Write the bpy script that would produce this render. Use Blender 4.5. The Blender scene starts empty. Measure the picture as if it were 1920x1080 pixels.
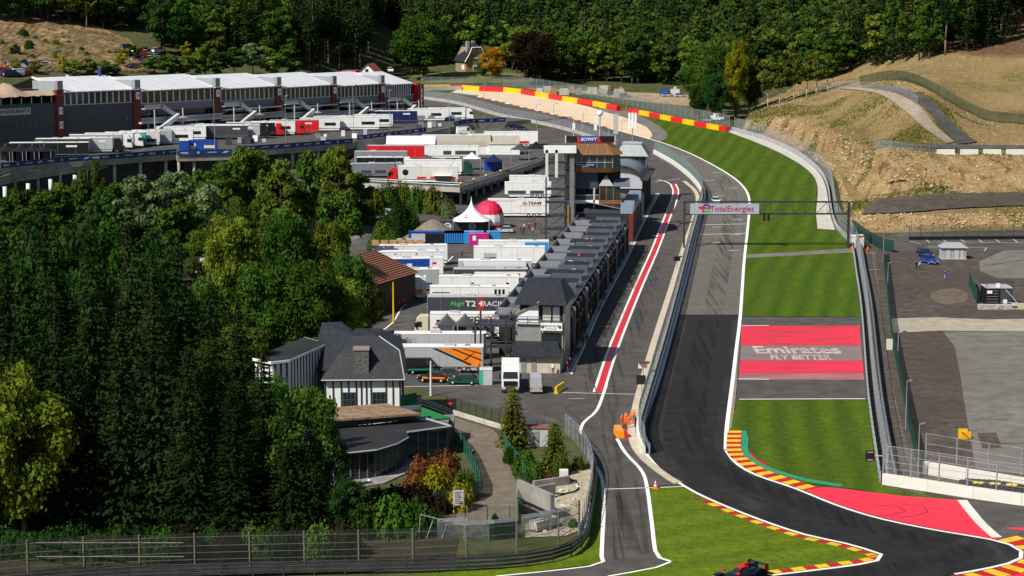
import bpy, bmesh, math, random
import numpy as np
from mathutils import Vector, Matrix
from mathutils.geometry import tessellate_polygon
R = math.radians
SC = bpy.context.scene
COL = SC.collection
# ------------------------------------------------------------------ camera, sky, sun, exposure
CAM_H = 58.0; FPX = 3740.0; PITCH = math.atan(586.0 / FPX)
cam_d = bpy.data.cameras.new('camera'); cam = bpy.data.objects.new('camera', cam_d); COL.objects.link(cam)
cam_d.sensor_width = 36.0; cam_d.lens = FPX / 1920.0 * 36.0; cam_d.clip_start = 1.0; cam_d.clip_end = 6000.0
cam.location = (0, 0, CAM_H); cam.rotation_euler = (math.pi / 2 - PITCH, 0, 0)
SC.camera = cam
SUN_EL = R(46); SUN_AZ = Vector((-0.76, -0.65, 0)).normalized()      # horizontal direction towards the sun
to_sun = Vector((SUN_AZ.x * math.cos(SUN_EL), SUN_AZ.y * math.cos(SUN_EL), math.sin(SUN_EL)))
world = bpy.data.worlds.new('World'); SC.world = world; world.use_nodes = True
wn = world.node_tree; bg = wn.nodes['Background']
sky_n = wn.nodes.new('ShaderNodeTexSky'); sky_n.sky_type = 'NISHITA'; sky_n.sun_disc = False
sky_n.sun_elevation = SUN_EL; sky_n.sun_rotation = math.atan2(SUN_AZ.x, SUN_AZ.y)
wn.links.new(sky_n.outputs[0], bg.inputs[0]); bg.inputs[1].default_value = 0.06
sun_d = bpy.data.lights.new('sun', 'SUN'); sun_d.energy = 5.0; sun_d.angle = R(0.5); sun_d.color = (1.0, 0.95, 0.86)
sun = bpy.data.objects.new('sun', sun_d); COL.objects.link(sun)
sun.rotation_euler = to_sun.to_track_quat('Z', 'Y').to_euler(); sun.location = (-200, 100, 300)
SC.view_settings.view_transform = 'Standard'; SC.view_settings.look = 'None'
SC.view_settings.exposure = 0.25; SC.view_settings.gamma = 1.0; SC.view_settings.use_curve_mapping = False
SC.render.engine = 'CYCLES'; SC.cycles.use_denoising = True
SC.cycles.max_bounces = 5; SC.cycles.diffuse_bounces = 2; SC.cycles.glossy_bounces = 2
SC.cycles.transmission_bounces = 3; SC.cycles.transparent_max_bounces = 24
SC.render.film_transparent = False
# ------------------------------------------------------------------ plan survey: picture -> ground
Y0 = 420.0; SLOPE = 0.0457
CP, SP = math.cos(PITCH), math.sin(PITCH)
def hp(y): return max(0.0, SLOPE * (y - Y0))
def ray(u, v):
    a, b = (u - 960.0) / FPX, (540.0 - v) / FPX
    return Vector((a, CP + b * SP, -SP + b * CP))
def G(u, v, dz=0.0):
    """point of the (two-plane) valley floor seen at u, v"""
    d = ray(u, v); t = (dz - CAM_H) / d.z
    if t < 0 or t * d.y > Y0: t = (CAM_H - dz + SLOPE * Y0) / (SLOPE * d.y - d.z)
    p = d * t; p.z += CAM_H; return p
def Zp(u, v, z):
    d = ray(u, v); t = (z - CAM_H) / d.z; p = d * t; p.z = z; return p
def Yp(u, v, y):
    d = ray(u, v); t = y / d.y; p = d * t; p.z += CAM_H; return p
def px(p): return FPX / (p.y * CP - (p.z - CAM_H) * SP)               # pixels per metre there
# ------------------------------------------------------------------ materials
MATS = {}
def _mat(name):
    m = bpy.data.materials.new(name); m.use_nodes = True; MATS[name] = m
    return m, m.node_tree, m.node_tree.nodes['Principled BSDF']
def mat(name, col, rough=0.7, var=0.0, scale=1.0, metal=0.0, bump=0.0, col2=None, world_co=False, detail=4.0, spec=0.35, bscale=None, stretch=None):
    if name in MATS: return MATS[name]
    m, nt, b = _mat(name)
    b.inputs['Base Color'].default_value = (*col, 1); b.inputs['Roughness'].default_value = rough
    b.inputs['Metallic'].default_value = metal; b.inputs['Specular IOR Level'].default_value = spec
    if var or col2 or bump:
        if world_co: co = nt.nodes.new('ShaderNodeNewGeometry').outputs['Position']
        else: co = nt.nodes.new('ShaderNodeTexCoord').outputs['Object']
        if stretch:
            mp = nt.nodes.new('ShaderNodeMapping'); mp.inputs['Scale'].default_value = stretch
            nt.links.new(co, mp.inputs[0]); co = mp.outputs[0]
        n = nt.nodes.new('ShaderNodeTexNoise'); n.inputs['Scale'].default_value = scale; n.inputs['Detail'].default_value = detail
        n.inputs['Roughness'].default_value = 0.62
        nt.links.new(co, n.inputs['Vector'])
        if var or col2:
            cr_ = nt.nodes.new('ShaderNodeValToRGB')
            c2 = col2 if col2 else tuple(min(1, c * (1 + var)) for c in col); c1 = col if col2 else tuple(c * (1 - var) for c in col)
            cr_.color_ramp.elements[0].position = 0.33; cr_.color_ramp.elements[1].position = 0.67
            cr_.color_ramp.elements[0].color = (*c1, 1); cr_.color_ramp.elements[1].color = (*c2, 1)
            nt.links.new(n.outputs[0], cr_.inputs[0]); nt.links.new(cr_.outputs[0], b.inputs['Base Color'])
        if bump:
            n2 = n
            if bscale:
                n2 = nt.nodes.new('ShaderNodeTexNoise'); n2.inputs['Scale'].default_value = bscale; n2.inputs['Detail'].default_value = 6
                nt.links.new(co, n2.inputs['Vector'])
            bp = nt.nodes.new('ShaderNodeBump'); bp.inputs['Strength'].default_value = bump; bp.inputs['Distance'].default_value = 0.3
            nt.links.new(n2.outputs[0], bp.inputs['Height']); nt.links.new(bp.outputs[0], b.inputs['Normal'])
    return m
def ground_mat(name, cols, scales, rough=0.9, bump=0.3, bscale=1.5, stretch=None):
    """several octaves of world-space noise mixing a list of colours"""
    m, nt, b = _mat(name); b.inputs['Roughness'].default_value = rough; b.inputs['Specular IOR Level'].default_value = 0.2
    co = nt.nodes.new('ShaderNodeNewGeometry').outputs['Position']
    if stretch:
        mp = nt.nodes.new('ShaderNodeMapping'); mp.inputs['Scale'].default_value = stretch[:3]
        if len(stretch) > 3: mp.inputs['Rotation'].default_value = (0, 0, stretch[3])
        nt.links.new(co, mp.inputs[0]); co2 = mp.outputs[0]
    else: co2 = co
    cur = None
    for i, (c, s) in enumerate(zip(cols[1:], scales)):
        n = nt.nodes.new('ShaderNodeTexNoise'); n.inputs['Scale'].default_value = s; n.inputs['Detail'].default_value = 8; n.inputs['Roughness'].default_value = 0.65
        nt.links.new(co2 if i == 0 else co, n.inputs['Vector'])
        r = nt.nodes.new('ShaderNodeMapRange'); r.inputs[1].default_value = 0.40; r.inputs[2].default_value = 0.62
        nt.links.new(n.outputs[0], r.inputs[0])
        mx = nt.nodes.new('ShaderNodeMix'); mx.data_type = 'RGBA'
        nt.links.new(r.outputs[0], mx.inputs[0])
        if cur is None: mx.inputs[6].default_value = (*cols[0], 1)
        else: nt.links.new(cur, mx.inputs[6])
        mx.inputs[7].default_value = (*c, 1); cur = mx.outputs[2]
    nt.links.new(cur, b.inputs['Base Color'])
    if bump:
        n = nt.nodes.new('ShaderNodeTexNoise'); n.inputs['Scale'].default_value = bscale; n.inputs['Detail'].default_value = 8
        nt.links.new(co2, n.inputs['Vector'])
        bp = nt.nodes.new('ShaderNodeBump'); bp.inputs['Strength'].default_value = bump; bp.inputs['Distance'].default_value = 0.5
        nt.links.new(n.outputs[0], bp.inputs['Height']); nt.links.new(bp.outputs[0], b.inputs['Normal'])
    return m
def glass_mat(name, col=(0.02, 0.025, 0.03), rough=0.08):
    m, nt, b = _mat(name); b.inputs['Base Color'].default_value = (*col, 1); b.inputs['Roughness'].default_value = rough
    b.inputs['Specular IOR Level'].default_value = 0.6; return m
def mesh_mat(name, col, fill, metal=0.0, wscale=14.0):
    """welded wire mesh: opaque wires, open between"""
    m, nt, b = _mat(name); b.inputs['Base Color'].default_value = (*col, 1); b.inputs['Roughness'].default_value = 0.5; b.inputs['Metallic'].default_value = metal
    tr = nt.nodes.new('ShaderNodeBsdfTransparent'); mx = nt.nodes.new('ShaderNodeMixShader')
    co = nt.nodes.new('ShaderNodeTexCoord'); sep = nt.nodes.new('ShaderNodeSeparateXYZ'); nt.links.new(co.outputs['UV'], sep.inputs[0])
    outs = []
    for k, f in ((0, wscale), (1, wscale)):
        mu = nt.nodes.new('ShaderNodeMath'); mu.operation = 'MULTIPLY'; mu.inputs[1].default_value = f; nt.links.new(sep.outputs[k], mu.inputs[0])
        fr = nt.nodes.new('ShaderNodeMath'); fr.operation = 'FRACT'; nt.links.new(mu.outputs[0], fr.inputs[0])
        lt = nt.nodes.new('ShaderNodeMath'); lt.operation = 'LESS_THAN'; lt.inputs[1].default_value = fill * 0.55; nt.links.new(fr.outputs[0], lt.inputs[0]); outs.append(lt.outputs[0])
    mxx = nt.nodes.new('ShaderNodeMath'); mxx.operation = 'MAXIMUM'; nt.links.new(outs[0], mxx.inputs[0]); nt.links.new(outs[1], mxx.inputs[1])
    nt.links.new(mxx.outputs[0], mx.inputs[0]); nt.links.new(tr.outputs[0], mx.inputs[1]); nt.links.new(b.outputs[0], mx.inputs[2])
    nt.links.new(mx.outputs[0], nt.nodes['Material Output'].inputs[0]); return m
def leaf_mat(name, c1, c2, trans=0.25, hue=0.04, nscale=0.35):
    m, nt, b = _mat(name); nt.nodes.remove(b)
    co = nt.nodes.new('ShaderNodeNewGeometry'); n = nt.nodes.new('ShaderNodeTexNoise'); n.inputs['Scale'].default_value = nscale; n.inputs['Detail'].default_value = 3
    nt.links.new(co.outputs['Position'], n.inputs['Vector'])
    r = nt.nodes.new('ShaderNodeValToRGB'); r.color_ramp.elements[0].position = 0.35; r.color_ramp.elements[1].position = 0.68
    r.color_ramp.elements[0].color = (*c1, 1); r.color_ramp.elements[1].color = (*c2, 1); nt.links.new(n.outputs[0], r.inputs[0])
    oi = nt.nodes.new('ShaderNodeObjectInfo'); hs = nt.nodes.new('ShaderNodeHueSaturation')
    mr = nt.nodes.new('ShaderNodeMapRange'); mr.inputs[3].default_value = 0.5 - hue * 0.4; mr.inputs[4].default_value = 0.5 + hue * 0.6
    mv = nt.nodes.new('ShaderNodeMapRange'); mv.inputs[3].default_value = 0.7; mv.inputs[4].default_value = 1.3
    nt.links.new(oi.outputs['Random'], mr.inputs[0]); nt.links.new(mr.outputs[0], hs.inputs['Hue'])
    ml = nt.nodes.new('ShaderNodeMath'); ml.operation = 'MULTIPLY'; ml.inputs[1].default_value = 7.31; nt.links.new(oi.outputs['Random'], ml.inputs[0])
    fr = nt.nodes.new('ShaderNodeMath'); fr.operation = 'FRACT'; nt.links.new(ml.outputs[0], fr.inputs[0]); nt.links.new(fr.outputs[0], mv.inputs[0]); nt.links.new(mv.outputs[0], hs.inputs['Value'])
    nt.links.new(r.outputs[0], hs.inputs['Color'])
    d = nt.nodes.new('ShaderNodeBsdfDiffuse'); t = nt.nodes.new('ShaderNodeBsdfTranslucent'); mx = nt.nodes.new('ShaderNodeMixShader'); mx.inputs[0].default_value = trans
    nt.links.new(hs.outputs[0], d.inputs[0]); nt.links.new(hs.outputs[0], t.inputs[0]); nt.links.new(d.outputs[0], mx.inputs[1]); nt.links.new(t.outputs[0], mx.inputs[2])
    nt.links.new(mx.outputs[0], nt.nodes['Material Output'].inputs[0]); return m
def paint(name, col, rough=0.35, var=0.06): return mat(name, col, rough, var=var, scale=0.6, spec=0.4)
white = paint('white_paint', (0.80, 0.80, 0.79)); offwhite = paint('offwhite_paint', (0.66, 0.65, 0.60))
lgrey = paint('light_grey_paint', (0.45, 0.46, 0.48)); mgrey = paint('mid_grey_paint', (0.22, 0.23, 0.25)); dgrey = paint('dark_grey_paint', (0.055, 0.06, 0.07))
black = paint('black_paint', (0.012, 0.012, 0.014)); red = paint('red_paint', (0.62, 0.015, 0.018)); dred = paint('dark_red_paint', (0.16, 0.02, 0.018))
yellow = paint('yellow_paint', (0.75, 0.45, 0.01)); blue = paint('blue_paint', (0.012, 0.06, 0.32)); navy = paint('navy_paint', (0.012, 0.02, 0.09))
lblue = paint('light_blue_paint', (0.03, 0.27, 0.62)); green = paint('green_paint', (0.02, 0.22, 0.13)); dgreen = paint('dark_green_paint', (0.008, 0.07, 0.05))
teal = paint('teal_paint', (0.03, 0.42, 0.28)); orange = paint('orange_paint', (0.85, 0.22, 0.01)); hiviz = paint('hi_vis_orange', (0.95, 0.16, 0.01), 0.8); pink = paint('pink_paint', (0.55, 0.02, 0.20))
lime = paint('lime_paint', (0.5, 0.75, 0.02), 0.8); beige = paint('beige_paint', (0.48, 0.40, 0.28), 0.7)
steel = mat('galvanised_steel', (0.36, 0.38, 0.41), 0.45, var=0.25, scale=1.2, metal=0.5); dsteel = mat('dark_steel', (0.035, 0.038, 0.045), 0.5, var=0.2, scale=2)
alu = mat('aluminium', (0.55, 0.57, 0.6), 0.4, var=0.1, scale=0.8, metal=0.35)
concrete = mat('concrete', (0.30, 0.29, 0.26), 0.9, scale=0.5, col2=(0.42, 0.40, 0.36), bump=0.15, bscale=6); dconcrete = mat('weathered_concrete', (0.17, 0.165, 0.15), 0.9, scale=0.35, col2=(0.31, 0.30, 0.27), bump=0.2, bscale=5)
wconcrete = mat('pale_concrete', (0.58, 0.57, 0.52), 0.85, scale=0.4, col2=(0.70, 0.68, 0.62), bump=0.1, bscale=4)
cream = mat('cream_render', (0.50, 0.44, 0.31), 0.85, var=0.12, scale=0.6); rubber = mat('tyre_rubber', (0.015, 0.015, 0.016), 0.85, var=0.3, scale=3)
glass = glass_mat('window_glass'); wood = mat('pale_timber', (0.45, 0.26, 0.10), 0.8, var=0.3, scale=2); bark = mat('bark', (0.06, 0.045, 0.032), 0.95, var=0.4, scale=3, bump=0.4)
birch = mat('birch_bark', (0.50, 0.48, 0.44), 0.9, col2=(0.12, 0.11, 0.10), scale=2.2, stretch=(1, 1, 3))
slate = mat('slate', (0.020, 0.022, 0.029), 0.55, var=0.45, scale=1.6, bump=0.3, bscale=4, stretch=(0.6, 0.6, 5)); canvas = mat('white_canvas', (0.72, 0.73, 0.76), 0.7, var=0.05, scale=0.3)
skin = mat('skin', (0.45, 0.25, 0.17), 0.6); 
# ------------------------------------------------------------------ object helpers
def link(o, parent=None):
    COL.objects.link(o)
    if parent is not None: o.parent = parent
    return o
def tag(o, label=None, cat=None, group=None, kind=None):
    for k, v in (('label', label), ('category', cat), ('group', group), ('kind', kind)):
        if v: o[k] = v
    return o
def thing(name, label, cat, loc=(0, 0, 0), rz=0.0, group=None):
    o = bpy.data.objects.new(name, None); o.empty_display_size = 0.5
    o.location = loc; o.rotation_euler = (0, 0, rz); link(o); return tag(o, label, cat, group)
def obj(name, me, parent=None, loc=None, rz=0.0, sc=None):
    o = bpy.data.objects.new(name, me)
    if loc is not None: o.location = loc
    if rz: o.rotation_euler = (0, 0, rz)
    if sc is not None: o.scale = sc if hasattr(sc, '__len__') else (sc, sc, sc)
    return link(o, parent)
def copy_tree(o, parent=None):
    c = o.copy(); COL.objects.link(c); c.parent = parent
    for ch in o.children: copy_tree(ch, c)
    return c
class MB:
    """collects faces for ONE mesh"""
    def __init__(s): s.v = []; s.f = []; s.m = []; s.uv = None
    def add(s, vs, fs, mi=0):
        b = len(s.v); s.v += [tuple(p) for p in vs]; s.f += [tuple(i + b for i in f) for f in fs]; s.m += [mi] * len(fs); return s
    def box(s, c, d, rz=0.0, mi=0, rot=None):
        x, y, z = d[0] / 2, d[1] / 2, d[2] / 2
        P = [Vector((sx * x, sy * y, sz * z)) for sz in (-1, 1) for sy in (-1, 1) for sx in (-1, 1)]
        M = rot if rot is not None else (Matrix.Rotation(rz, 3, 'Z') if rz else None)
        if M is not None: P = [M @ p for p in P]
        c = Vector(c); return s.add([p + c for p in P], [(0, 2, 3, 1), (4, 5, 7, 6), (0, 1, 5, 4), (2, 6, 7, 3), (0, 4, 6, 2), (1, 3, 7, 5)], mi)
    def bb(s, x0, x1, y0, y1, z0, z1, mi=0): return s.box(((x0 + x1) / 2, (y0 + y1) / 2, (z0 + z1) / 2), (abs(x1 - x0), abs(y1 - y0), abs(z1 - z0)), 0, mi)
    def prism(s, poly, z0, z1, mi=0):
        n = len(poly); vs = [(p[0], p[1], z0) for p in poly] + [(p[0], p[1], z1) for p in poly]
        a = sum(poly[i][0] * poly[(i + 1) % n][1] - poly[(i + 1) % n][0] * poly[i][1] for i in range(n))
        fs = [tuple(range(n - 1, -1, -1)), tuple(range(n, 2 * n))] + [(i, (i + 1) % n, n + (i + 1) % n, n + i) for i in range(n)]
        if a < 0: fs = [tuple(reversed(f)) for f in fs]
        return s.add(vs, fs, mi)
    def exy(s, prof, y0, y1, mi=0):
        """profile in x,z extruded along y"""
        n = len(prof); vs = [(p[0], y0, p[1]) for p in prof] + [(p[0], y1, p[1]) for p in prof]
        a = sum(prof[i][0] * prof[(i + 1) % n][1] - prof[(i + 1) % n][0] * prof[i][1] for i in range(n))
        fs = [tuple(range(n)), tuple(range(2 * n - 1, n - 1, -1))] + [(i, n + i, n + (i + 1) % n, (i + 1) % n) for i in range(n)]
        if a < 0: fs = [tuple(reversed(f)) for f in fs]
        return s.add(vs, fs, mi)
    def eyx(s, prof, x0, x1, mi=0):
        """profile in y,z extruded along x"""
        n = len(prof); vs = [(x0, p[0], p[1]) for p in prof] + [(x1, p[0], p[1]) for p in prof]
        a = sum(prof[i][0] * prof[(i + 1) % n][1] - prof[(i + 1) % n][0] * prof[i][1] for i in range(n))
        fs = [tuple(range(n - 1, -1, -1)), tuple(range(n, 2 * n))] + [(i, (i + 1) % n, n + (i + 1) % n, n + i) for i in range(n)]
        if a < 0: fs = [tuple(reversed(f)) for f in fs]
        return s.add(vs, fs, mi)
    def rod(s, a, b, r, n=6, mi=0, r2=None):
        a, b = Vector(a), Vector(b); d = (b - a).normalized(); r2 = r if r2 is None else r2
        e = d.orthogonal().normalized(); f = d.cross(e)
        A = [a + (e * math.cos(2 * math.pi * i / n) + f * math.sin(2 * math.pi * i / n)) * r for i in range(n)]
        B = [b + (e * math.cos(2 * math.pi * i / n) + f * math.sin(2 * math.pi * i / n)) * r2 for i in range(n)]
        return s.add(A + B, [tuple(range(n - 1, -1, -1)), tuple(range(n, 2 * n))] + [(i, (i + 1) % n, n + (i + 1) % n, n + i) for i in range(n)], mi)
    def tube(s, pts, r, n=6, mi=0):
        for a, b in zip(pts, pts[1:]): s.rod(a, b, r, n, mi)
        return s
    def lathe(s, prof, c=(0, 0, 0), n=16, mi=0):
        vs = []; fs = []; k = len(prof)
        for i in range(n):
            a = 2 * math.pi * i / n
            for r, z in prof: vs.append((c[0] + r * math.cos(a), c[1] + r * math.sin(a), c[2] + z))
        for i in range(n):
            j = (i + 1) % n
            for q in range(k - 1): fs.append((i * k + q, j * k + q, j * k + q + 1, i * k + q + 1))
        return s.add(vs, fs, mi)
    def quad(s, a, b, c, d, mi=0): return s.add([a, b, c, d], [(0, 1, 2, 3)], mi)
    def sweep(s, path, prof, mi=0, closed=True, caps=True):
        """profile (side offset, height) carried along a 3D path; side = right hand of travel"""
        n = len(path); k = len(prof); vs = []; fs = []
        for i, p in enumerate(path):
            a = path[max(0, i - 1)]; b = path[min(n - 1, i + 1)]; t = Vector((b[0] - a[0], b[1] - a[1], 0)).normalized(); r = Vector((t.y, -t.x, 0))
            for o_, h in prof: q = Vector(p) + r * o_; vs.append((q.x, q.y, q.z + h))
        kk = k if closed else k - 1
        for i in range(n - 1):
            for j in range(kk): j2 = (j + 1) % k; fs.append((i * k + j, i * k + j2, (i + 1) * k + j2, (i + 1) * k + j))
        if closed and caps: fs.append(tuple(range(k - 1, -1, -1))); fs.append(tuple((n - 1) * k + j for j in range(k)))
        return s.add(vs, fs, mi)
    def mesh(s, name, mats, smooth=False):
        me = bpy.data.meshes.new(name); me.from_pydata(s.v, [], s.f)
        for m in (mats if isinstance(mats, (list, tuple)) else [mats]): me.materials.append(m)
        if max(s.m, default=0): me.polygons.foreach_set('material_index', s.m)
        if smooth: me.polygons.foreach_set('use_smooth', [True] * len(s.f))
        me.update(); return me
    def build(s, name, mats, parent=None, loc=None, rz=0.0, smooth=False): return obj(name, s.mesh(name, mats, smooth), parent, loc, rz)
def recalc(me):
    bm = bmesh.new(); bm.from_mesh(me); bmesh.ops.recalc_face_normals(bm, faces=bm.faces); bm.to_mesh(me); bm.free(); return me
def cr(pts, n=6):
    """Catmull-Rom through 2D/3D points"""
    P = [np.array(p, float) for p in pts]; out = []
    for i in range(len(P) - 1):
        p0 = P[i - 1] if i else 2 * P[0] - P[1]; p1, p2 = P[i], P[i + 1]; p3 = P[i + 2] if i + 2 < len(P) else 2 * P[-1] - P[-2]
        for k in range(n):
            t = k / n; out.append(0.5 * ((2 * p1) + (-p0 + p2) * t + (2 * p0 - 5 * p1 + 4 * p2 - p3) * t * t + (-p0 + 3 * p1 - 3 * p2 + p3) * t ** 3))
    out.append(P[-1]); return [tuple(p) for p in out]
def gpath(uv, n=6, dz=0.0): return [G(u, v) + Vector((0, 0, dz)) for u, v in (cr(uv, n) if n > 1 else uv)]
def resample(path, step):
    path = [Vector(p) for p in path]; out = [path[0].copy()]; acc = 0.0; need = step
    for a, b in zip(path, path[1:]):
        L = (b - a).length; pos = 0.0
        while L - pos >= need: pos += need; out.append(a.lerp(b, pos / L)); need = step
        need -= (L - pos)
    if (out[-1] - path[-1]).length > step * 0.25: out.append(path[-1].copy())
    return out
def drape(me, dz):
    """split at the foot of the climb and lay the vertices on the valley floor"""
    bm = bmesh.new(); bm.from_mesh(me)
    bmesh.ops.bisect_plane(bm, geom=bm.verts[:] + bm.edges[:] + bm.faces[:], plane_co=(0, Y0, 0), plane_no=(0, 1, 0))
    for v in bm.verts: v.co.z = hp(v.co.y) + dz
    bmesh.ops.recalc_face_normals(bm, faces=bm.faces)
    bm.faces.ensure_lookup_table()
    if sum(f.normal.z * f.calc_area() for f in bm.faces) < 0: bmesh.ops.reverse_faces(bm, faces=bm.faces)
    bm.to_mesh(me); bm.free(); return me
def sheet(name, pts, m, dz, kind='structure', parent=None):
    """flat sheet on the valley floor; pts are plan points"""
    P = [Vector((p[0], p[1], 0)) for p in pts]; tris = tessellate_polygon([P])
    me = bpy.data.meshes.new(name); me.from_pydata([tuple(p) for p in P], [], [tuple(t) for t in tris]); me.materials.append(m)
    drape(me, dz); o = obj(name, me, parent)
    if kind and parent is None: o['kind'] = kind
    return o
def gsheet(name, uv, m, dz, **k): return sheet(name, [G(u, v) for u, v in uv], m, dz, **k)
def ribbon(mb, path, w, dz, mi=0):
    n = len(path); vs = []
    for i, p in enumerate(path):
        a = path[max(0, i - 1)]; b = path[min(n - 1, i + 1)]; t = Vector((b[0] - a[0], b[1] - a[1], 0)).normalized(); r = Vector((t.y, -t.x, 0)) * (w / 2)
        for q in (Vector(p) - r, Vector(p) + r): vs.append((q.x, q.y, hp(q.y) + dz))
    return mb.add(vs, [(2 * i, 2 * i + 1, 2 * i + 3, 2 * i + 2) for i in range(n - 1)], mi)
_txt = {}
def text_mesh(body, size, m, ital=0.0, sx=1.0, bold=0.0, ext=0.006):
    """lettering in the x-z plane, read from -y, centred"""
    key = (body, size, m.name, ital, sx, bold)
    if key in _txt: return _txt[key]
    c = bpy.data.curves.new('lettering', 'FONT'); c.body = body; c.size = size; c.align_x = 'CENTER'; c.align_y = 'CENTER'; c.shear = ital; c.extrude = ext; c.offset = bold; c.resolution_u = 3
    t = bpy.data.objects.new('lettering', c); COL.objects.link(t); dg = bpy.context.evaluated_depsgraph_get()
    me = bpy.data.meshes.new_from_object(t.evaluated_get(dg)); bpy.data.objects.remove(t); bpy.data.curves.remove(c)
    me.transform(Matrix.Rotation(math.pi / 2, 4, 'X') @ Matrix.Diagonal((sx, 1, 1, 1))); me.materials.clear(); me.materials.append(m); me.name = 'lettering'
    _txt[key] = me; return me
def lettering(body, size, m, parent, loc, rz=0.0, name='lettering', **k): return obj(name, text_mesh(body, size, m, **k), parent, loc, rz)
# ------------------------------------------------------------------ terrain
FA = Vector((-141.5, 536.0, 11.5)); FB = Vector((-29.8, 656.0, 11.5))                        # foot of the long pit building, left and right end
FDIR = Vector((FB.x - FA.x, FB.y - FA.y, 0)).normalized(); FNRM = Vector((-FDIR.y, FDIR.x, 0))   # FNRM points behind the building
def sstep(a, b, x): t = min(1, max(0, (x - a) / (b - a))); return t * t * (3 - 2 * t)
def TZ(x, y):
    z = hp(min(y, 830.0))
    if y > 830: z += 0.165 * (y - 830) + 4 * math.sin(x * 0.011) * sstep(830, 950, y)
    s = (x - FA.x) * FNRM.x + (y - FA.y) * FNRM.y
    if s > 30:
        hl = 12.0 + 0.215 * (s - 30)
        w = sstep(30, 46, s) * (1 - sstep(-85, -45, x))
        z = z + (max(hl, z) - z) * w
    return z
grass_rough = ground_mat('rough_grass', [(0.035, 0.055, 0.014), (0.055, 0.075, 0.02), (0.09, 0.08, 0.035)], [0.06, 0.25], bump=0.5, bscale=0.8)
xs = np.arange(-800, 801, 12.5); ys = np.concatenate([np.arange(-60, 420, 12), np.arange(420, 1700, 12)])
vs = []; 
for y in ys:
    for x in xs:
        z = TZ(x, y); vs.append((x, y, z - 0.06))
nx = len(xs); fs = [(j * nx + i, j * nx + i + 1, (j + 1) * nx + i + 1, (j + 1) * nx + i) for j in range(len(ys) - 1) for i in range(nx - 1)]
me = bpy.data.meshes.new('terrain'); me.from_pydata(vs, [], fs); me.materials.append(grass_rough)
me.polygons.foreach_set('use_smooth', [True] * len(fs)); tag(obj('terrain', me), kind='structure')
# ------------------------------------------------------------------ ground materials
asph_new = ground_mat('new_asphalt', [(0.012, 0.0118, 0.0122), (0.018, 0.0175, 0.0176), (0.023, 0.0215, 0.0208)], [0.05, 0.4], rough=0.75, bump=0.05, bscale=8, stretch=(1, 0.12, 1, -0.2))
asph_old = ground_mat('worn_asphalt', [(0.128, 0.119, 0.103), (0.15, 0.14, 0.121), (0.11, 0.103, 0.091)], [0.05, 0.3], bump=0.05, bscale=8, stretch=(1, 0.15, 1, -0.15))
asph_far = ground_mat('far_asphalt', [(0.085, 0.083, 0.082), (0.105, 0.102, 0.1), (0.075, 0.073, 0.072)], [0.06, 0.3], bump=0.05, bscale=8)
asph_pit = ground_mat('pit_lane_asphalt', [(0.078, 0.071, 0.066), (0.098, 0.089, 0.083), (0.060, 0.055, 0.051)], [0.06, 0.35], bump=0.05, bscale=8, stretch=(1, 0.2, 1, 0.25))
asph_pad = ground_mat('paddock_asphalt', [(0.082, 0.077, 0.073), (0.11, 0.104, 0.097), (0.06, 0.057, 0.055)], [0.05, 0.3], bump=0.05, bscale=8)
asph_park = ground_mat('brown_asphalt', [(0.076, 0.060, 0.049), (0.108, 0.088, 0.073), (0.056, 0.045, 0.037)], [0.05, 0.5], bump=0.2, bscale=5)
asph_pale = ground_mat('pale_asphalt', [(0.16, 0.148, 0.132), (0.20, 0.186, 0.165), (0.125, 0.115, 0.102)], [0.05, 0.3], bump=0.1, bscale=5)
sand = ground_mat('gravel_trap', [(0.62, 0.49, 0.35), (0.68, 0.55, 0.40), (0.56, 0.44, 0.31)], [0.05, 0.4], bump=0.2, bscale=3)
dirt = ground_mat('dirt', [(0.34, 0.25, 0.15), (0.42, 0.33, 0.22), (0.25, 0.18, 0.11)], [0.06, 0.3], bump=0.4, bscale=2)
palegravel = ground_mat('pale_gravel', [(0.46, 0.43, 0.38), (0.38, 0.34, 0.29), (0.52, 0.50, 0.46)], [0.2, 1.0], bump=0.4, bscale=3)
path_m = ground_mat('path_surface', [(0.16, 0.13, 0.10), (0.20, 0.165, 0.13), (0.13, 0.105, 0.082)], [0.1, 0.5], bump=0.15, bscale=5)
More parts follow.
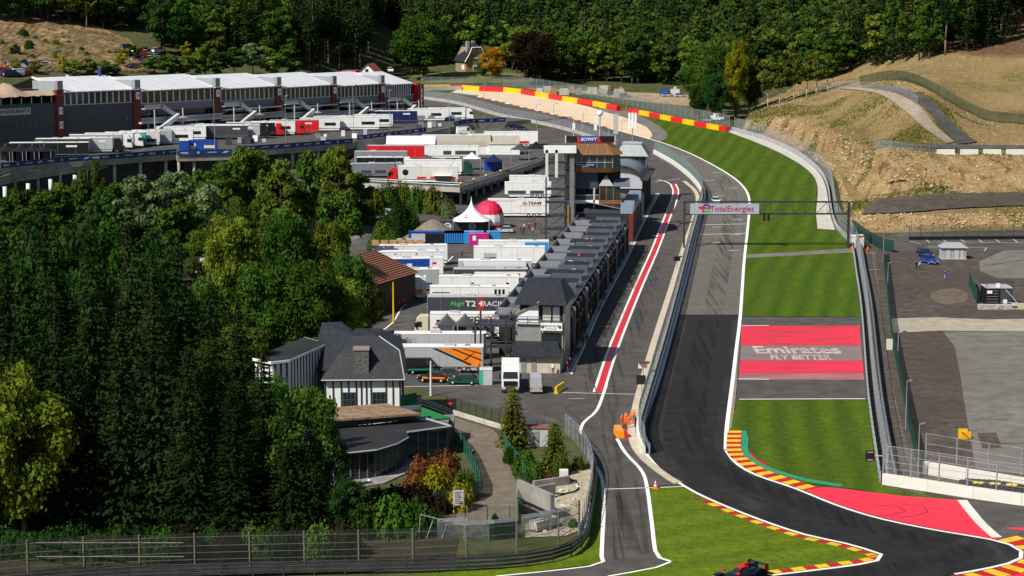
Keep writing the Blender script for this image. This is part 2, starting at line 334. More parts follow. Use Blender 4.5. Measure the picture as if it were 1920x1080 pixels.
def turf_mat(name, ang, c1, c2, c3, wscale=0.42):
    m, nt, b = _mat(name); b.inputs['Roughness'].default_value = 0.85; b.inputs['Specular IOR Level'].default_value = 0.15
    co = nt.nodes.new('ShaderNodeNewGeometry').outputs['Position']; mp = nt.nodes.new('ShaderNodeMapping'); mp.inputs['Rotation'].default_value = (0, 0, ang)
    nt.links.new(co, mp.inputs[0]); w = nt.nodes.new('ShaderNodeTexWave'); w.inputs['Scale'].default_value = wscale; w.inputs['Distortion'].default_value = 2.6; w.inputs['Detail'].default_value = 3; w.inputs['Detail Scale'].default_value = 0.25
    nt.links.new(mp.outputs[0], w.inputs[0])
    m1 = nt.nodes.new('ShaderNodeMix'); m1.data_type = 'RGBA'; m1.inputs[6].default_value = (*c1, 1); m1.inputs[7].default_value = (*c2, 1); nt.links.new(w.outputs[1], m1.inputs[0])
    n = nt.nodes.new('ShaderNodeTexNoise'); n.inputs['Scale'].default_value = 0.09; n.inputs['Detail'].default_value = 7; nt.links.new(co, n.inputs['Vector'])
    r = nt.nodes.new('ShaderNodeMapRange'); r.inputs[1].default_value = 0.42; r.inputs[2].default_value = 0.7; nt.links.new(n.outputs[0], r.inputs[0])
    m2 = nt.nodes.new('ShaderNodeMix'); m2.data_type = 'RGBA'; nt.links.new(r.outputs[0], m2.inputs[0]); nt.links.new(m1.outputs[2], m2.inputs[6]); m2.inputs[7].default_value = (*c3, 1)
    n4 = nt.nodes.new('ShaderNodeTexNoise'); n4.inputs['Scale'].default_value = 0.9; n4.inputs['Detail'].default_value = 9; n4.inputs['Roughness'].default_value = 0.75; nt.links.new(co, n4.inputs['Vector']); r4 = nt.nodes.new('ShaderNodeMapRange'); r4.inputs[1].default_value = 0.3; r4.inputs[2].default_value = 0.7; r4.inputs[3].default_value = 0.55; r4.inputs[4].default_value = 1.45; nt.links.new(n4.outputs[0], r4.inputs[0]); hv = nt.nodes.new('ShaderNodeHueSaturation'); nt.links.new(r4.outputs[0], hv.inputs['Value']); nt.links.new(m2.outputs[2], hv.inputs['Color'])
    nt.links.new(hv.outputs[0], b.inputs['Base Color'])
    n3 = nt.nodes.new('ShaderNodeTexNoise'); n3.inputs['Scale'].default_value = 2.5; n3.inputs['Detail'].default_value = 6; nt.links.new(co, n3.inputs['Vector'])
    bp = nt.nodes.new('ShaderNodeBump'); bp.inputs['Strength'].default_value = 0.5; bp.inputs['Distance'].default_value = 0.4; nt.links.new(n3.outputs[0], bp.inputs['Height']); nt.links.new(bp.outputs[0], b.inputs['Normal'])
    return m
turf_a = turf_mat('mown_turf', R(6), (0.036, 0.076, 0.002), (0.070, 0.12, 0.003), (0.055, 0.084, 0.003), 0.075)
turf_b = turf_mat('striped_turf', R(12), (0.038, 0.080, 0.002), (0.064, 0.116, 0.003), (0.054, 0.086, 0.003), 0.07)
turf_c = turf_mat('verge_turf', R(60), (0.072, 0.122, 0.003), (0.104, 0.155, 0.005), (0.086, 0.12, 0.005), 0.06)
line_w = mat('road_line_white', (0.78, 0.77, 0.74), 0.7, var=0.08, scale=0.7, world_co=True)
def worn(name, col, under, amount=0.55):
    m, nt, b = _mat(name); b.inputs['Roughness'].default_value = 0.75
    co = nt.nodes.new('ShaderNodeNewGeometry').outputs['Position']; mp = nt.nodes.new('ShaderNodeMapping'); mp.inputs['Scale'].default_value = (0.12, 0.5, 1); mp.inputs['Rotation'].default_value = (0, 0, R(-30)); nt.links.new(co, mp.inputs[0])
    n = nt.nodes.new('ShaderNodeTexNoise'); n.inputs['Scale'].default_value = 1.0; n.inputs['Detail'].default_value = 8; n.inputs['Roughness'].default_value = 0.7; nt.links.new(mp.outputs[0], n.inputs['Vector'])
    r = nt.nodes.new('ShaderNodeMapRange'); r.inputs[1].default_value = amount; r.inputs[2].default_value = amount + 0.22; r.inputs[4].default_value = 0.85; nt.links.new(n.outputs[0], r.inputs[0])
    mx = nt.nodes.new('ShaderNodeMix'); mx.data_type = 'RGBA'; nt.links.new(r.outputs[0], mx.inputs[0]); mx.inputs[6].default_value = (*col, 1); mx.inputs[7].default_value = (*under, 1); nt.links.new(mx.outputs[2], b.inputs['Base Color']); return m
runoff_red = worn('runoff_red', (0.72, 0.022, 0.055), (0.16, 0.02, 0.03), 0.58); runoff_red2 = worn('worn_runoff_red', (0.66, 0.022, 0.055), (0.32, 0.03, 0.045), 0.46)
faded_grey = worn('faded_runoff_paint', (0.20, 0.145, 0.145), (0.085, 0.07, 0.072), 0.5); faded_pink = worn('faded_pink_paint', (0.36, 0.13, 0.15), (0.16, 0.08, 0.085), 0.45)
kerb_r = mat('kerb_red', (0.42, 0.012, 0.012), 0.6, var=0.18, scale=0.8, world_co=True); kerb_y = mat('kerb_yellow', (0.72, 0.44, 0.015), 0.6, var=0.12, scale=0.8, world_co=True); kerb_g = mat('kerb_green', (0.02, 0.24, 0.13), 0.6, var=0.1, scale=1, world_co=True); kerb_w = mat('kerb_white', (0.75, 0.74, 0.70), 0.6, var=0.1, scale=1, world_co=True)
# ------------------------------------------------------------------ big sheets, low to high
gsheet('paddock_ground', [(520, 330), (760, 262), (960, 236), (1238, 262), (1330, 330), (1300, 480), (1215, 780), (1200, 860), (1120, 885), (1092, 850), (1085, 800), (1000, 800), (842, 745), (760, 720), (560, 680), (560, 470)], asph_pad, 0.0)
gsheet('car_park_ground', [(1585, 440), (1640, 432), (1990, 426), (2150, 1120), (1880, 960), (1650, 900), (1630, 700), (1612, 540)], asph_park, 0.0)
# pit lane and its exit road
pit_l = [(1236, 345), (1222, 385), (1198, 440), (1168, 495), (1123, 582), (1090, 650), (1070, 690), (1058, 706)]
pit_r = [(1297, 356), (1302, 380), (1290, 425), (1278, 460), (1252, 545), (1222, 640), (1199, 720), (1184, 775), (1179, 806)]
gsheet('pit_lane', cr([(1232, 300), (1262, 318), (1290, 335)], 4) + cr(pit_r, 4) + cr([(1187, 836), (1206, 862), (1240, 892), (1262, 908)], 4) + [(1213, 913), (1222, 980), (1230, 1037), (1258, 1053), (1140, 1080), (900, 1120), (700, 1110), (930, 1081), (1122, 1059), (1130, 1050), (1131, 953), (1129, 900), (1118, 875), (1105, 862), (1088, 845), (1089, 800), (985, 770), (985, 710), (1058, 706)] + cr(list(reversed(pit_l)), 4), asph_pit, 0.010)
# grass areas
gsheet('infield_grass', cr([(1213, 913), (1222, 980), (1230, 1037), (1240, 1048), (1258, 1053)], 4) + [(1140, 1082), (1000, 1110), (1300, 1120), (1460, 1078)] + cr([(1580, 1062), (1640, 1052), (1652, 1043), (1632, 1034), (1560, 1016), (1420, 976), (1327, 938), (1282, 916)], 4), turf_c, 0.016)
gsheet('verge_grass', [(1133, 885), (1128, 930), (1132, 1040), (1128, 1056), (930, 1081), (640, 1120), (540, 1100), (760, 1080), (960, 1060), (1080, 1035), (1105, 1000), (1112, 930), (1118, 880)], turf_c, 0.012)
gsheet('trackside_grass', cr([(1222, 219), (1240, 262), (1313, 297), (1360, 323), (1392, 347), (1405, 372), (1403, 427), (1396, 493), (1389, 593)], 4) + [(1614, 594), (1606, 520), (1594, 462), (1572, 436), (1530, 428), (1528, 400), (1532, 350), (1518, 322), (1480, 296), (1430, 272), (1370, 246), (1300, 233)], turf_b, 0.014)
gsheet('trackside_lawn', cr([(1386, 748), (1364, 806), (1362, 847), (1382, 868)], 4) + [(1422, 884), (1495, 905), (1590, 915), (1660, 928), (1760, 935), (1790, 938), (1655, 915), (1642, 880), (1626, 748)], turf_a, 0.014)
gsheet('access_strip', [(1398, 484), (1398, 477), (1594, 466), (1598, 473)], asph_pale, 0.020)
gsheet('gravel_strip', cr([(1370, 244), (1432, 262), (1490, 288), (1530, 318), (1548, 350), (1556, 400), (1566, 431)], 4) + [(1533, 429)] + cr([(1530, 400), (1533, 350), (1518, 322), (1480, 296), (1430, 272), (1362, 246)], 4), palegravel, 0.018)
gsheet('runoff_asphalt', [(1389, 594), (1614, 595), (1626, 748), (1386, 749), (1378, 720)], asph_pit, 0.012)
gsheet('gravel_trap', cr([(862, 166), (960, 172), (1060, 190), (1140, 210), (1200, 232), (1226, 250), (1215, 262)], 4) + cr([(1160, 246), (1140, 240), (1007, 207), (887, 179), (845, 174)], 4), sand, 0.014)
gsheet('service_road', cr([(1130, 196), (1190, 212), (1238, 238), (1252, 256), (1236, 266)], 4) + cr([(1215, 264), (1222, 250), (1195, 228), (1120, 206)], 4), asph_pale, 0.020)
gsheet('works_yard', [(985, 165), (1060, 168), (1310, 178), (1325, 190), (1300, 200), (1200, 190), (1100, 176), (1000, 168)], dirt, 0.012)
# race track
trk_r = [(793, 172), (845, 176), (887, 179), (1007, 207), (1140, 240), (1233, 265), (1280, 282), (1313, 297), (1360, 323), (1391, 347), (1405, 375), (1402, 427), (1395, 493), (1388, 593), (1380, 660), (1373, 720), (1363, 800), (1361, 845)]
trk_r2 = [(1361, 845), (1381, 870), (1420, 892), (1493, 917), (1567, 947), (1647, 972), (1747, 993), (1863, 1013), (1905, 1027), (1917, 1040), (1903, 1053), (1847, 1067), (1790, 1077)]
trk_l2 = [(1203, 830), (1213, 853), (1240, 883), (1280, 910), (1327, 935), (1420, 973), (1507, 1002), (1580, 1018), (1633, 1033), (1656, 1043), (1640, 1053), (1580, 1063), (1447, 1079)]
trk_l = [(793, 198), (860, 202), (940, 222), (1007, 234), (1073, 250), (1160, 276), (1237, 298), (1280, 322), (1313, 350), (1322, 366), (1315, 403), (1300, 470), (1280, 550), (1256, 640), (1233, 720), (1207, 793), (1203, 830)]
upper = cr(trk_r[:14], 5); lower_r = cr(trk_r[13:], 5)
gsheet('start_straight', cr(trk_r[5:14], 5) + list(reversed(cr(trk_l[6:14], 5) + [(1267, 593)])), asph_old, 0.024)
gsheet('hairpin_exit', cr(trk_r[:6], 5) + list(reversed(cr(trk_l[:7], 5))), asph_far, 0.024)
gsheet('race_track', [(1388, 590)] + lower_r + cr(trk_r2, 6)[1:] + [(1500, 1125), (900, 1250), (300, 1300), (500, 1150), (1100, 1110)] + list(reversed(cr(trk_l2, 6))) + [(1207, 793), (1233, 720), (1256, 640), (1268, 590)], asph_new, 0.028)
# painted run-off
gsheet('painted_runoff', [(1390, 611), (1611, 611), (1614, 648), (1389, 648)], runoff_red2, 0.018); gsheet('painted_runoff', [(1388, 676), (1617, 676), (1619, 700), (1386, 700)], runoff_red2, 0.018)
gsheet('faded_runoff', [(1389, 648.3), (1614, 648.3), (1617, 675.7), (1388, 675.7)], faded_grey, 0.018); gsheet('faded_runoff', [(1386, 700.3), (1619, 700.3), (1620, 712), (1386, 712)], faded_pink, 0.018)
gsheet('red_runoff', cr([(1498, 915), (1567, 944), (1647, 969), (1747, 990), (1868, 1012)], 5) + [(1872, 1011), (1840, 985), (1815, 955), (1805, 938), (1700, 931), (1600, 919), (1560, 914)], runoff_red, 0.020)
gsheet('outer_runoff', [(1806, 938), (1990, 960), (2050, 1150), (1910, 1060), (1905, 1040), (1872, 1011), (1840, 985)], asph_pad, 0.012)
gsheet('outer_runoff_paint', [(1886, 989), (1990, 992), (1990, 1001), (1898, 993)], runoff_red, 0.022); gsheet('outer_runoff_paint', [(1800, 1080), (1917, 1066), (1990, 1062), (1990, 1120), (1700, 1120)], runoff_red, 0.022)
# writing on the run-off, worn white letters read from the camera
def ground_text(body, u, v, wpx, hpx, name='runoff_lettering', m=None, ital=0.0, dz=0.024):
    c = G(u, v); s = px(c); a = G(u - wpx / 2, v); b = G(u + wpx / 2, v); t = G(u, v - hpx / 2); q = G(u, v + hpx / 2)
    me = text_mesh(body, 1.0, m or line_w, ital, bold=0.03, ext=0.0).copy()
    co = np.array([v_.co[:] for v_ in me.vertices]); w = np.ptp(co[:, 0]); h = np.ptp(co[:, 2]); cx = co[:, 0].mean() * 0 + (co[:, 0].max() + co[:, 0].min()) / 2; cz = (co[:, 2].max() + co[:, 2].min()) / 2
    W = (b - a).length; H = (t - q).length
    for v_ in me.vertices: x, _, z = v_.co; v_.co = ((x - cx) / w * W, (z - cz) / h * H, 0)
    o = obj(name, me, None, (c.x, c.y, hp(c.y) + dz), math.atan2(b.y - a.y, b.x - a.x)); o['kind'] = 'structure'; return o
fade_w = worn('faded_white_paint', (0.50, 0.42, 0.42), (0.20, 0.145, 0.145), 0.44)
ground_text('Emirates', 1494, 656, 160, 14, m=fade_w); ground_text('FLY BETTER', 1500, 670, 114, 9, m=fade_w, ital=0.25)
# right-hand yard surfaces
gsheet('gravel_verge', [(1598, 462), (1640, 470), (1650, 560), (1668, 700), (1712, 880), (1735, 930), (1655, 905), (1640, 800), (1622, 640), (1610, 540)], ground_mat('stony_verge', [(0.115, 0.097, 0.083), (0.16, 0.138, 0.118), (0.08, 0.068, 0.058)], [0.2, 1.2], bump=0.6, bscale=3), 0.006)
gsheet('dirt_track', [(1672, 597), (1760, 595), (1850, 599), (1990, 597), (1990, 622), (1760, 620), (1672, 624)], ground_mat('pale_dirt_track', [(0.36, 0.31, 0.24), (0.43, 0.39, 0.33), (0.30, 0.25, 0.19)], [0.08, 0.4], bump=0.3, stretch=(0.25, 1, 1)), 0.010)
gsheet('pale_yard', [(1768, 622), (1990, 622), (2020, 900), (1830, 880), (1812, 780), (1800, 700), (1790, 650)], asph_pale, 0.014)
gsheet('pale_yard', [(1836, 490), (1880, 470), (1990, 466), (1990, 522), (1870, 522), (1838, 508)], asph_pale, 0.010)
gsheet('worn_patch', [(1832, 812), (1868, 811), (1878, 840), (1842, 841)], asph_park, 0.018)
gsheet('parking_ground', [(1600, 452), (1700, 437), (1990, 436), (1990, 466), (1850, 470), (1660, 470)], asph_pad, 0.006)
gsheet('dirt_patch', cr([(1745, 548), (1790, 540), (1815, 552), (1808, 566), (1770, 570), (1748, 560), (1745, 548)], 3)[:-1], ground_mat('dusty_patch', [(0.12, 0.094, 0.073), (0.085, 0.067, 0.054), (0.155, 0.122, 0.095)], [0.2, 0.8], bump=0.3), 0.008)
# footpath, terrace and yard on the left
gsheet('footpath', cr([(842, 778), (880, 792), (925, 806), (938, 828), (945, 852), (962, 890), (972, 925), (972, 985)], 3) + [(850, 985), (862, 950)] + cr([(878, 940), (903, 925), (905, 900), (892, 860), (868, 835), (842, 820)], 3), path_m, 0.006)
gsheet('left_road', [(640, 378), (700, 372), (790, 378), (790, 392), (700, 395), (690, 440), (640, 460), (600, 440)], asph_pale, 0.012)
# ------------------------------------------------------------------ painted lines
def lines(specs, name, dz, m=line_w):
    for uv, w, n in specs:
        mb = MB(); ribbon(mb, resample(gpath(uv, n), 2.5), w, dz); o = mb.build(name, m); o['kind'] = 'structure'
lines([(trk_r[4:14] + trk_r[14:], 0.55, 5), (trk_r2, 0.42, 6), (trk_l[7:], 0.5, 5), (trk_l2, 0.42, 6)], 'track_edge_line', 0.040)
lines([([(1137, 722), (1120, 768), (1100, 787), (1090, 800), (1088, 825)], 0.42, 5), ([(1118, 875), (1129, 900), (1132, 953), (1128, 1040), (1131, 1053)], 0.42, 5), ([(1133, 1053), (1120, 1060), (1040, 1070), (930, 1081)], 0.3, 4),
       ([(1157, 823), (1173, 850), (1203, 883), (1213, 913), (1222, 980), (1229, 1035), (1240, 1048), (1257, 1053)], 0.42, 5), ([(1257, 1054), (1233, 1064), (1140, 1081)], 0.3, 4), ([(1128, 918), (1282, 913)], 0.22, 1),
       ([(1040, 736), (1197, 740)], 0.18, 1), ([(1066, 748), (1094, 748)], 0.12, 1), ([(1386, 611), (1443, 610.5)], 0.35, 1), ([(1384, 711), (1442, 711.5)], 0.35, 1), ([(1386, 749), (1625, 748)], 0.35, 1)], 'painted_line', 0.042)
# grid slots
specs = []
for i in range(14):
    t = i / 13.0; v = 280 + t * 190
    pr = np.interp(v, [265, 282, 297, 323, 347, 375, 427, 493], [1233, 1280, 1313, 1360, 1391, 1405, 1402, 1395]); pl = np.interp(v, [298, 322, 350, 366, 403, 470], [1237, 1280, 1313, 1322, 1315, 1300]) if v > 298 else 1215
    f = 0.68 if i % 2 else 0.28; w = pr - pl; specs.append(([(pl + w * f, v), (pl + w * (f + 0.2), v - 0.4)], 0.25, 1))
specs += [([(1311, 422), (1399, 420)], 0.3, 1), ([(1306, 440), (1398, 438)], 0.3, 1)]
lines(specs, 'grid_line', 0.040)
red_c = [(1262, 345), (1267, 358), (1264, 375), (1253, 403), (1227, 470), (1193, 547), (1150, 653), (1123, 735)]
lines([(red_c, 1.75, 5)], 'pit_lane_line', 0.018); lines([(red_c, 1.0, 5)], 'pit_lane_line', 0.026, red)
lines([([(1234, 337), (1250, 341), (1262, 349)], 0.4, 4), ([(1228, 341), (1276, 335)], 0.2, 1)], 'pit_lane_line', 0.020)
for k in range(9):   # pit box marks
    t = k / 8; v = 470 + t * 190; u = np.interp(v, [440, 495, 582, 650, 690], [1198, 1168, 1123, 1090, 1070]) + 16; lines([([(u, v), (u + 26 + 6 * t, v + 0.3)], 0.1, 1)], 'pit_box_line', 0.020)
strip = mat('gutter_concrete', (0.34, 0.33, 0.31), 0.8, var=0.15, scale=0.5, world_co=True)
lines([([(1233, 362), (1200, 425), (1173, 483), (1123, 577), (1096, 640), (1066, 700)], 0.9, 5)], 'pit_gutter', 0.018, strip)
lines([([(1236, 363), (1203, 426), (1177, 484), (1127, 579), (1100, 641), (1071, 702)], 0.22, 5)], 'pit_gutter_line', 0.024, line_w)
kerbstone = mat('pale_kerbstone', (0.46, 0.40, 0.31), 0.8, var=0.15, scale=0.8, world_co=True)
mb = MB(); mb.sweep(resample(gpath([(1283, 340), (1303, 358), (1308, 380), (1296, 425), (1284, 458), (1257, 545), (1227, 640), (1204, 718), (1191, 768), (1184, 806), (1190, 836), (1210, 862), (1245, 890), (1272, 906)], 5), 3), [(-0.5, -0.05), (-0.5, 0.08), (-0.4, 0.1), (0.5, 0.1), (0.5, -0.05)])
tag(mb.build('pit_wall_kerb', kerbstone), kind='structure')
# car park bays and small marks
specs = []
for k in range(7):
    u = 1742 + k * 33; specs.append(([(u - 10, 447), (u + 2, 455)], 0.14, 1))
specs += [([(1740, 463), (1850, 464), (1846, 470)], 0.14, 1), ([(1760, 454), (1920, 455)], 0.12, 1), ([(1705, 452), (1728, 458)], 0.12, 1), ([(1600, 476), (1646, 475)], 0.15, 1), ([(1615, 506), (1650, 505)], 0.15, 1), ([(1840, 500), (1920, 487)], 0.5, 1)]
lines(specs[:-1], 'parking_line', 0.020); lines(specs[-1:], 'tar_seam', 0.020, asph_park); lines([([(1840, 832), (1990, 830)], 0.35, 1)], 'tar_seam', 0.026, asph_park)
lines([([(1866, 786), (1880, 790), (1900, 789)], 0.4, 3)], 'tar_seam', 0.026, asph_park)
lines([([(655, 632), (700, 628), (735, 606), (752, 580), (790, 540), (850, 480)], 0.25, 4), ([(700, 727), (770, 725), (900, 722)], 0.2, 1)], 'paddock_line', 0.012)
# skid marks
skid = mat('rubber_mark', (0.03, 0.028, 0.027), 0.8, var=0.3, scale=0.6, world_co=True)
random.seed(4)
for uv in ([(1056, 862 - 100), (1090, 790), (1150, 830), (1168, 836)], [(1098, 715), (1104, 745)], [(1112, 712), (1122, 750)], [(1040, 780), (1075, 805), (1120, 840)], [(1130, 560), (1160, 530)], [(1140, 590), (1172, 545), (1180, 500)], [(1230, 380), (1215, 420), (1190, 470)], [(1480, 945), (1530, 960), (1555, 957)]):
    lines([(uv, 0.16, 5)], 'tyre_mark', 0.022, skid)
for uv in ([(1640, 948), (1690, 950), (1700, 958), (1672, 966), (1640, 968)], [(1690, 945), (1735, 950), (1740, 960), (1715, 968), (1690, 970)]): lines([(uv, 0.13, 5)], 'tyre_mark', 0.032, skid)
# ------------------------------------------------------------------ kerbs: every coloured block is a piece
def kerb(label, path, w, step, mats, h=0.06, side=1, dz=0.044, green_w=0.0):
    t = thing('kerb', label, 'kerb', (path[0].x, path[0].y, hp(path[0].y))); org = Vector(t.location); P = resample(path, step)
    for i in range(len(P) - 1):
        a, b = P[i], P[i + 1]; d = Vector((b.x - a.x, b.y - a.y, 0)).normalized(); r = Vector((d.y, -d.x, 0)) * side
        za, zb = hp(a.y) + dz, hp(b.y) + dz; mb = MB()
        A = Vector((a.x, a.y, za)) - org; B = Vector((b.x, b.y, zb)) - org; A2 = A + r * w + Vector((0, 0, h)); B2 = B + r * w + Vector((0, 0, h)); D = Vector((0, 0, -0.1))
        vs = [A, B, B2, A2, A + D, B + D, B2 + D, A2 + D]; fs = [(0, 1, 2, 3), (0, 4, 5, 1), (2, 6, 7, 3), (1, 5, 6, 2), (3, 7, 4, 0)]
        if side > 0: fs = [tuple(reversed(f)) for f in fs]
        mb.add(vs, fs); mb.build('kerb_block', mats[i % len(mats)], t)
    return t
kerb('red and yellow kerb on the left side of the grass triangle, curling round its tip', gpath([(1327, 938), (1420, 976), (1507, 1005), (1580, 1021), (1630, 1036), (1649, 1043), (1636, 1051), (1580, 1060), (1450, 1076)], 6), 0.9, 1.35, [kerb_r, kerb_y], side=1, dz=0.03)
kerb('broad red and yellow striped kerb with green edging at the start of the bend', gpath([(1364, 808), (1363, 847), (1383, 868), (1422, 889), (1495, 914), (1510, 919)], 6), 1.8, 1.25, [kerb_y, kerb_r], side=-1)
kerb('green strip behind the broad striped kerb beside the lawn', gpath([(1386, 808), (1391, 824), (1390, 846), (1402, 862), (1432, 879), (1500, 900), (1575, 913)], 6), 0.85, 3.0, [kerb_g], side=-1, dz=0.03)
kerb('short red strip next to the green kerb edging', gpath([(1402, 848), (1412, 862), (1436, 872)], 5), 0.5, 3.0, [kerb_r], side=-1, dz=0.02)
kerb('red and yellow striped kerb on the outside of the corner at the right edge', gpath([(1872, 1013), (1908, 1026), (1921, 1040), (1907, 1054), (1850, 1069), (1790, 1080), (1650, 1105)], 6), 2.6, 1.25, [kerb_y, kerb_r], side=-1)
kerb('thin red and white kerb along the gravel trap at the hairpin', gpath([(887, 180), (1007, 208), (1140, 240)], 5), 1.0, 3.0, [kerb_r, kerb_w, kerb_r, kerb_y], side=-1)
lines([([(1804, 938), (1818, 956), (1842, 984), (1873, 1011)], 1.1, 5)], 'concrete_edge', 0.03, wconcrete)
lines([([(800, 176), (880, 178), (895, 180)], 1.8, 3)], 'green_runoff', 0.03, kerb_g)
lines([([(1388, 597), (1380, 680), (1376, 745), (1367, 806)], 0.5, 4)], 'drain_strip', 0.022, mat('drain', (0.25, 0.19, 0.15), 0.9, var=0.2, scale=0.6, world_co=True))
# ------------------------------------------------------------------ the quarried hill on the right
def hill():
    A = [(1385, 248), (1460, 270), (1520, 297), (1564, 332), (1578, 380), (1600, 428), (1660, 436), (1760, 434), (1850, 432), (2000, 430)]
    a = [G(u, v) for u, v in A]; Y = [p.y for p in a]
    rows = [a]
    def row(pts, add): rows.append([Yp(u, v, Y[i] + (add[i] if hasattr(add, '__len__') else add)) for i, (u, v) in enumerate(pts)])
    row([(1390, 243), (1465, 262), (1524, 286), (1568, 316), (1586, 360), (1612, 402), (1668, 404), (1760, 402), (1850, 398), (2000, 394)], 5)
    row([(1394, 238), (1468, 254), (1527, 275), (1571, 302), (1598, 345), (1632, 374), (1685, 374), (1760, 372), (1850, 368), (2000, 364)], [7, 8, 8, 9, 16, 20, 22, 23, 24, 26])
    row([(1396, 232), (1469, 240), (1529, 258), (1573, 280), (1612, 310), (1655, 330), (1705, 340), (1765, 345), (1850, 342), (2000, 338)], [9, 10, 10, 12, 22, 27, 29, 30, 31, 33])
    row([(1399, 224), (1470, 223), (1530, 240), (1571, 257), (1606, 277), (1648, 280), (1705, 285), (1762, 291), (1850, 291), (2000, 290)], [12, 13, 14, 17, 30, 38, 41, 43, 44, 46])
    row([(1406, 212), (1480, 203), (1544, 216), (1594, 232), (1642, 255), (1690, 264), (1740, 270), (1800, 277), (1870, 278), (2000, 278)], [30, 32, 36, 40, 48, 56, 58, 60, 62, 64])
    row([(1413, 203), (1487, 182), (1557, 168), (1613, 163), (1662, 172), (1712, 184), (1762, 208), (1802, 232), (1870, 250), (2000, 256)], [60, 66, 80, 90, 95, 95, 90, 84, 80, 78])
    row([(1425, 195), (1500, 172), (1570, 160), (1622, 154), (1682, 152), (1735, 164), (1790, 196), (1850, 225), (1900, 231), (2000, 232)], [75, 85, 95, 105, 112, 112, 108, 100, 96, 95])
    row([(1440, 180), (1510, 160), (1580, 148), (1640, 138), (1700, 126), (1750, 117), (1800, 106), (1850, 95), (1922, 80), (2010, 64)], [150, 160, 170, 180, 190, 195, 200, 205, 210, 215])
    last = rows[-1]; rows.append([Vector((p.x * 1.25, p.y + 170, p.z + 14)) for p in last])
    # subdivide both ways
    Rw = [np.array([tuple(p) for p in r]) for r in rows]
    fine = [np.array(cr(r, 12)) for r in Rw]
    grid = []
    for i in range(len(fine) - 1):
        n = 8
        for k in range(n): grid.append(fine[i] * (1 - k / n) + fine[i + 1] * (k / n))
    grid.append(fine[-1]); Gd = np.array(grid)
    rng = np.random.default_rng(3); ni, nj = Gd.shape[:2]
    from mathutils import noise
    for i in range(2, ni - 1):
        seg = i / 8.0
        amp = 2.6 if 1.9 < seg < 4.0 else (1.2 if 0.3 < seg < 1.1 else 0.5)
        for j in range(nj):
            p = Vector(Gd[i, j]); n1 = noise.noise(p * 0.11); n2 = noise.noise(p * 0.33); n3 = noise.noise(p * 0.8)
            Gd[i, j, 1] += amp * (n1 * 1.6 + n2 * 1.0 + n3 * 0.6); Gd[i, j, 2] += amp * (n1 * 0.5 + n2 * 0.5 + n3 * 0.4)
    vs = Gd.reshape(-1, 3).tolist(); fs = []; mi = []
    for i in range(ni - 1):
        for j in range(nj - 1): fs.append((i * nj + j, i * nj + j + 1, (i + 1) * nj + j + 1, (i + 1) * nj + j)); mi.append(0)
    me = bpy.data.meshes.new('hill'); me.from_pydata(vs, [], fs); at_ = me.attributes.new('rock', 'FLOAT', 'POINT'); at_.data.foreach_set('value', [float(np.interp(i / 8.0, [0, 0.2, 0.5, 1.0, 1.15, 1.9, 2.1, 3.7, 4.2, 5], [0.2, 0.6, 0.75, 0.6, 0.15, 0.2, 1, 1, 0.45, 0.0])) for i in range(ni) for j in range(nj)])
    # rock on steep faces, dry straw-green grass on gentle ones
    m, nt, b = _mat('hill_surface'); b.inputs['Roughness'].default_value = 0.95; b.inputs['Specular IOR Level'].default_value = 0.1
    g = nt.nodes.new('ShaderNodeNewGeometry')
    def nz(scale, det=9, co=None, rough=0.7):
        n = nt.nodes.new('ShaderNodeTexNoise'); n.inputs['Scale'].default_value = scale; n.inputs['Detail'].default_value = det; n.inputs['Roughness'].default_value = rough
        nt.links.new(co or g.outputs['Position'], n.inputs['Vector']); return n.outputs[0]
    def ramp(src, stops):
        r = nt.nodes.new('ShaderNodeValToRGB'); e = r.color_ramp.elements
        while len(e) < len(stops): e.new(0.5)
        for q, (p_, c) in zip(e, stops): q.position = p_; q.color = (*c, 1)
        nt.links.new(src, r.inputs[0]); return r.outputs[0]
    def mix(f, c1, c2):
        x = nt.nodes.new('ShaderNodeMix'); x.data_type = 'RGBA'; nt.links.new(f, x.inputs[0]); nt.links.new(c1, x.inputs[6]); nt.links.new(c2, x.inputs[7]); return x.outputs[2]
    straw = ramp(nz(0.05), [(0.31, (0.10, 0.12, 0.02)), (0.40, (0.20, 0.165, 0.05)), (0.47, (0.36, 0.25, 0.105)), (0.66, (0.46, 0.335, 0.165))])
    straw2 = ramp(nz(0.6), [(0.35, (0.19, 0.145, 0.06)), (0.6, (0.40, 0.295, 0.145))]); hf = nt.nodes.new('ShaderNodeValue'); hf.outputs[0].default_value = 0.4; straw = mix(hf.outputs[0], straw, straw2)
    mp = nt.nodes.new('ShaderNodeMapping'); mp.inputs['Scale'].default_value = (0.5, 0.4, 0.16); mp.inputs['Rotation'].default_value = (0.0, 0.5, 0); nt.links.new(g.outputs['Position'], mp.inputs[0])
    rock = ramp(nz(0.55, 10, mp.outputs[0], 0.75), [(0.30, (0.05, 0.04, 0.034)), (0.41, (0.22, 0.15, 0.08)), (0.5, (0.46, 0.30, 0.125)), (0.6, (0.52, 0.38, 0.21)), (0.72, (0.6, 0.5, 0.38))])
    sx = nt.nodes.new('ShaderNodeAttribute'); sx.attribute_name = 'rock'
    ad = nt.nodes.new('ShaderNodeMath'); ad.operation = 'ADD'; nt.links.new(sx.outputs['Fac'], ad.inputs[0]); mm = nt.nodes.new('ShaderNodeMath'); mm.operation = 'MULTIPLY'; mm.inputs[1].default_value = 1.1; nt.links.new(nz(0.16), mm.inputs[0]); nt.links.new(mm.outputs[0], ad.inputs[1])
    mr = nt.nodes.new('ShaderNodeMapRange'); mr.inputs[1].default_value = 0.95; mr.inputs[2].default_value = 1.12; nt.links.new(ad.outputs[0], mr.inputs[0])
    c = mix(mr.outputs[0], straw, rock)
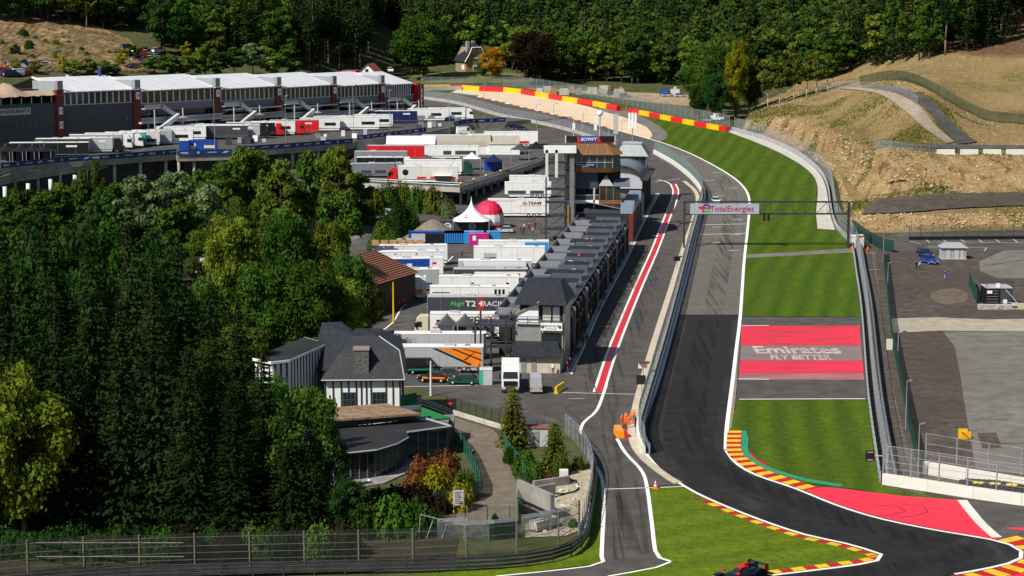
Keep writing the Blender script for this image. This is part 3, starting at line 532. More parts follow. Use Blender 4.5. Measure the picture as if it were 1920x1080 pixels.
    # the ploughed brown top of the hill: high ground
    sp = nt.nodes.new('ShaderNodeSeparateXYZ'); nt.links.new(g.outputs['Position'], sp.inputs[0]); nn = nt.nodes.new('ShaderNodeMath'); nn.operation = 'MULTIPLY_ADD'; nn.inputs[1].default_value = 5.0; nt.links.new(nz(0.04), nn.inputs[0]); nt.links.new(sp.outputs[2], nn.inputs[2])
    tp = nt.nodes.new('ShaderNodeMapRange'); tp.inputs[1].default_value = 35.0; tp.inputs[2].default_value = 36.2; nt.links.new(nn.outputs[0], tp.inputs[0])
    c = mix(tp.outputs[0], c, ramp(nz(0.4), [(0.35, (0.13, 0.075, 0.04)), (0.65, (0.24, 0.14, 0.08))]))
    nt.links.new(c, b.inputs['Base Color'])
    bp = nt.nodes.new('ShaderNodeBump'); bp.inputs['Strength'].default_value = 1.0; bp.inputs['Distance'].default_value = 1.5; nt.links.new(nz(0.8, 12, None, 0.78), bp.inputs['Height']); nt.links.new(bp.outputs[0], b.inputs['Normal'])
    me.materials.append(m); o = tag(obj('hill', me), kind='structure')
    return o, rows, Gd
HILL, HROWS, HG = hill()
from mathutils.bvhtree import BVHTree
HBVH = BVHTree.FromPolygons([Vector(v) for v in HG.reshape(-1, 3)], [tuple(p.vertices) for p in HILL.data.polygons])
def HP(u, v):
    """point of the hill surface seen at u, v (falls back to the valley floor)"""
    d = ray(u, v).normalized(); h = HBVH.ray_cast(Vector((0, 0, CAM_H)), d); g = G(u, v)
    if h[0] is not None and h[0].length < g.length + 5: return h[0]
    return g
def hz(x, y):
    h = HBVH.ray_cast(Vector((x, y, 200)), Vector((0, 0, -1))); z = TZ(x, y)
    return max(z, h[0].z) if h[0] is not None else z
def hill_sheet(name, left, right, m, up=0.12, n=8):
    L = resample([HP(u, v) for u, v in cr(left, n)], 1.0); Rr = resample([HP(u, v) for u, v in cr(right, n)], 1.0)
    k = 50; mb = MB(); vs = []; w = 5
    for i in range(k + 1):
        a = L[min(len(L) - 1, int(i / k * (len(L) - 1)))]; b = Rr[min(len(Rr) - 1, int(i / k * (len(Rr) - 1)))]
        zmax = []
        for q in range(w): p = a.lerp(b, q / (w - 1)); vs.append((p.x, p.y, hz(p.x, p.y) + up))
    mb.add(vs, [(i * w + q, i * w + q + 1, (i + 1) * w + q + 1, (i + 1) * w + q) for i in range(k) for q in range(w - 1)])
    o = mb.build(name, m, smooth=True); o['kind'] = 'structure'; return o
hill_sheet('hill_road', [(1630, 168), (1690, 178), (1735, 206), (1765, 240), (1795, 272)], [(1640, 162), (1700, 170), (1752, 196), (1790, 238), (1832, 268)], asph_pad, 0.35)
hill_sheet('hill_gravel_shoulder', [(1575, 167), (1646, 177), (1692, 206), (1734, 243), (1774, 270)], [(1600, 164), (1665, 172), (1722, 200), (1755, 238), (1790, 268)], ground_mat('pale_shoulder', [(0.30, 0.25, 0.19), (0.36, 0.305, 0.24), (0.24, 0.195, 0.15)], [0.15, 0.8], bump=0.4), 0.3)
hill_sheet('hill_bench_road', [(1650, 272), (1720, 277), (1800, 281), (1990, 282)], [(1650, 268), (1720, 272), (1800, 273), (1990, 275)], asph_pad, 0.3)
hill_sheet('lower_bench_road', [(1615, 403), (1700, 400), (1800, 392), (1990, 384)], [(1640, 374), (1700, 370), (1800, 364), (1990, 362)], asph_park, 0.3)

# ------------------------------------------------------------------ quarried bank behind the long pit building
def TP(u, v):
    y = 520.0
    while y < 1500:
        p = Yp(u, v, y)
        if p.z <= TZ(p.x, p.y): return p
        y += 1.5
    return Yp(u, v, 1000)
def bank():
    from mathutils import noise
    vs = []; nu, nv = 56, 36
    for i in range(nu + 1):
        u = -60 + 350 * i / nu; top = np.interp(u, [-60, 0, 80, 170, 240, 290], [26, 28, 32, 46, 74, 116])
        for k in range(nv + 1):
            p = TP(u, 136 - (136 - top) * k / nv); a = 1.3 * min(1, k / 4, (nv - k) / 4, (nu - i) / 4); n = noise.noise(p * 0.05) + 0.6 * noise.noise(p * 0.16) + 0.35 * noise.noise(p * 0.5)
            vs.append((p.x, p.y - a * n * 0.8, p.z + 0.35 + a * (n * 0.8 + 0.3)))
    w = nv + 1; fs = [(i * w + k, (i + 1) * w + k, (i + 1) * w + k + 1, i * w + k + 1) for i in range(nu) for k in range(nv)]
    me = bpy.data.meshes.new('quarry_bank'); me.from_pydata(vs, [], fs)
    me.materials.append(ground_mat('quarry_rock', [(0.10, 0.065, 0.036), (0.25, 0.145, 0.068), (0.34, 0.215, 0.105), (0.09, 0.078, 0.03)], [0.05, 0.3, 0.1], bump=1.0, bscale=0.9)); tag(obj('quarry_bank', me), kind='structure')
bank()
gsheet('forest_floor', [(-80, 470), (300, 420), (560, 420), (560, 690), (470, 760), (600, 860), (640, 950), (840, 965), (860, 1010), (850, 1062), (640, 1074), (300, 1086), (-80, 1112)], ground_mat('shade_dark_litter', [(0.022, 0.024, 0.009), (0.035, 0.034, 0.014), (0.05, 0.036, 0.018)], [0.1, 0.6], bump=0.6), 0.01)  # leaf litter, its colour kept dark to include the shade under the trees
def film(name, col, sx, lo, amt):
    m, nt, b = _mat(name); b.inputs['Base Color'].default_value = (*col, 1); b.inputs['Roughness'].default_value = 0.7; tr = nt.nodes.new('ShaderNodeBsdfTransparent'); mx = nt.nodes.new('ShaderNodeMixShader'); mp = nt.nodes.new('ShaderNodeMapping'); mp.inputs['Scale'].default_value = (sx, 0.05, 1); mp.inputs['Rotation'].default_value = (0, 0, -0.15); n = nt.nodes.new('ShaderNodeTexNoise'); n.inputs['Scale'].default_value = 0.7; n.inputs['Detail'].default_value = 6; nt.links.new(nt.nodes.new('ShaderNodeNewGeometry').outputs['Position'], mp.inputs[0]); nt.links.new(mp.outputs[0], n.inputs['Vector']); mr = nt.nodes.new('ShaderNodeMapRange'); mr.inputs[1].default_value = lo; mr.inputs[2].default_value = lo + 0.3; mr.inputs[4].default_value = amt; nt.links.new(n.outputs[0], mr.inputs[0]); nt.links.new(mr.outputs[0], mx.inputs[0]); nt.links.new(tr.outputs[0], mx.inputs[1]); nt.links.new(b.outputs[0], mx.inputs[2]); nt.links.new(mx.outputs[0], nt.nodes['Material Output'].inputs[0]); return m
rub = film('rubbered_line', (0.006, 0.006, 0.0065), 1.6, 0.42, 0.6); dust = film('offline_dust', (0.085, 0.072, 0.062), 0.5, 0.36, 0.4); rub2 = film('rubber_streak', (0.02, 0.019, 0.019), 2.2, 0.45, 0.55)
lines([([(1330, 600), (1312, 680), (1300, 760), (1310, 830), (1370, 890), (1480, 935), (1620, 985), (1740, 1015), (1800, 1035), (1760, 1052), (1600, 1080)], 3.6, 5)], 'rubbered_line', 0.034, rub)
lines([([(1272, 600), (1247, 690), (1226, 770), (1222, 820), (1234, 855), (1275, 890), (1340, 920), (1430, 955)], 3.0, 5), ([(1383, 600), (1372, 690), (1356, 790), (1352, 845), (1372, 874), (1425, 900)], 1.6, 5), ([(1800, 1012), (1870, 1024), (1890, 1040), (1860, 1056)], 2.2, 4)], 'offline_dust', 0.032, dust)
lines([([(1352, 330), (1372, 380), (1362, 450), (1345, 540), (1336, 590)], 3.5, 5), ([(1210, 470), (1172, 560), (1130, 650), (1104, 715)], 2.0, 4), ([(1232, 500), (1196, 600), (1165, 690), (1140, 780), (1150, 850), (1172, 920), (1180, 1030)], 2.2, 4), ([(1152, 880), (1158, 960), (1160, 1050)], 1.2, 3), ([(1195, 900), (1202, 970), (1206, 1040)], 1.2, 3)], 'rubber_streak', 0.034, rub2)
# ------------------------------------------------------------------ the upper paddock deck and the long pit building
clad = mat('dark_cladding', (0.055, 0.06, 0.07), 0.6, scale=0.5, col2=(0.075, 0.08, 0.092), stretch=(0.05, 0.05, 6)); clad2 = mat('grey_cladding', (0.13, 0.14, 0.155), 0.6, scale=0.5, col2=(0.17, 0.18, 0.195), stretch=(0.05, 0.05, 6))
pylon_m = mat('oxide_red_cladding', (0.15, 0.025, 0.018), 0.6, var=0.25, scale=0.6); mull = mat('pale_mullion', (0.55, 0.56, 0.57), 0.5)
ZU = 11.5; ZM = 7.5
EU = [-30, 113, 258, 408, 523, 627, 717, 775]; EV = [175, 172, 169.5, 166, 163.5, 161, 159, 158.2]; EY = [536, 552, 567, 588, 606, 625, 642, 653]
EP = [Yp(u, v, y) for u, v, y in zip(EU, EV, EY)]
pb = thing('pit_building', 'long grey pit building with a row of white membrane roofs and red pylons', 'building', (EP[0].x, EP[0].y, ZU))
org = Vector(pb.location)
BD = FNRM * 15.0
def at(o, d, t, b, z): p = o + d * t + FNRM * b; return Vector((p.x, p.y, z)) - org      # along, back, world height
roof_seam = mat('roof_membrane', (0.56, 0.575, 0.61), 0.6, var=0.06, scale=0.25)
for i in range(7):
    a, b = EP[i], EP[i + 1]; A = Vector((a.x, a.y, 0)); d = Vector((b.x - a.x, b.y - a.y, 0)); L = d.length; d.normalize(); ze = (a.z + b.z) / 2 + 0.15; zb = 10.0
    def wallq(mb, t0, t1, b0, z0, z1, th=0.4): mb.prism([at(A, d, t0, b0, 0)[:2], at(A, d, t1, b0, 0)[:2], at(A, d, t1, b0 + th, 0)[:2], at(A, d, t0, b0 + th, 0)[:2]], z0 - org.z, z1 - org.z)
    zw1 = ze - 0.35; zw0 = zw1 - 3.2                                        # top storey window band
    if i == 0:    # bar restaurant: blind wall, open terrace under sails
        mb = MB(); wallq(mb, -14, L - 1.2, 0, zb, zw0 - 0.2, 14); mb.build('terrace_block', clad, pb)
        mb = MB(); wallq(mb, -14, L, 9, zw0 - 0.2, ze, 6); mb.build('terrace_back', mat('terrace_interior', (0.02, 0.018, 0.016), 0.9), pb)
        for k in range(8):
            t = 2 + k * 3.1; mb = MB(); mb.rod(at(A, d, t, 0.3, zw0 - 0.2), at(A, d, t, 0.3, zw0 + 1.9), 0.14); mb.rod(at(A, d, t, 0.3, zw0 + 1.9), at(A, d, t + 1.2, 1.0, zw0 + 2.8), 0.14); mb.build('terrace_post', alu, pb)
        mb = MB(); wallq(mb, -14, L - 1.2, 0.1, zw0 - 0.2, zw0 + 0.35, 0.15); mb.build('terrace_parapet', dgreen, pb)
        mb = MB(); wallq(mb, 3.0, 13.8, -0.12, zw0 - 2.6, zw0 - 0.75, 0.1); sg = mb.build('wall_sign', paint('sign_grey', (0.42, 0.43, 0.45)), pb)
        p = at(A, d, 8.4, -0.16, zw0 - 1.65); lettering('BAR RESTAURANT A', 1.35, black, sg, p, math.atan2(d.y, d.x), sx=0.82, bold=0.02)
        for k in range(12): mb = MB(); t = 1.5 + k * 1.75 + (1.2 if k > 5 else 0); wallq(mb, t, t + 0.55, -0.06, zw0 - 6.0, zw0 - 4.7, 0.08); mb.build('window', glass, pb)
        # tensile sails
        sm = mat('sail_cloth', (0.36, 0.27, 0.19), 0.85, var=0.12, scale=0.3)
        N = 26; vs = []
        for r in range(9):
            for c in range(N + 1):
                t = -10 + (L + 12) * c / N; bk = -0.8 + 12.5 * r / 8; fr = r / 8.0
                pk = max(0, 1 - abs((t - 9.5) / 5.2)) ** 1.6 * math.sin(math.pi * min(1, fr * 1.15)) * 3.0 + max(0, 1 - abs((t - 2.0) / 5.0)) ** 1.6 * math.sin(math.pi * fr) * 2.6
                z = zw0 + 2.6 + 0.8 * math.sin(math.pi * fr) + pk - 0.4 * abs(math.sin(t * 0.9)) * (fr < 0.15)
                vs.append(at(A, d, t, bk, z))
        mb = MB(); mb.add(vs, [(r * (N + 1) + c, r * (N + 1) + c + 1, (r + 1) * (N + 1) + c + 1, (r + 1) * (N + 1) + c) for r in range(8) for c in range(N)]); mb.build('sail_canopy', sm, pb, smooth=True)
    else:
        mb = MB(); wallq(mb, 0.4, L - 0.1, 0, zw0 - (12 if i == 1 else 2.3), zw0, 14); body = mb.build('upper_wall', clad if i == 1 else clad2, pb)
        mb = MB(); wallq(mb, 0.4, L - 0.1, 0.15, zw0, zw1, 13); mb.build('window_band', glass_mat('band_glass_%d' % i, (0.035, 0.032, 0.028), 0.15), pb)
        n = 12; w = (L - 1.6) / n
        for k in range(n):
            mb = MB(); t = 1.0 + k * w; wallq(mb, t + 0.42, t + w - 0.06, 0.06, zw0 + 0.1, zw1 - 0.15, 0.06); mb.build('pane', glass, pb)
            mb = MB(); wallq(mb, t, t + 0.40, -0.05, zw0, zw1, 0.22); mb.build('mullion', mull, pb)
        mb = MB(); wallq(mb, 0.4, L, -0.12, zw0 - 0.18, zw0, 0.3); mb.build('sill', mull, pb)
        if i == 1:
            for k in range(12): mb = MB(); t = 3.0 + k * 1.7; wallq(mb, t, t + 0.5, -0.05, zw0 - 5.2, zw0 - 4.0, 0.08); mb.build('window', glass, pb)
            mb = MB(); wallq(mb, 0, L, 0.5, zb, zw0 - 9, 14); mb.build('lower_wall', clad, pb)
        else:
            mb = MB(); wallq(mb, 0.2, L, 1.6, zw0 - 5.2, zw0 - 2.3, 12); mb.build('storey_glazing', glass, pb)
            for k in range(9): mb = MB(); t = 1 + k * L / 9; wallq(mb, t, t + 0.14, 1.5, zw0 - 5.2, zw0 - 2.3, 0.12); mb.build('glazing_bar', mgrey, pb)
            mb = MB(); wallq(mb, -0.5, L, -2.2, zw0 - 5.7, zw0 - 5.2, 4); mb.build('balcony_slab', lgrey, pb)
            mb = MB(); wallq(mb, -0.5, L, -2.2, zw0 - 5.2, zw0 - 4.1, 0.06); mb.build('balcony_rail', mesh_mat('rail_mesh_%d' % i, (0.25, 0.27, 0.3), 0.9, wscale=4), pb)
            mb = MB(); wallq(mb, -0.5, L, -2.25, zw0 - 4.14, zw0 - 4.04, 0.12); mb.build('handrail', alu, pb)
            if i >= 3: mb = MB(); wallq(mb, 1.5, L - 0.5, -2.0, zw0 - 2.75, zw0 - 2.35, 2.2); mb.build('balcony_canopy', lgrey, pb)
            mb = MB(); wallq(mb, 0, L, 2.5, zb, zw0 - 5.7, 11); mb.build('garage_front', black, pb)
            for k in range(5): mb = MB(); p = at(A, d, 2 + k * L / 5, -1.9, 0); mb.bb(p.x - 0.16, p.x + 0.16, p.y - 0.16, p.y + 0.16, zb - org.z, zw0 - 5.7 - org.z); mb.build('column', lgrey, pb)
            # outside zigzag stair next to the pylon
            st = bpy.data.objects.new('outside_stair', None); link(st, pb)
            mb = MB(); wallq(mb, 0.4, 6.2, -2.6, zw0 - 1.6, zw0 - 1.35, 2.5); mb.build('landing', lgrey, st); mb = MB(); wallq(mb, 0.4, 6.2, -2.65, zw0 - 1.3, zw0 - 0.3, 0.06); mb.build('landing_rail', mesh_mat('stair_mesh_%d' % i, (0.42, 0.44, 0.47), 1.1, wscale=3), st)
            for (t0, z0, t1, z1, bk) in ((6.2, zw0 - 1.5, 10.8, zw0 - 4.3, -3.4), (10.8, zw0 - 4.3, 3.4, zw0 - 8.4, -5.0), (5.5, zw0 - 8.4, 10.5, zw0 - 11.0, -6.4)):
                mb = MB(); q = [at(A, d, t0, bk, z0), at(A, d, t1, bk, z1), at(A, d, t1, bk, z1 + 1.25), at(A, d, t0, bk, z0 + 1.25)]; e = FNRM * 1.3
                mb.add(q + [p + e for p in q], [(0, 1, 2, 3), (7, 6, 5, 4), (0, 4, 5, 1), (3, 2, 6, 7)]); mb.build('stair_flight', lgrey, st)
            mb = MB(); wallq(mb, 10.6, 13.6, -5.2, zw0 - 4.5, zw0 - 4.25, 2.8); mb.build('landing', white, st)
            for t in (2.2, 12.2): mb = MB(); p = at(A, d, t, -4.6, 0); mb.bb(p.x - 0.15, p.x + 0.15, p.y - 0.15, p.y + 0.15, zb - org.z, zw0 - 1.6 - org.z); mb.build('stair_post', lgrey, st)
        # white membrane roof in strips
        n = 7; zr = ze + 3.4
        for k in range(n):
            t0 = 1.0 + (L - 1.0) * k / n; t1 = 1.0 + (L - 1.0) * (k + 1) / n - 0.07; h = 0.12
            q = [at(A, d, t0, -0.9, ze - 0.1), at(A, d, t1, -0.9, ze - 0.1), at(A, d, t1, 15, zr), at(A, d, t0, 15, zr)]; q2 = [at(A, d, t0, 30, ze), at(A, d, t1, 30, ze)]
            mb = MB(); mb.add(q + q2, [(0, 1, 2, 3), (3, 2, 5, 4)]); mb.add([p - Vector((0, 0, 0.25)) for p in q], [(3, 2, 1, 0)]); mb.build('roof_panel', roof_seam, pb)
        mb = MB(); q = [at(A, d, 1.0, -0.95, ze - 0.1), at(A, d, 1.0, 15, zr)]; mb.rod(q[0] + Vector((0, 0, 0.1)), q[1] + Vector((0, 0, 0.1)), 0.28, 5); mb.build('roof_verge', white, pb)
        mb = MB(); q = [at(A, d, 0.4, -0.95, ze - 0.05), at(A, d, L, -0.95, ze - 0.05)]; mb.rod(q[0], q[1], 0.16, 5); mb.build('gutter', alu, pb)
        mb = MB(); q = [at(A, d, 0.9, 0.2, ze - 0.6), at(A, d, L, 0.2, ze - 0.6), at(A, d, L, 15, ze + 3.0), at(A, d, 0.9, 15, ze + 3.0), at(A, d, 0.9, 29, ze - 0.4), at(A, d, L, 29, ze - 0.4)]; mb.add(q, [(0, 1, 2, 3), (3, 2, 5, 4)]); mb.build('roof_lining', clad2, pb)
    # party wall between two roofs and the red pylon in front of it
    if i < 6:
        E = A + d * L; mb = MB(); q0 = 0.9
        def pq(t0, t1, b0, b1, z0, z1): mb.prism([at(E, d, t0, b0, 0)[:2], at(E, d, t1, b0, 0)[:2], at(E, d, t1, b1, 0)[:2], at(E, d, t0, b1, 0)[:2]], z0 - org.z, z1 - org.z)
        pq(-0.9, 0.3, 0.8, 12, ze - 0.5, ze + 2.3); mb.build('party_wall', mat('party_wall_grey', (0.26, 0.285, 0.295), 0.7, var=0.08, scale=0.3), pb)
        mb = MB(); pq(-1.2, 0.5, -0.6, 0.85, ze + 0.2, ze + 2.6); mb.build('ventilator', mgrey, pb)
        mb = MB(); pq(-1.7, 0.3, -0.7, 0.8, zb, ze + 0.15); py = mb.build('pylon', pylon_m, pb)
        for zz in ((ze - 5.0, ze - 8.9) if i == 0 else (ze - 1.2,)):
            mb = MB(); pq(-1.1, 0.1, -0.85, -0.72, zz - 1.6, zz + 0.4); sg = mb.build('number_plate', white, py); lettering('12' if i == 0 else str(12 - 2 * i), 1.2, black, sg, at(E, d, -0.5, -0.9, zz - 0.6), math.atan2(d.y, d.x), name='numeral')
# red end tower
o_ = EP[7]; mb = MB(); A = Vector((o_.x, o_.y, 0)); d = FDIR
def eq(mb, t0, t1, b0, b1, z0, z1): mb.prism([at(A, d, t0, b0, 0)[:2], at(A, d, t1, b0, 0)[:2], at(A, d, t1, b1, 0)[:2], at(A, d, t0, b1, 0)[:2]], z0 - org.z, z1 - org.z)
eq(mb, 0.5, 2.0, -1, 10, 10, 23.2); mb.build('end_tower', red, pb); mb = MB(); eq(mb, 0.6, 3.4, -1.4, -1.02, 10, 23.0); pn = mb.build('tower_panel', pylon_m, pb)
for k, ch in enumerate('PIT BUILDING'[:0] or '|||||'): mb = MB(); eq(mb, 2.1, 2.7, -1.5, -1.42, 13.5 + k * 1.7, 14.7 + k * 1.7); mb.build('panel_mark', white, pn)
# --- deck slabs
def slab(name, label, pts, z1, th, m, mside):
    P = [Vector((p.x, p.y, 0)) for p in pts]; t = thing(name, label, 'deck', (P[0].x, P[0].y, z1)); mb = MB(); L = [(p.x - P[0].x, p.y - P[0].y) for p in P]
    tris = tessellate_polygon([P]); n = len(L)
    top = MB(); top.add([(x, y, 0) for x, y in L], [tuple(q) for q in tris]); o = top.build('surface', m, t); recalc(o.data)
    if o.data.polygons[0].normal.z < 0: o.data.flip_normals()
    mb.add([(x, y, -0.03) for x, y in L] + [(x, y, -th) for x, y in L], [(i, (i + 1) % n, n + (i + 1) % n, n + i) for i in range(n)] + [tuple(i + n for i in q) for q in tris]); mb.build('slab', mside, t); return t
deck_front = [Zp(u, v, ZU) for u, v in [(-120, 331), (0, 316), (128, 303), (185, 300), (330, 289), (333, 292), (440, 289), (442, 284), (520, 279), (664, 268), (668, 263), (800, 247), (850, 236), (885, 231), (950, 228)]]
upper_pts = deck_front + [Vector((20, 665, 0)), Vector((-29, 662, 0)), Vector((-150, 532, 0)), Vector((-190, 500, 0))]
ud = slab('upper_deck', 'upper concrete paddock deck in front of the long pit building', upper_pts, ZU, 1.5, asph_pad, dconcrete)
o0 = Vector(ud.location)
for k, (a, b) in enumerate(zip(deck_front[:10], deck_front[1:11])):
    L = (b - a).length; n = max(1, int(L / 7))
    if L < 4: continue
    for j in range(n):
        p = a.lerp(b, (j + 0.5) / n); q = Vector((p.x, p.y, 0)) + Vector((0.3, 1.2, 0)) - Vector((o0.x, o0.y, 0)); mb = MB(); mb.rod((q.x, q.y, hp(p.y) - ZU - 0.3), (q.x, q.y, -1.45), 0.42, 8); mb.build('pillar', concrete, ud, smooth=True)
mb = MB(); bk = [Vector((p.x - o0.x, p.y - o0.y + 9, -8 )) for p in deck_front[:10]]; mb.sweep(bk, [(0, -4), (0, 6.4), (-0.3, 6.4), (-0.3, -4)]); mb.build('undercroft_wall', clad, ud)
# retaining wall down to the middle deck
rw = thing('retaining_wall', 'concrete retaining wall between the two paddock decks', 'wall', deck_front[10]); ro = Vector(rw.location); mb = MB(); mb.sweep([Vector((p.x, p.y - 0.3, 0)) - Vector((ro.x, ro.y, 0)) for p in deck_front[10:]], [(-0.2, -6.5), (-0.2, -0.05), (0.2, -0.05), (0.2, -6.5)]); mb.build('wall_face', concrete, rw)
# lower access ramp at the far left
rp = [Zp(-120, 365, 9), Zp(0, 332, 9.2), Zp(100, 317, 9.6), Zp(190, 304, 10.4)]; ra = thing('access_ramp', 'concrete access ramp on round pillars at the left edge below the deck', 'ramp', rp[0]); ro = Vector(rp[0])
mb = MB(); mb.sweep([p - ro for p in rp], [(-3.2, 0), (-3.2, -1.3), (3.0, -1.3), (3.0, 0.9), (2.7, 0.9), (2.7, 0)]); mb.build('ramp_slab', dconcrete, ra)
for (u, v) in ((6, 352), (50, 346), (92, 338), (138, 330)):
    p = Zp(u, v, 8.2); mb = MB(); mb.rod(Vector((p.x, p.y + 1.5, hp(p.y))) - ro, Vector((p.x, p.y + 1.5, 8.3)) - ro, 0.5, 10); mb.build('pillar', wconcrete, ra, smooth=True)
mb = MB()
for k in range(3): mb.tube([p - ro + Vector((0, -2.9, 1.3 + 0.45 * k)) for p in rp], 0.05, 5)
mb.build('railing', steel, ra)
# --- blue advertising banners along the deck edges
bann = mat('banner_blue', (0.010, 0.035, 0.16), 0.6, var=0.12, scale=0.4)
def banners(pts, label):
    path = [Vector((p.x, p.y, ZU)) for p in pts]; t = thing('banner_barrier', label, 'barrier', path[0]); o1 = Vector(path[0]); P = resample(path, 3.6)
    for k, (a, b) in enumerate(zip(P, P[1:])):
        d = (b - a).normalized(); n = Vector((d.y, -d.x, 0)); mb = MB(); c = (a + b) / 2 - o1 + Vector((0, 0, 0.7)) + n * 0.25; rz = math.atan2(d.y, d.x); mb.box((0, 0, 0), ((b - a).length * 0.985, 0.12, 1.3)); q = mb.build('banner_panel', bann, t, c, rz)
        mb = MB(); s = k % 4
        if s == 0: mb.bb(-1.1, 0.9, -0.085, -0.063, -0.12, 0.22); mb.bb(-0.7, 1.2, -0.085, -0.063, -0.28, -0.18)
        elif s == 1: mb.rod((0, -0.085, 0), (0, -0.063, 0), 0.33, 10)
        elif s == 2: mb.bb(-1.2, 1.2, -0.085, -0.063, -0.1, 0.12)
        else: mb.add([(-1.0, -0.085, -0.25), (0.2, -0.085, -0.25), (1.0, -0.085, 0.25), (-0.2, -0.085, 0.25)], [(0, 1, 2, 3)])
        mb.build('banner_mark', lgrey, q)
banners(deck_front[1:4], 'blue banner strip on the deck edge at the far left'); banners(deck_front[3:5], 'blue banner strip between the black trailer and the blue container'); banners([deck_front[5], deck_front[6]], 'blue banner strip on the jutting deck bay below the blue container'); banners([deck_front[7], deck_front[8], deck_front[9]], 'blue banner strip on the deck edge below the red trucks'); banners(deck_front[10:12], 'blue banner strip on the retaining wall behind the silver trucks'); banners(deck_front[12:15], 'blue banner strip on the deck corner nearest the race track')
# --- middle deck
mid_front = [Zp(u, v, ZM) for u, v in [(600, 338), (690, 343), (862, 351), (985, 312), (1040, 292), (1040, 268), (950, 262)]]
mid_pts = mid_front + [Vector((p.x, p.y - 0.6, 0)) for p in reversed(deck_front[9:14])]
md = slab('middle_deck', 'middle concrete paddock deck with the arched tent and trucks', mid_pts, ZM, 1.25, asph_pad, concrete); o0 = Vector(md.location)
edge = [mid_front[1], mid_front[2], mid_front[3], mid_front[4]]
for k, (a, b) in enumerate(zip(edge, edge[1:])):
    n = [3, 9, 3][k]
    for j in range(n):
        p = a.lerp(b, (j + 0.5) / n) - o0; mb = MB(); mb.bb(p.x - 0.3 - 0.8, p.x + 0.3 - 0.8, p.y + 0.5, p.y + 1.1, hp(p.y + o0.y) - ZM - 0.2, -1.2); mb.build('pillar', concrete, md)
        if k: mb = MB(); mb.bb(p.x - 0.9 - 0.8, p.x + 0.5, p.y + 0.4, p.y + 1.2, -1.9, -1.26); mb.build('corbel', concrete, md)
mb = MB(); mb.sweep([p - o0 + Vector((-4.5, 7, 0)) for p in edge], [(0, -7.5), (0, -1.3), (-0.3, -1.3), (-0.3, -7.5)]); mb.build('undercroft_wall', clad, md)
rail = thing('deck_railing', 'grey steel guardrail with yellow drums along the right edge of the middle deck', 'railing', edge[1]); ro = Vector(edge[1]); mb = MB(); mb.sweep([p - ro for p in edge[1:]], [(-0.1, 0.5), (-0.1, 0.85), (0.1, 0.85), (0.1, 0.5)]); mb.build('rail_beam', steel, rail); P = resample(edge[1:], 2.5)
for p in P: mb = MB(); q = p - ro; mb.bb(q.x - 0.06, q.x + 0.06, q.y - 0.06, q.y + 0.06, 0, 1.1); mb.build('post', steel, rail)
for j in (1, 5, 9, 14):
    q = P[min(j, len(P) - 1)]; mb = MB(); mb.lathe([(0, 0), (0.33, 0), (0.33, 0.35), (0.36, 0.36), (0.36, 0.6), (0.33, 0.62), (0.33, 0.95), (0, 0.95)], n=12); tag(mb.build('yellow_drum', yellow, None, (q.x - 0.5, q.y + 0.4, ZM), 0, True), ['yellow drum at the corner of the middle deck', 'second yellow drum along the deck railing', 'third yellow drum along the deck railing', 'farthest yellow drum along the deck railing'][(1, 5, 9, 14).index(j)], 'drum')
fr = thing('deck_railing', 'pipe railing along the front edge of the middle deck before the red-cabbed truck', 'railing', mid_front[1]); ro = Vector(mid_front[1])
for k in range(2): mb = MB(); mb.rod(Vector((0, 0, 0.55 + 0.5 * k)), mid_front[2] - ro + Vector((0, 0, 0.55 + 0.5 * k)), 0.05, 5); mb.build('rail', steel, fr)
for p in resample([mid_front[1], mid_front[2]], 2.6): mb = MB(); q = p - ro; mb.rod(q, q + Vector((0, 0, 1.1)), 0.05, 5); mb.build('post', steel, fr)
# stair block between the decks
p = Zp(842, 250, ZM); sb = thing('stair_block', 'dark grey stair block between the two paddock decks', 'stair block', p); mb = MB(); mb.bb(-3.0, 3.4, 0, 5, 0, 4.9); mb.build('block', clad2, sb); mb = MB(); mb.bb(1.2, 3.45, -0.06, -0.01, 0.1, 4.9); mb.build('dark_panel', dgrey, sb)
for k in range(9): mb = MB(); mb.bb(-3.2 - k * 0.62, -2.58 - k * 0.62, 1.0, 2.6, 0.4 * k, 0.4 * k + 0.15); mb.build('step', lgrey, sb)
mb = MB(); mb.add([(-2.8, 0.95, 0.6), (-8.4, 0.95, 4.3), (-8.4, 0.95, 5.2), (-2.8, 0.95, 1.5)], [(0, 1, 2, 3)]); mb.build('stair_rail', mgrey, sb)
# ------------------------------------------------------------------ the old pit row along the pit lane
PA = G(1049, 690); PBp = G(1178, 464); PE = Vector((PBp.x - PA.x, PBp.y - PA.y, 0)).normalized(); PRZ = math.atan2(PE.y, PE.x)
def lane(t, left=0.0): p = PA + PE * t + Vector((-PE.y, PE.x, 0)) * left; return Vector((p.x, p.y, hp(p.y)))
louver = mat('louvre_cladding', (0.30, 0.30, 0.30), 0.6, col2=(0.36, 0.36, 0.36), scale=0.5); terr_grey = mat('terrace_panel', (0.085, 0.098, 0.128), 0.45, var=0.15, scale=0.4); dark_roof = mat('dark_felt', (0.015, 0.016, 0.018), 0.7, var=0.25, scale=0.5); brown_clad = mat('bronze_cladding', (0.20, 0.095, 0.04), 0.45, var=0.15, scale=0.5); lane_wall = mat('lane_wall_brown', (0.020, 0.017, 0.016), 0.7, var=0.3, scale=0.6)
pr = thing('pit_row', 'old pit garages with stepped grey roof terraces along the pit lane', 'building', lane(9.5), PRZ)
NM = 12; ML = 10.2; H0 = 6.1
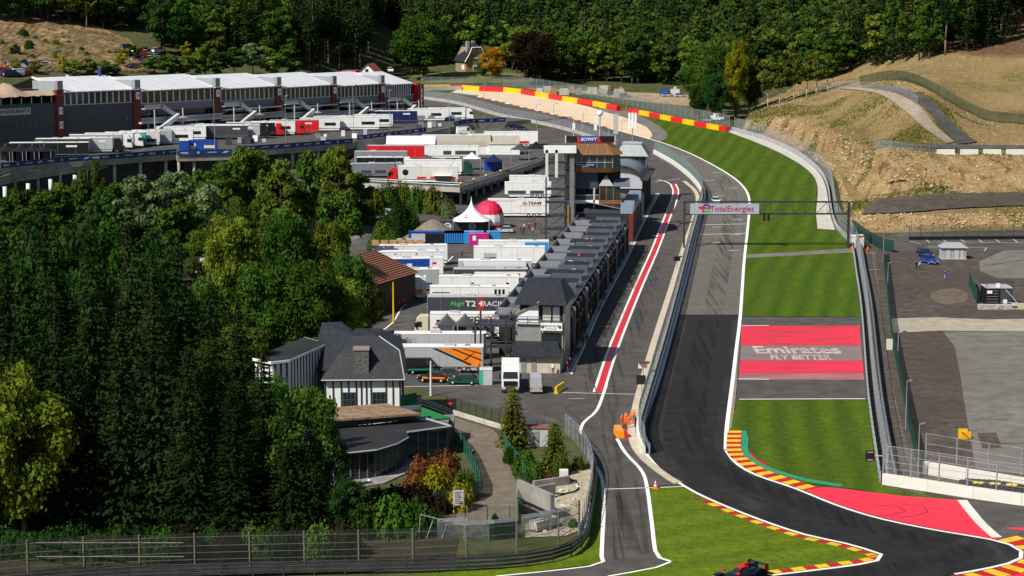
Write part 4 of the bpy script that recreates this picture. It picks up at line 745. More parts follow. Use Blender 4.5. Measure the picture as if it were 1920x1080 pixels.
for k in range(NM):
    x0 = k * ML; x1 = x0 + ML
    mb = MB(); mb.bb(x0, x1 - 0.02, 0.6, 10.5, 0, H0); mb.build('garage_block', lane_wall, pr)
    mb = MB(); mb.bb(x0 + 0.7, x1 - 0.7, 0.5, 0.58, 0.05, 3.1); mb.build('garage_door', dgrey if k % 3 else black, pr)
    mb = MB(); mb.bb(x0, x0 + 0.28, -0.35, 0.55, 0, H0 - 0.05); mb.build('column', mgrey if k % 2 else dsteel, pr); mb = MB(); mb.bb(x0 + ML / 2 - 0.2, x0 + ML / 2 + 0.2, -0.5, 0.5, 0, H0); mb.build('column', dsteel, pr)
    mb = MB(); mb.bb(x0 + 0.5, x1, -0.3, 0.55, 3.3, 3.55); mb.build('lintel', black, pr)
    for j in range(3): mb = MB(); w = x0 + 1.0 + j * 3.0; mb.bb(w, w + 2.4, 0.52, 0.59, 3.9, 5.5); mb.build('window', glass, pr)
    mb = MB(); mb.bb(x0, x1 - 0.05, 0.3, 10.8, H0 + 0.02, H0 + 0.22); mb.build('terrace_floor', terr_grey, pr)
    mb = MB(); mb.bb(x0 + 5.0 + 0.5 * (k % 3), x1 - 0.3, 1.2, 5.6 + 0.7 * (k % 4), H0 + 1.25, H0 + 1.45); mb.build('awning_roof', dark_roof, pr)
    for j in range(3): mb = MB(); mb.bb(x0 + 4.85, x0 + 4.95, 1.2 + j * 1.75, 1.2 + j * 1.75 + 1.7, H0 + 0.24, H0 + 1.5); mb.build('screen_pane', terr_grey, pr)
    mb = MB(); mb.bb(x0, x0 + 0.12, 6.6, 10.6, H0 + 0.24, H0 + 1.3); mb.build('side_screen', mgrey, pr)
    for j in range(3): mb = MB(); mb.bb(x0 + 1.0 + j * 3.2, x0 + 2.6 + j * 3.2, 9.2, 11.8, H0 - 0.5, H0 - 0.3); mb.build('canopy_fin', (mgrey, dgrey, lgrey)[(j + k) % 3], pr)
    mb = MB(); mb.bb(x0, x1, 10.7, 10.8, H0 + 0.24, H0 + 1.2); mb.build('back_parapet', mgrey, pr)
    for z in (0.75, 1.25): mb = MB(); mb.rod((x0, 0.35, H0 + z), (x1, 0.35, H0 + z), 0.05, 5); mb.build('rail', dsteel, pr)
    for j in range(4): mb = MB(); mb.rod((x0 + j * 2.5, 0.35, H0 + 0.2), (x0 + j * 2.5, 0.35, H0 + 1.3), 0.05, 5); mb.build('rail_post', dsteel, pr)
    mb = MB(); mb.box((x0 + 2.4, -0.3, H0 - 0.7), (1.9, 0.06, 1.1), 0, 0, Matrix.Rotation(R(28), 3, 'X')); mb.build('tilted_panel', mgrey, pr) if k > 6 else None
    for j in range(3): mb = MB(); mb.box((x0 + 1.2 + 1.1 * j, 2.0 + (k * 1.7 + j * 2.3) % 5, H0 + 0.6), (0.7, 0.7, 0.75), 0.4 * j); mb.build('roof_unit', (lgrey, white, dgrey)[(j + k) % 3], pr)
# --- end building: slate roof, dormer, balcony, sign, lean-to
eb = thing('race_control_house', 'slate-roofed end building with balcony and sign at the near end of the pit row', 'building', lane(0, -0.7), PRZ); eb.scale = (1, 0.84, 1)
mb = MB(); mb.bb(0, 9.3, 0.3, 8.3, 0, 6.6); mb.build('lower_storeys', cream, eb); mb = MB(); mb.bb(0.4, 9.3, 0.5, 8.0, 6.6, 9.7); mb.build('upper_storey', lane_wall, eb)
for j in range(26): mb = MB(); mb.bb(-0.14, -0.02, 4.1, 8.7, 3.0 + j * 0.17, 3.11 + j * 0.17); mb.build('louvre', louver, eb)
for j in range(26): mb = MB(); mb.bb(0.0, 2.6, 8.32, 8.46, 3.0 + j * 0.17, 3.11 + j * 0.17); mb.build('louvre', louver, eb)
for j in range(3): mb = MB(); mb.bb(-0.08, -0.02, 0.5 + j * 1.2, 1.62 + j * 1.2, 3.0, 5.3); mb.build('window', glass, eb)
mb = MB(); mb.bb(-0.6, -0.3, 0.3, 4.1, 5.75, 6.85); sg = mb.build('sign_board', white, eb); lettering('CIRCUIT DE SPA', 0.42, dgrey, sg, (-0.33 - 0.3, 2.2, 6.42), -math.pi / 2); lettering('FRANCORCHAMPS', 0.22, dgrey, sg, (-0.63, 2.2, 6.02), -math.pi / 2)
for y_ in (0.7, 3.8): mb = MB(); mb.rod((-0.63, y_, 6.3), (-0.61, y_, 6.3), 0.26, 8); mb.build('sign_emblem', dgrey, sg)
mb = MB(); mb.bb(-0.5, 0.4, 0.3, 8.6, 6.62, 6.84); mb.build('balcony_floor', lgrey, eb)
for z in (7.25, 7.75): mb = MB(); mb.tube([(0.4, 0.2, z), (-0.5, 0.2, z), (-0.5, 8.6, z), (0.4, 8.6, z)], 0.06, 5); mb.build('balcony_rail', dsteel, eb)
for y_ in (0.2, 2.3, 4.4, 6.5, 8.6): mb = MB(); mb.rod((-0.5, y_, 6.7), (-0.5, y_, 7.8), 0.06, 5); mb.build('balcony_post', dsteel, eb)
mb = MB(); mb.bb(0.3, 0.37, 0.9, 2.1, 7.0, 9.2); mb.build('window', alu, eb); mb = MB(); mb.bb(0.3, 0.37, 2.4, 3.9, 7.0, 9.2); mb.build('window', mat('blind', (0.50, 0.48, 0.42), 0.8), eb)
mb = MB(); mb.eyx([(4.6, 6.9), (8.3, 6.9), (8.3, 8.3), (4.6, 9.9)], -0.2, 3.2); mb.build('dormer_wall', white, eb); mb = MB(); mb.eyx([(4.4, 10.15), (8.8, 8.2), (8.8, 8.0), (4.4, 9.92)], -0.45, 3.2); mb.build('dormer_roof', mat('dormer_roof', (0.26, 0.21, 0.16), 0.8, var=0.15, scale=0.6), eb)
mb = MB(); v = [(-0.9, -0.5, 9.6), (11, -0.5, 9.6), (11, 9.0, 9.6), (-0.9, 9.0, 9.6), (4.2, 1.2, 12.4), (8.4, 1.2, 12.4), (8.4, 7.6, 12.4), (4.2, 7.6, 12.4)]; mb.add(v, [(0, 1, 5, 4), (1, 2, 6, 5), (2, 3, 7, 6), (3, 0, 4, 7), (4, 5, 6, 7), (3, 2, 1, 0)]); mb.build('slate_roof', slate, eb)
mb = MB(); mb.bb(0.2, 8.5, 0.0, 0.28, 0, 9.6); mb.build('lane_pier', mgrey, eb)
mb = MB(); mb.bb(-4.2, 0.0, 0.2, 8.2, 0, 2.5); ln = mb.build('lean_to', cream, eb)
mb = MB(); mb.add([(-4.9, -0.2, 2.45), (-4.9, 8.8, 2.45), (0.0, 9.2, 3.9), (0.0, 1.2, 3.9), (-4.9, -0.2, 2.62), (-4.9, 8.8, 2.62), (0.0, 9.2, 4.08), (0.0, 1.2, 4.08)], [(3, 2, 1, 0), (4, 5, 6, 7), (0, 1, 5, 4), (3, 0, 4, 7), (1, 2, 6, 5)]); mb.build('lean_to_roof', slate, eb)
for y_ in (4.4, 6.2): mb = MB(); mb.bb(-4.28, -4.21, y_, y_ + 0.85, 0, 2.1); mb.build('door', mgrey, eb)
# steel escape stair on the paddock side
st = thing('escape_stair', 'black steel escape stair with platforms beside the end building', 'stair', lane(1.0, 7.4), PRZ)
for (x, y) in ((-2, 0.5), (-2, 5.2), (3.5, 0.5), (3.5, 5.2), (-2, 2.8)): mb = MB(); mb.rod((x, y, 0), (x, y, 7.6), 0.14, 6); mb.build('post', dsteel, st)
for (z, y0, y1) in ((3.0, -0.3, 3.4), (6.2, -0.3, 5.3)):
    mb = MB(); mb.bb(-2.1, 3.6, y0, y1, z, z + 0.18); mb.build('platform', dsteel, st)
    for h in (0.5, 1.0): mb = MB(); mb.tube([(-2.05, y0, z + h), (-2.05, y1, z + h), (3.5, y1, z + h)], 0.05, 5); mb.build('rail', dsteel, st)
for (y0, z0, y1, z1, x0) in ((6.8, 0.1, 3.2, 3.0, -1.6), (1.2, 3.0, 4.8, 6.2, 0.6), (1.0, 6.3, -1.2, 8.6, 2.4)):
    for j in range(11): f = j / 10; mb = MB(); mb.bb(x0, x0 + 1.2, y0 + (y1 - y0) * f - 0.17, y0 + (y1 - y0) * f + 0.17, z0 + (z1 - z0) * f, z0 + (z1 - z0) * f + 0.07); mb.build('step', dsteel, st)
    for dx in (0, 1.2): mb = MB(); mb.rod((x0 + dx, y0, z0 + 1), (x0 + dx, y1, z1 + 1), 0.05, 5); mb.rod((x0 + dx, y0, z0), (x0 + dx, y1, z1), 0.08, 5); mb.build('stringer', dsteel, st)
# ------------------------------------------------------------------ control tower
TC = G(1112, 447); tw = thing('control_tower', 'control tower with bronze roof cap and glazed cabin beside the pit lane', 'tower', TC)
mb = MB(); mb.bb(-5.9, -3.9, 0, 5, 0, 18.6); mb.build('brick_pier', cream, tw)
for z in (4.6, 8.4, 11.2, 14.9): mb = MB(); mb.bb(-5.95, -3.85, -0.05, 0, z, z + 0.35); mb.build('pier_joint', dgrey, tw)
mb = MB(); mb.bb(-3.9, 6.0, 1.6, 8.5, 0, 15.0); mb.build('shaft', lane_wall, tw)
for z in (3.9, 7.8):
    mb = MB(); mb.bb(-5.9, 1.2, -0.6, 1.6, z, z + 0.75); mb.build('balcony_slab', white, tw); mb = MB(); mb.bb(1.3, 6.2, -0.75, 1.6, z - 0.1, z + 0.8); mb.build('bay_band', brown_clad, tw)
    mb = MB(); mb.bb(-3.8, 1.2, -0.5, -0.44, z + 0.8, z + 1.75); mb.build('balustrade_glass', mat('smoked_glass', (0.04, 0.05, 0.06), 0.2), tw); mb = MB(); mb.rod((-5.9, -0.5, z + 1.85), (1.2, -0.5, z + 1.85), 0.06, 5); mb.build('handrail', alu, tw)
    for j in range(4): mb = MB(); mb.bb(-3.6 + j * 1.2, -2.6 + j * 1.2, 1.5, 1.57, z + 0.8, z + 3.2); mb.build('window', glass, tw)
for z in (0.6, 4.75, 8.7):
    for j in range(3): mb = MB(); mb.bb(1.5 + j * 1.5, 2.8 + j * 1.5, -0.62, 1.5, z, z + 3.0); mb.build('bay_window', glass, tw); mb = MB(); mb.bb(1.25 + j * 1.5, 1.48 + j * 1.5, -0.72, 1.5, z - 0.2, z + 3.1); mb.build('bay_mullion', brown_clad, tw)
mb = MB(); mb.bb(-0.05, 0.35, -0.6, -0.2, 0, 11.2); mb.build('white_post', lgrey, tw)
mb = MB(); mb.bb(-3.8, 0.95, 0.2, 1.58, 11.0, 14.7); mb.build('shutter_panel', mat('blue_grey_shutter', (0.045, 0.062, 0.088), 0.5, var=0.1, scale=0.5, stretch=(8, 1, 0.1)), tw)
mb = MB(); mb.add([(1.2, -0.9, 11.7), (4.4, -0.9, 11.7), (4.4, 2, 11.7), (1.2, 2, 11.7), (2.8, 0.5, 14.0)], [(0, 1, 4), (1, 2, 4), (2, 3, 4), (3, 0, 4)]); mb.build('hip_roof', mat('zinc', (0.34, 0.36, 0.36), 0.5, var=0.1, scale=0.6), tw); mb = MB(); mb.eyx([(-0.9, 11.7), (2.0, 13.2), (2.0, 13.0), (-0.9, 11.5)], 4.4, 8.0); mb.build('bay_roof', mat('glazed_roof', (0.11, 0.13, 0.16), 0.25), tw)
def octo(x0, x1, y0, y1, c): return [(x0, y0), (x1 - c, y0), (x1, y0 + c), (x1, y1 - c), (x1 - c, y1), (x0, y1)]
lo = octo(-4.7, 6.0, -1.6, 8.5, 2.0); hi_ = octo(-3.4, 4.2, 0.2, 7.0, 1.3); md_ = octo(-4.4, 5.6, -1.2, 8.2, 1.9)
def frus(p, z0, q, z1):
    n = len(p); mb = MB(); mb.add([(x, y, z0) for x, y in p] + [(x, y, z1) for x, y in q], [(i, (i + 1) % n, n + (i + 1) % n, n + i) for i in range(n)] + [tuple(range(n, 2 * n)), tuple(range(n - 1, -1, -1))]); return mb
frus(md_, 14.7, lo, 15.7).build('cabin_sill', brown_clad, tw); frus(lo, 15.72, octo(-4.5, 5.8, -1.35, 8.3, 1.95), 18.6).build('cabin_glazing', glass, tw)
for j in range(6): mb = MB(); x = -4.4 + j * 1.7; mb.bb(x - 0.09, x + 0.09, -1.66, -1.4, 15.7, 18.6); mb.build('cabin_mullion', mgrey, tw)
mb = MB(); mb.bb(-4.7, 4.0, -1.68, -1.58, 16.9, 17.0); mb.build('cabin_rail', lgrey, tw); mb = MB(); mb.bb(-4.3, 0.6, -1.70, -1.62, 15.85, 16.8); sg = mb.build('cabin_banner', navy, tw); lettering('Spa-Francorchamps', 0.5, white, sg, (-1.9, -1.72, 16.45)); lettering('CIRCUIT', 0.35, white, sg, (-1.9, -1.72, 16.05))
frus(octo(-5.4, 6.5, -2.2, 9.0, 2.2), 18.62, hi_, 20.9).build('bronze_roof', brown_clad, tw)
for j in range(8): mb = MB(); f = j / 7; x = -5.2 + 9.0 * f; x2 = -3.4 + 6.2 * f; mb.rod((x, -2.18, 18.66), (x2, 0.2, 20.92), 0.05, 4); mb.build('roof_seam', mat('bronze_seam', (0.12, 0.055, 0.025), 0.5), tw)
mb = MB(); mb.bb(-3.3, 4.1, 0.22, 0.5, 20.9, 21.15); mb.build('roof_edge', dred, tw)
# mast clutter on the tower roof
for k, (x, z1, r) in enumerate(((-4.2, 25.5, 0.28), (-2.4, 27.0, 0.1), (1.6, 26.5, 0.35), (3.6, 25.0, 0.1), (5.5, 24.0, 0.1))): mb = MB(); mb.rod((x, 6, 20.9), (x, 6, z1), r * 0.5, 6); mb.build('mast', alu, tw)
mb = MB(); mb.lathe([(0.02, 1.5), (0.5, 1.3), (0.72, 0.75), (0.5, 0.2), (0.02, 0)], (1.6, 6, 26.4), 12); mb.build('radome', white, tw, smooth=True)
for k, (x, z) in enumerate(((0.6, 23.4), (0.6, 25.0), (-4.2, 23.4))): mb = MB(); mb.bb(x - 0.3, x + 0.3, 5.4, 5.8, z, z + 1.5); mb.build('antenna_panel', white, tw)
mb = MB(); mb.bb(4.6, 5.6, 5, 6, 22.6, 27); mb.build('antenna_panel', lgrey, tw)
sc_ = bpy.data.objects.new('scoreboard', None); link(sc_, tw)
for (x0, x1, m) in ((-6.0, -3.4, black), (-3.3, 1.2, blue), (1.3, 4.6, black)): mb = MB(); mb.bb(x0, x1, 1.8, 2.2, 21.0, 22.4); mb.build('board', m, sc_)
lettering('ECMWT', 0.95, white, sc_, (-1.05, 1.76, 21.7), bold=0.02, ital=0.2)
for x in (-6.1, 4.75): mb = MB(); mb.bb(x - 0.12, x + 0.12, 1.7, 2.3, 20.9, 22.5); mb.build('frame_post', lgrey, sc_)
for x in (-3.35, 1.15): mb = MB(); mb.add([(x - 0.1, 1.74, 21.1), (x + 0.5, 1.74, 21.1), (x + 0.2, 1.74, 22.3), (x - 0.3, 1.74, 22.3)], [(0, 1, 2, 3)]); mb.build('red_stripe', red, sc_)
# open steel stair tower at its left
sx = G(1042, 452); s2 = thing('stair_tower', 'open steel stair tower left of the control tower', 'stair tower', sx)
for x in (-2.1, 2.1):
    for y in (0, 4): mb = MB(); mb.bb(x - 0.13, x + 0.13, y - 0.13, y + 0.13, 0, 20.5); mb.build('corner_post', dsteel, s2)
for z in np.arange(2.5, 20.0, 2.9):
    mb = MB(); mb.bb(-2.3, 2.3, -0.2, 4.2, z, z + 0.2); mb.build('landing', dsteel, s2); mb = MB(); mb.add([(-1.8, 0.5, z - 2.6), (1.8, 0.5, z), (1.8, 1.8, z), (-1.8, 1.8, z - 2.6)], [(0, 1, 2, 3)]); mb.build('flight', dsteel, s2)
    for h in (0.6, 1.1): mb = MB(); mb.rod((-2.2, -0.15, z + h), (2.2, -0.15, z + h), 0.04, 4); mb.build('rail', steel, s2)
for x in (-2.3, -0.2): mb = MB(); mb.bb(x, x + 0.6, -0.3, 0.1, 14.0, 20.0); mb.build('white_pipe', offwhite, s2)
mb = MB(); mb.bb(-2.6, 4.4, -0.3, 4.3, 19.3, 20.6); mb.build('head_box', white, s2)
mb = MB(); mb.bb(3.0, 4.0, 0.5, 1.8, 0, 20.5); mb.build('duct', mat('blue_grey_duct', (0.16, 0.185, 0.21), 0.5, var=0.1, scale=0.4), s2); mb = MB(); mb.rod((2.7, 0.1, 0), (2.7, 0.1, 8), 0.09, 5); mb.build('yellow_pole', yellow, s2)
# --- buildings beyond the tower
tb = thing('tin_roof_block', 'pit block with corrugated tin roof and blue sawtooth lights behind the control tower', 'building', lane(140, 0), PRZ); z0 = 0
mb = MB(); mb.bb(0, 30, 0.5, 10, -1, 6.2); mb.build('block', lane_wall, tb); tin = mat('tin_sheet', (0.36, 0.33, 0.31), 0.5, scale=0.4, col2=(0.24, 0.2, 0.18), stretch=(0.2, 6, 1))
for j in range(10): mb = MB(); mb.add([(j * 3.0, 2.4, 7.2), (j * 3.0 + 2.95, 2.4, 7.0), (j * 3.0 + 2.95, 10.6, 8.6), (j * 3.0, 10.6, 8.8)], [(0, 1, 2, 3)]); mb.build('tin_sheet', tin, tb)
mb = MB(); mb.bb(0, 30, 2.4, 10.3, 6.2, 6.95); mb.build('roof_kerb', dgrey, tb)
for j in range(7): mb = MB(); mb.exy([(j * 4.2, 6.2), (j * 4.2 + 4.0, 6.2), (j * 4.2 + 0.4, 8.6)], -0.4, 2.3); mb.build('sawtooth_light', mat('sky_light', (0.20, 0.24, 0.32), 0.3), tb)
for j in range(8): mb = MB(); mb.bb(j * 3.8, j * 3.8 + 0.5, -0.5, 0.45, -0.5, 6.1); mb.build('column', mgrey if j % 2 else pylon_m, tb)
vb = thing('vaulted_stand', 'barrel-vaulted grandstand roof at the far end of the pit row', 'building', lane(174, -1), PRZ)
arc = [(1 + 11 * (1 - math.cos(a)) / 2, 8.6 + 3.4 * math.sin(a)) for a in np.linspace(0, math.pi, 13)]
mb = MB(); n = len(arc); mb.add([(-0.6, y, z) for y, z in arc] + [(26, y, z) for y, z in arc], [(i, i + 1, n + i + 1, n + i) for i in range(n - 1)]); mb.add([(-0.6, y, z - 0.35) for y, z in arc] + [(26, y, z - 0.35) for y, z in arc], [(n + i, n + i + 1, i + 1, i) for i in range(n - 1)]); mb.build('vault', mat('blue_grey_roof', (0.13, 0.15, 0.18), 0.4, var=0.12, scale=0.3), vb, smooth=True)
mb = MB(); mb.tube([(-0.65, y, z - 0.1) for y, z in arc], 0.28, 6); mb.build('vault_rim', dsteel, vb); mb = MB(); mb.add([(0.3, y, z - 0.3) for y, z in arc] + [(0.3, 12, 6.5), (0.3, 1, 6.5)], [tuple(range(n)) + (n, n + 1)]); mb.build('gable_screen', lgrey, vb)
mb = MB(); mb.bb(0.5, 26, 1.5, 11.5, -1.5, 8.5); mb.build('stand_body', lane_wall, vb)
for j in range(7): mb = MB(); mb.bb(1 + j * 4, 1.4 + j * 4, 0.6, 1.45, -1, 8.4); mb.build('fin', dsteel, vb)
mb = MB(); mb.box((12, 0.3, 8.8), (27, 1.6, 0.4)); mb.build('edge_beam', dsteel, vb)
tt = thing('timing_tower', 'grey timing tower with sloping zinc roof and antenna mast behind the vaulted stand', 'tower', lane(196, 4), PRZ - math.pi / 2)
mb = MB(); mb.bb(-3.6, 3.6, -3, 4, -1, 11.5); mb.build('shaft', mgrey, tt); frus([(-4.2, -3.8), (4.2, -3.8), (4.2, 4.6), (-4.2, 4.6)], 11.5, [(-2.2, -1.6), (2.2, -1.6), (2.2, 2.6), (-2.2, 2.6)], 14.3).build('zinc_roof', mat('zinc_pale', (0.30, 0.335, 0.335), 0.5, var=0.12, scale=0.5), tt)
for j in range(5): mb = MB(); mb.bb(-3.4 + j * 1.4, -2.2 + j * 1.4, -3.1, -3.02, 9.2, 11.2); mb.build('window', glass, tt)
mb = MB(); mb.bb(-2.4, 2.4, -1.8, 2.8, 14.35, 14.6); mb.build('roof_deck', lgrey, tt); mb = MB(); mb.rod((0, 0, 14.5), (0, 0, 22), 0.12, 6); mb.build('mast', steel, tt)
for x in (-0.75, 0, 0.75): mb = MB(); mb.bb(x - 0.28, x + 0.28, -0.5, -0.2, 18.0, 21.8); mb.build('antenna_panel', white, tt)
# ------------------------------------------------------------------ gantry over the start straight
GY = 424.0; gl = Yp(1284, 462, GY); gn = thing('overhead_gantry', 'steel truss gantry with a pale advertising board across the start straight', 'gantry', (gl.x, GY, 0))
def gp(u, v, y=GY): p = Yp(u, v, y); return Vector((p.x - gl.x, p.y - GY, p.z))
for u in (1284, 1593):
    for dy in (0, 1.2): mb = MB(); b = gp(u, 380); mb.bb(b.x - 0.16, b.x + 0.16, dy - 0.14, dy + 0.14, 0, b.z + 0.1); mb.build('leg', dsteel, gn)
for dy in (0, 1.2):
    for v in (379, 401.5): a, b = gp(1284, v), gp(1593, v); mb = MB(); mb.bb(a.x, b.x, dy - 0.1, dy + 0.1, a.z - 0.11, a.z + 0.11); mb.build('chord', dsteel, gn)
us = np.linspace(1424, 1593, 9)
for k in range(8): a = gp(us[k], 401); b = gp(us[k + 1], 379); mb = MB(); mb.rod(a, b, 0.07, 5); mb.rod(gp(us[k], 401), gp(us[k], 379), 0.06, 5); mb.build('truss_brace', dsteel, gn)
a, b = gp(1294, 381.5), gp(1423, 401); mb = MB(); mb.bb(a.x, b.x, -0.32, -0.18, b.z, a.z); bd = mb.build('advertising_board', paint('board_grey', (0.36, 0.40, 0.47), 0.6), gn)
c = gp(1372, 391.3); lettering('TotalEnergies', 1.75, mat('logo_red', (0.45, 0.02, 0.07), 0.5), bd, (c.x, -0.36, c.z), sx=0.98, bold=0.012)
c = gp(1321, 391); mb = MB()
ring = [(math.cos(a_), math.sin(a_)) for a_ in np.linspace(R(-10), R(200), 14)]; mb.add([(c.x + 0.35 + x * 0.95, -0.35, c.z + 0.1 + z * 0.95) for x, z in ring] + [(c.x + 0.35 + x * 0.55, -0.35, c.z + 0.1 + z * 0.55) for x, z in ring], [(i, 14 + i, 15 + i, i + 1) for i in range(13)]); mb.build('logo_arc', blue, bd)
mb = MB(); mb.add([(c.x - 1.5, -0.37, c.z + 0.45), (c.x - 1.1, -0.37, c.z - 0.05), (c.x - 0.65, -0.37, c.z), (c.x - 0.4, -0.37, c.z - 0.9), (c.x - 0.1, -0.37, c.z - 0.85), (c.x - 0.2, -0.37, c.z - 0.05), (c.x + 1.0, -0.37, c.z), (c.x + 1.1, -0.37, c.z + 0.25), (c.x - 0.8, -0.37, c.z + 0.5)], [(0, 1, 2, 3, 4, 5, 6, 7, 8)]); mb.build('logo_bar', mat('logo_red2', (0.6, 0.02, 0.03), 0.5), bd)
ring = [(math.cos(a_), math.sin(a_)) for a_ in np.linspace(R(215), R(330), 9)]; mb = MB(); mb.add([(c.x + 0.35 + x * 0.95, -0.35, c.z + 0.1 + z * 0.95) for x, z in ring] + [(c.x + 0.35 + x * 0.5, -0.35, c.z + 0.1 + z * 0.5) for x, z in ring], [(i, 9 + i, 10 + i, i + 1) for i in range(8)]); mb.build('logo_leaf', mat('logo_green', (0.08, 0.4, 0.08), 0.5), bd)
for (u, v) in ((1433, 407), (1441, 407)): q = gp(u, v); mb = MB(); mb.bb(q.x - 0.25, q.x + 0.25, -0.2, 0.2, q.z - 0.8, q.z + 0.8); mb.build('signal_lamp', black, gn)
# ------------------------------------------------------------------ barriers and fences
wire_g = mesh_mat('green_wire_mesh', (0.01, 0.06, 0.045), 0.85, wscale=9); wire_s = mesh_mat('steel_wire_mesh', (0.45, 0.48, 0.52), 0.15, wscale=9); wire_d = mesh_mat('dark_wire_mesh', (0.05, 0.06, 0.055), 0.26, wscale=9); wire_p = mesh_mat('pit_wall_mesh', (0.16, 0.25, 0.25), 0.6, wscale=9)
def panel_strip(path, z0, z1, org, lean=0.0):
    mb = MB(); vs = []; us_ = [0.0]; n = len(path)
    for i, p in enumerate(path):
        if i: us_.append(us_[-1] + (Vector(path[i]) - Vector(path[i - 1])).length)
        a = path[max(0, i - 1)]; b = path[min(n - 1, i + 1)]; t = Vector((b[0] - a[0], b[1] - a[1], 0)).normalized(); r = Vector((t.y, -t.x, 0))
        vs.append(Vector(p) - org + Vector((0, 0, z0))); vs.append(Vector(p) - org + r * lean + Vector((0, 0, z1)))
    mb.add(vs, [(2 * i, 2 * i + 2, 2 * i + 3, 2 * i + 1) for i in range(n - 1)]); return mb, us_
def fence(name, label, path, h, step, post_m, mesh_m, pr_=0.06, z0=0.05, rails=(), lean=0.0, cat='fence', panels=True, base=0.0):
    P = resample(path, step); t = thing(name, label, cat, P[0]); org = Vector(P[0]); n = len(P)
    mbp = MB(); mbp.rod((0, 0, base), (0, 0, h), pr_, 6); pm = mbp.mesh('post', post_m)
    for i, p in enumerate(P):
        a = P[max(0, i - 1)]; b = P[min(n - 1, i + 1)]; rz = math.atan2(b.y - a.y, b.x - a.x); o = obj('post', pm, t, Vector(p) - org, rz)
        if lean: o.rotation_euler = (math.atan2(lean, h) * 1.0, 0, rz)
    if panels and mesh_m is not None:
        mb, us_ = panel_strip(P, base + z0, h, org, lean); o = mb.build('wire_mesh', mesh_m, t); uv = o.data.uv_layers.new(name='UVMap')
        for f in o.data.polygons:
            i = f.index
            for li, (uu, vv) in zip(f.loop_indices, ((us_[i], 0), (us_[i + 1], 0), (us_[i + 1], h), (us_[i], h))): uv.data[li].uv = (uu, vv)
    for z in rails:
        mb = MB(); mb.tube([Vector(p) - org + Vector((0, 0, z)) for p in P], 0.035, 4); mb.build('rail_wire', post_m, t)
    return t
def guardrail(label, path, step=4.0, rails=3, z=0.35, m=None, side=1, post_h=None):
    m = m or steel; P = resample(path, step); t = thing('guardrail', label, 'guardrail', P[0]); org = Vector(P[0]); n = len(P); fine = [Vector(p) - org for p in P]
    prof = [(0.0, -0.16), (0.07, -0.12), (0.07, -0.05), (0.0, 0.0), (0.07, 0.05), (0.07, 0.12), (0.0, 0.16), (-0.03, 0.16), (-0.03, -0.16)]; prof = [(a * side, b) for a, b in prof]
    for k in range(rails): mb = MB(); mb.sweep([p + Vector((0, 0, z + 0.42 * k)) for p in fine], prof); mb.build('rail', m, t)
    mb = MB(); mb.bb(-0.07, 0.07, -0.06, 0.06, -0.2, (post_h or z + 0.42 * rails - 0.15)); pm = mb.mesh('post', m)
    for p in fine: obj('post', pm, t, p)
    return t
def wall(name, label, path, w, h, m, seg=4.0, cat='wall', piece='wall_section', mats=None, z=0.0, gap=0.03):
    P = resample(path, seg); t = thing(name, label, cat, P[0]); org = Vector(P[0])
    for i, (a, b) in enumerate(zip(P, P[1:])):
        d = b - a; L = d.length; mb = MB(); c = (a + b) / 2 - org; mb.box((0, 0, h / 2), (L - gap, w, h)); o = mb.build(piece, mats[i % len(mats)] if mats else m, t, c + Vector((0, 0, z)), math.atan2(d.y, d.x)); o.rotation_euler.y = -math.asin(max(-1, min(1, d.z / L)))
    return t
# pit wall with its catch fence
pw = gpath([(1226, 288), (1260, 307), (1292, 332), (1312, 356), (1316, 372), (1308, 405), (1294, 455), (1272, 540), (1246, 637), (1221, 722), (1206, 772), (1196, 812), (1201, 842), (1207, 853)], 5)
wall('pit_wall', 'pale concrete pit wall between the pit lane and the start straight', pw, 0.5, 1.15, wconcrete, 5.0)
fence('pit_wall_fence', 'tall mesh fence standing on the pit wall', [p + Vector((0.1, 0, 0)) for p in pw], 3.6, 3.2, steel, wire_p, 0.05, base=1.1, rails=(3.55,))
guardrail('steel guardrail on the track side of the pit wall', [p + Vector((0.75, 0, 0)) for p in pw[8:]], 3.0, 3, 0.3, mat('blue_grey_rail', (0.30, 0.33, 0.40), 0.5, var=0.15, scale=0.8, metal=0.3))
# pit wall perches
for k, (u, v, lab) in enumerate([(1203, 735, 'black signalling board on the pit wall near the pit exit'), (1206, 712, 'small canopied signalling stand on the pit wall'), (1270, 505, 'dark signal lamp arm on the pit wall halfway along')]):
    p = G(u, v); t = thing('signal_stand', lab, 'signal', p); mb = MB(); mb.bb(-0.06, 0.06, -0.06, 0.06, 0, 2.2); mb.build('post', steel, t); mb = MB(); mb.bb(-0.75, 0.55, -0.12, 0.1, 1.1 + 0.6 * (k > 0), 2.4); mb.build('board', black if k != 1 else offwhite, t)
    if k: mb = MB(); mb.bb(-0.7, 0.9, -0.6, 0.6, 2.5, 2.62); mb.build('canopy', dred if k == 1 else black, t)
# catch fence and rails along the right-hand side
right = [(1372, 245), (1434, 263), (1492, 289), (1532, 319), (1551, 350), (1559, 400), (1570, 431), (1596, 464), (1606, 520), (1616, 594), (1628, 748), (1646, 880), (1650, 905)]
rp_ = gpath(right, 5)
guardrail('galvanised three-rail guardrail along the right-hand grass', rp_, 3.0, 3, 0.3, mat('bright_rail', (0.46, 0.49, 0.54), 0.4, var=0.15, scale=0.6, metal=0.3), side=-1)
fence('catch_fence', 'tall steel catch fence behind the right-hand guardrail', [p + Vector((0.9, 0.2, 0)) for p in rp_], 4.2, 3.0, steel, wire_s, 0.06, rails=(1.4, 2.8, 4.15))
guardrail('second guardrail on the outer side of the right-hand catch fence', [p + Vector((1.9, 0.3, 0)) for p in rp_[35:]], 3.0, 3, 0.3, steel)
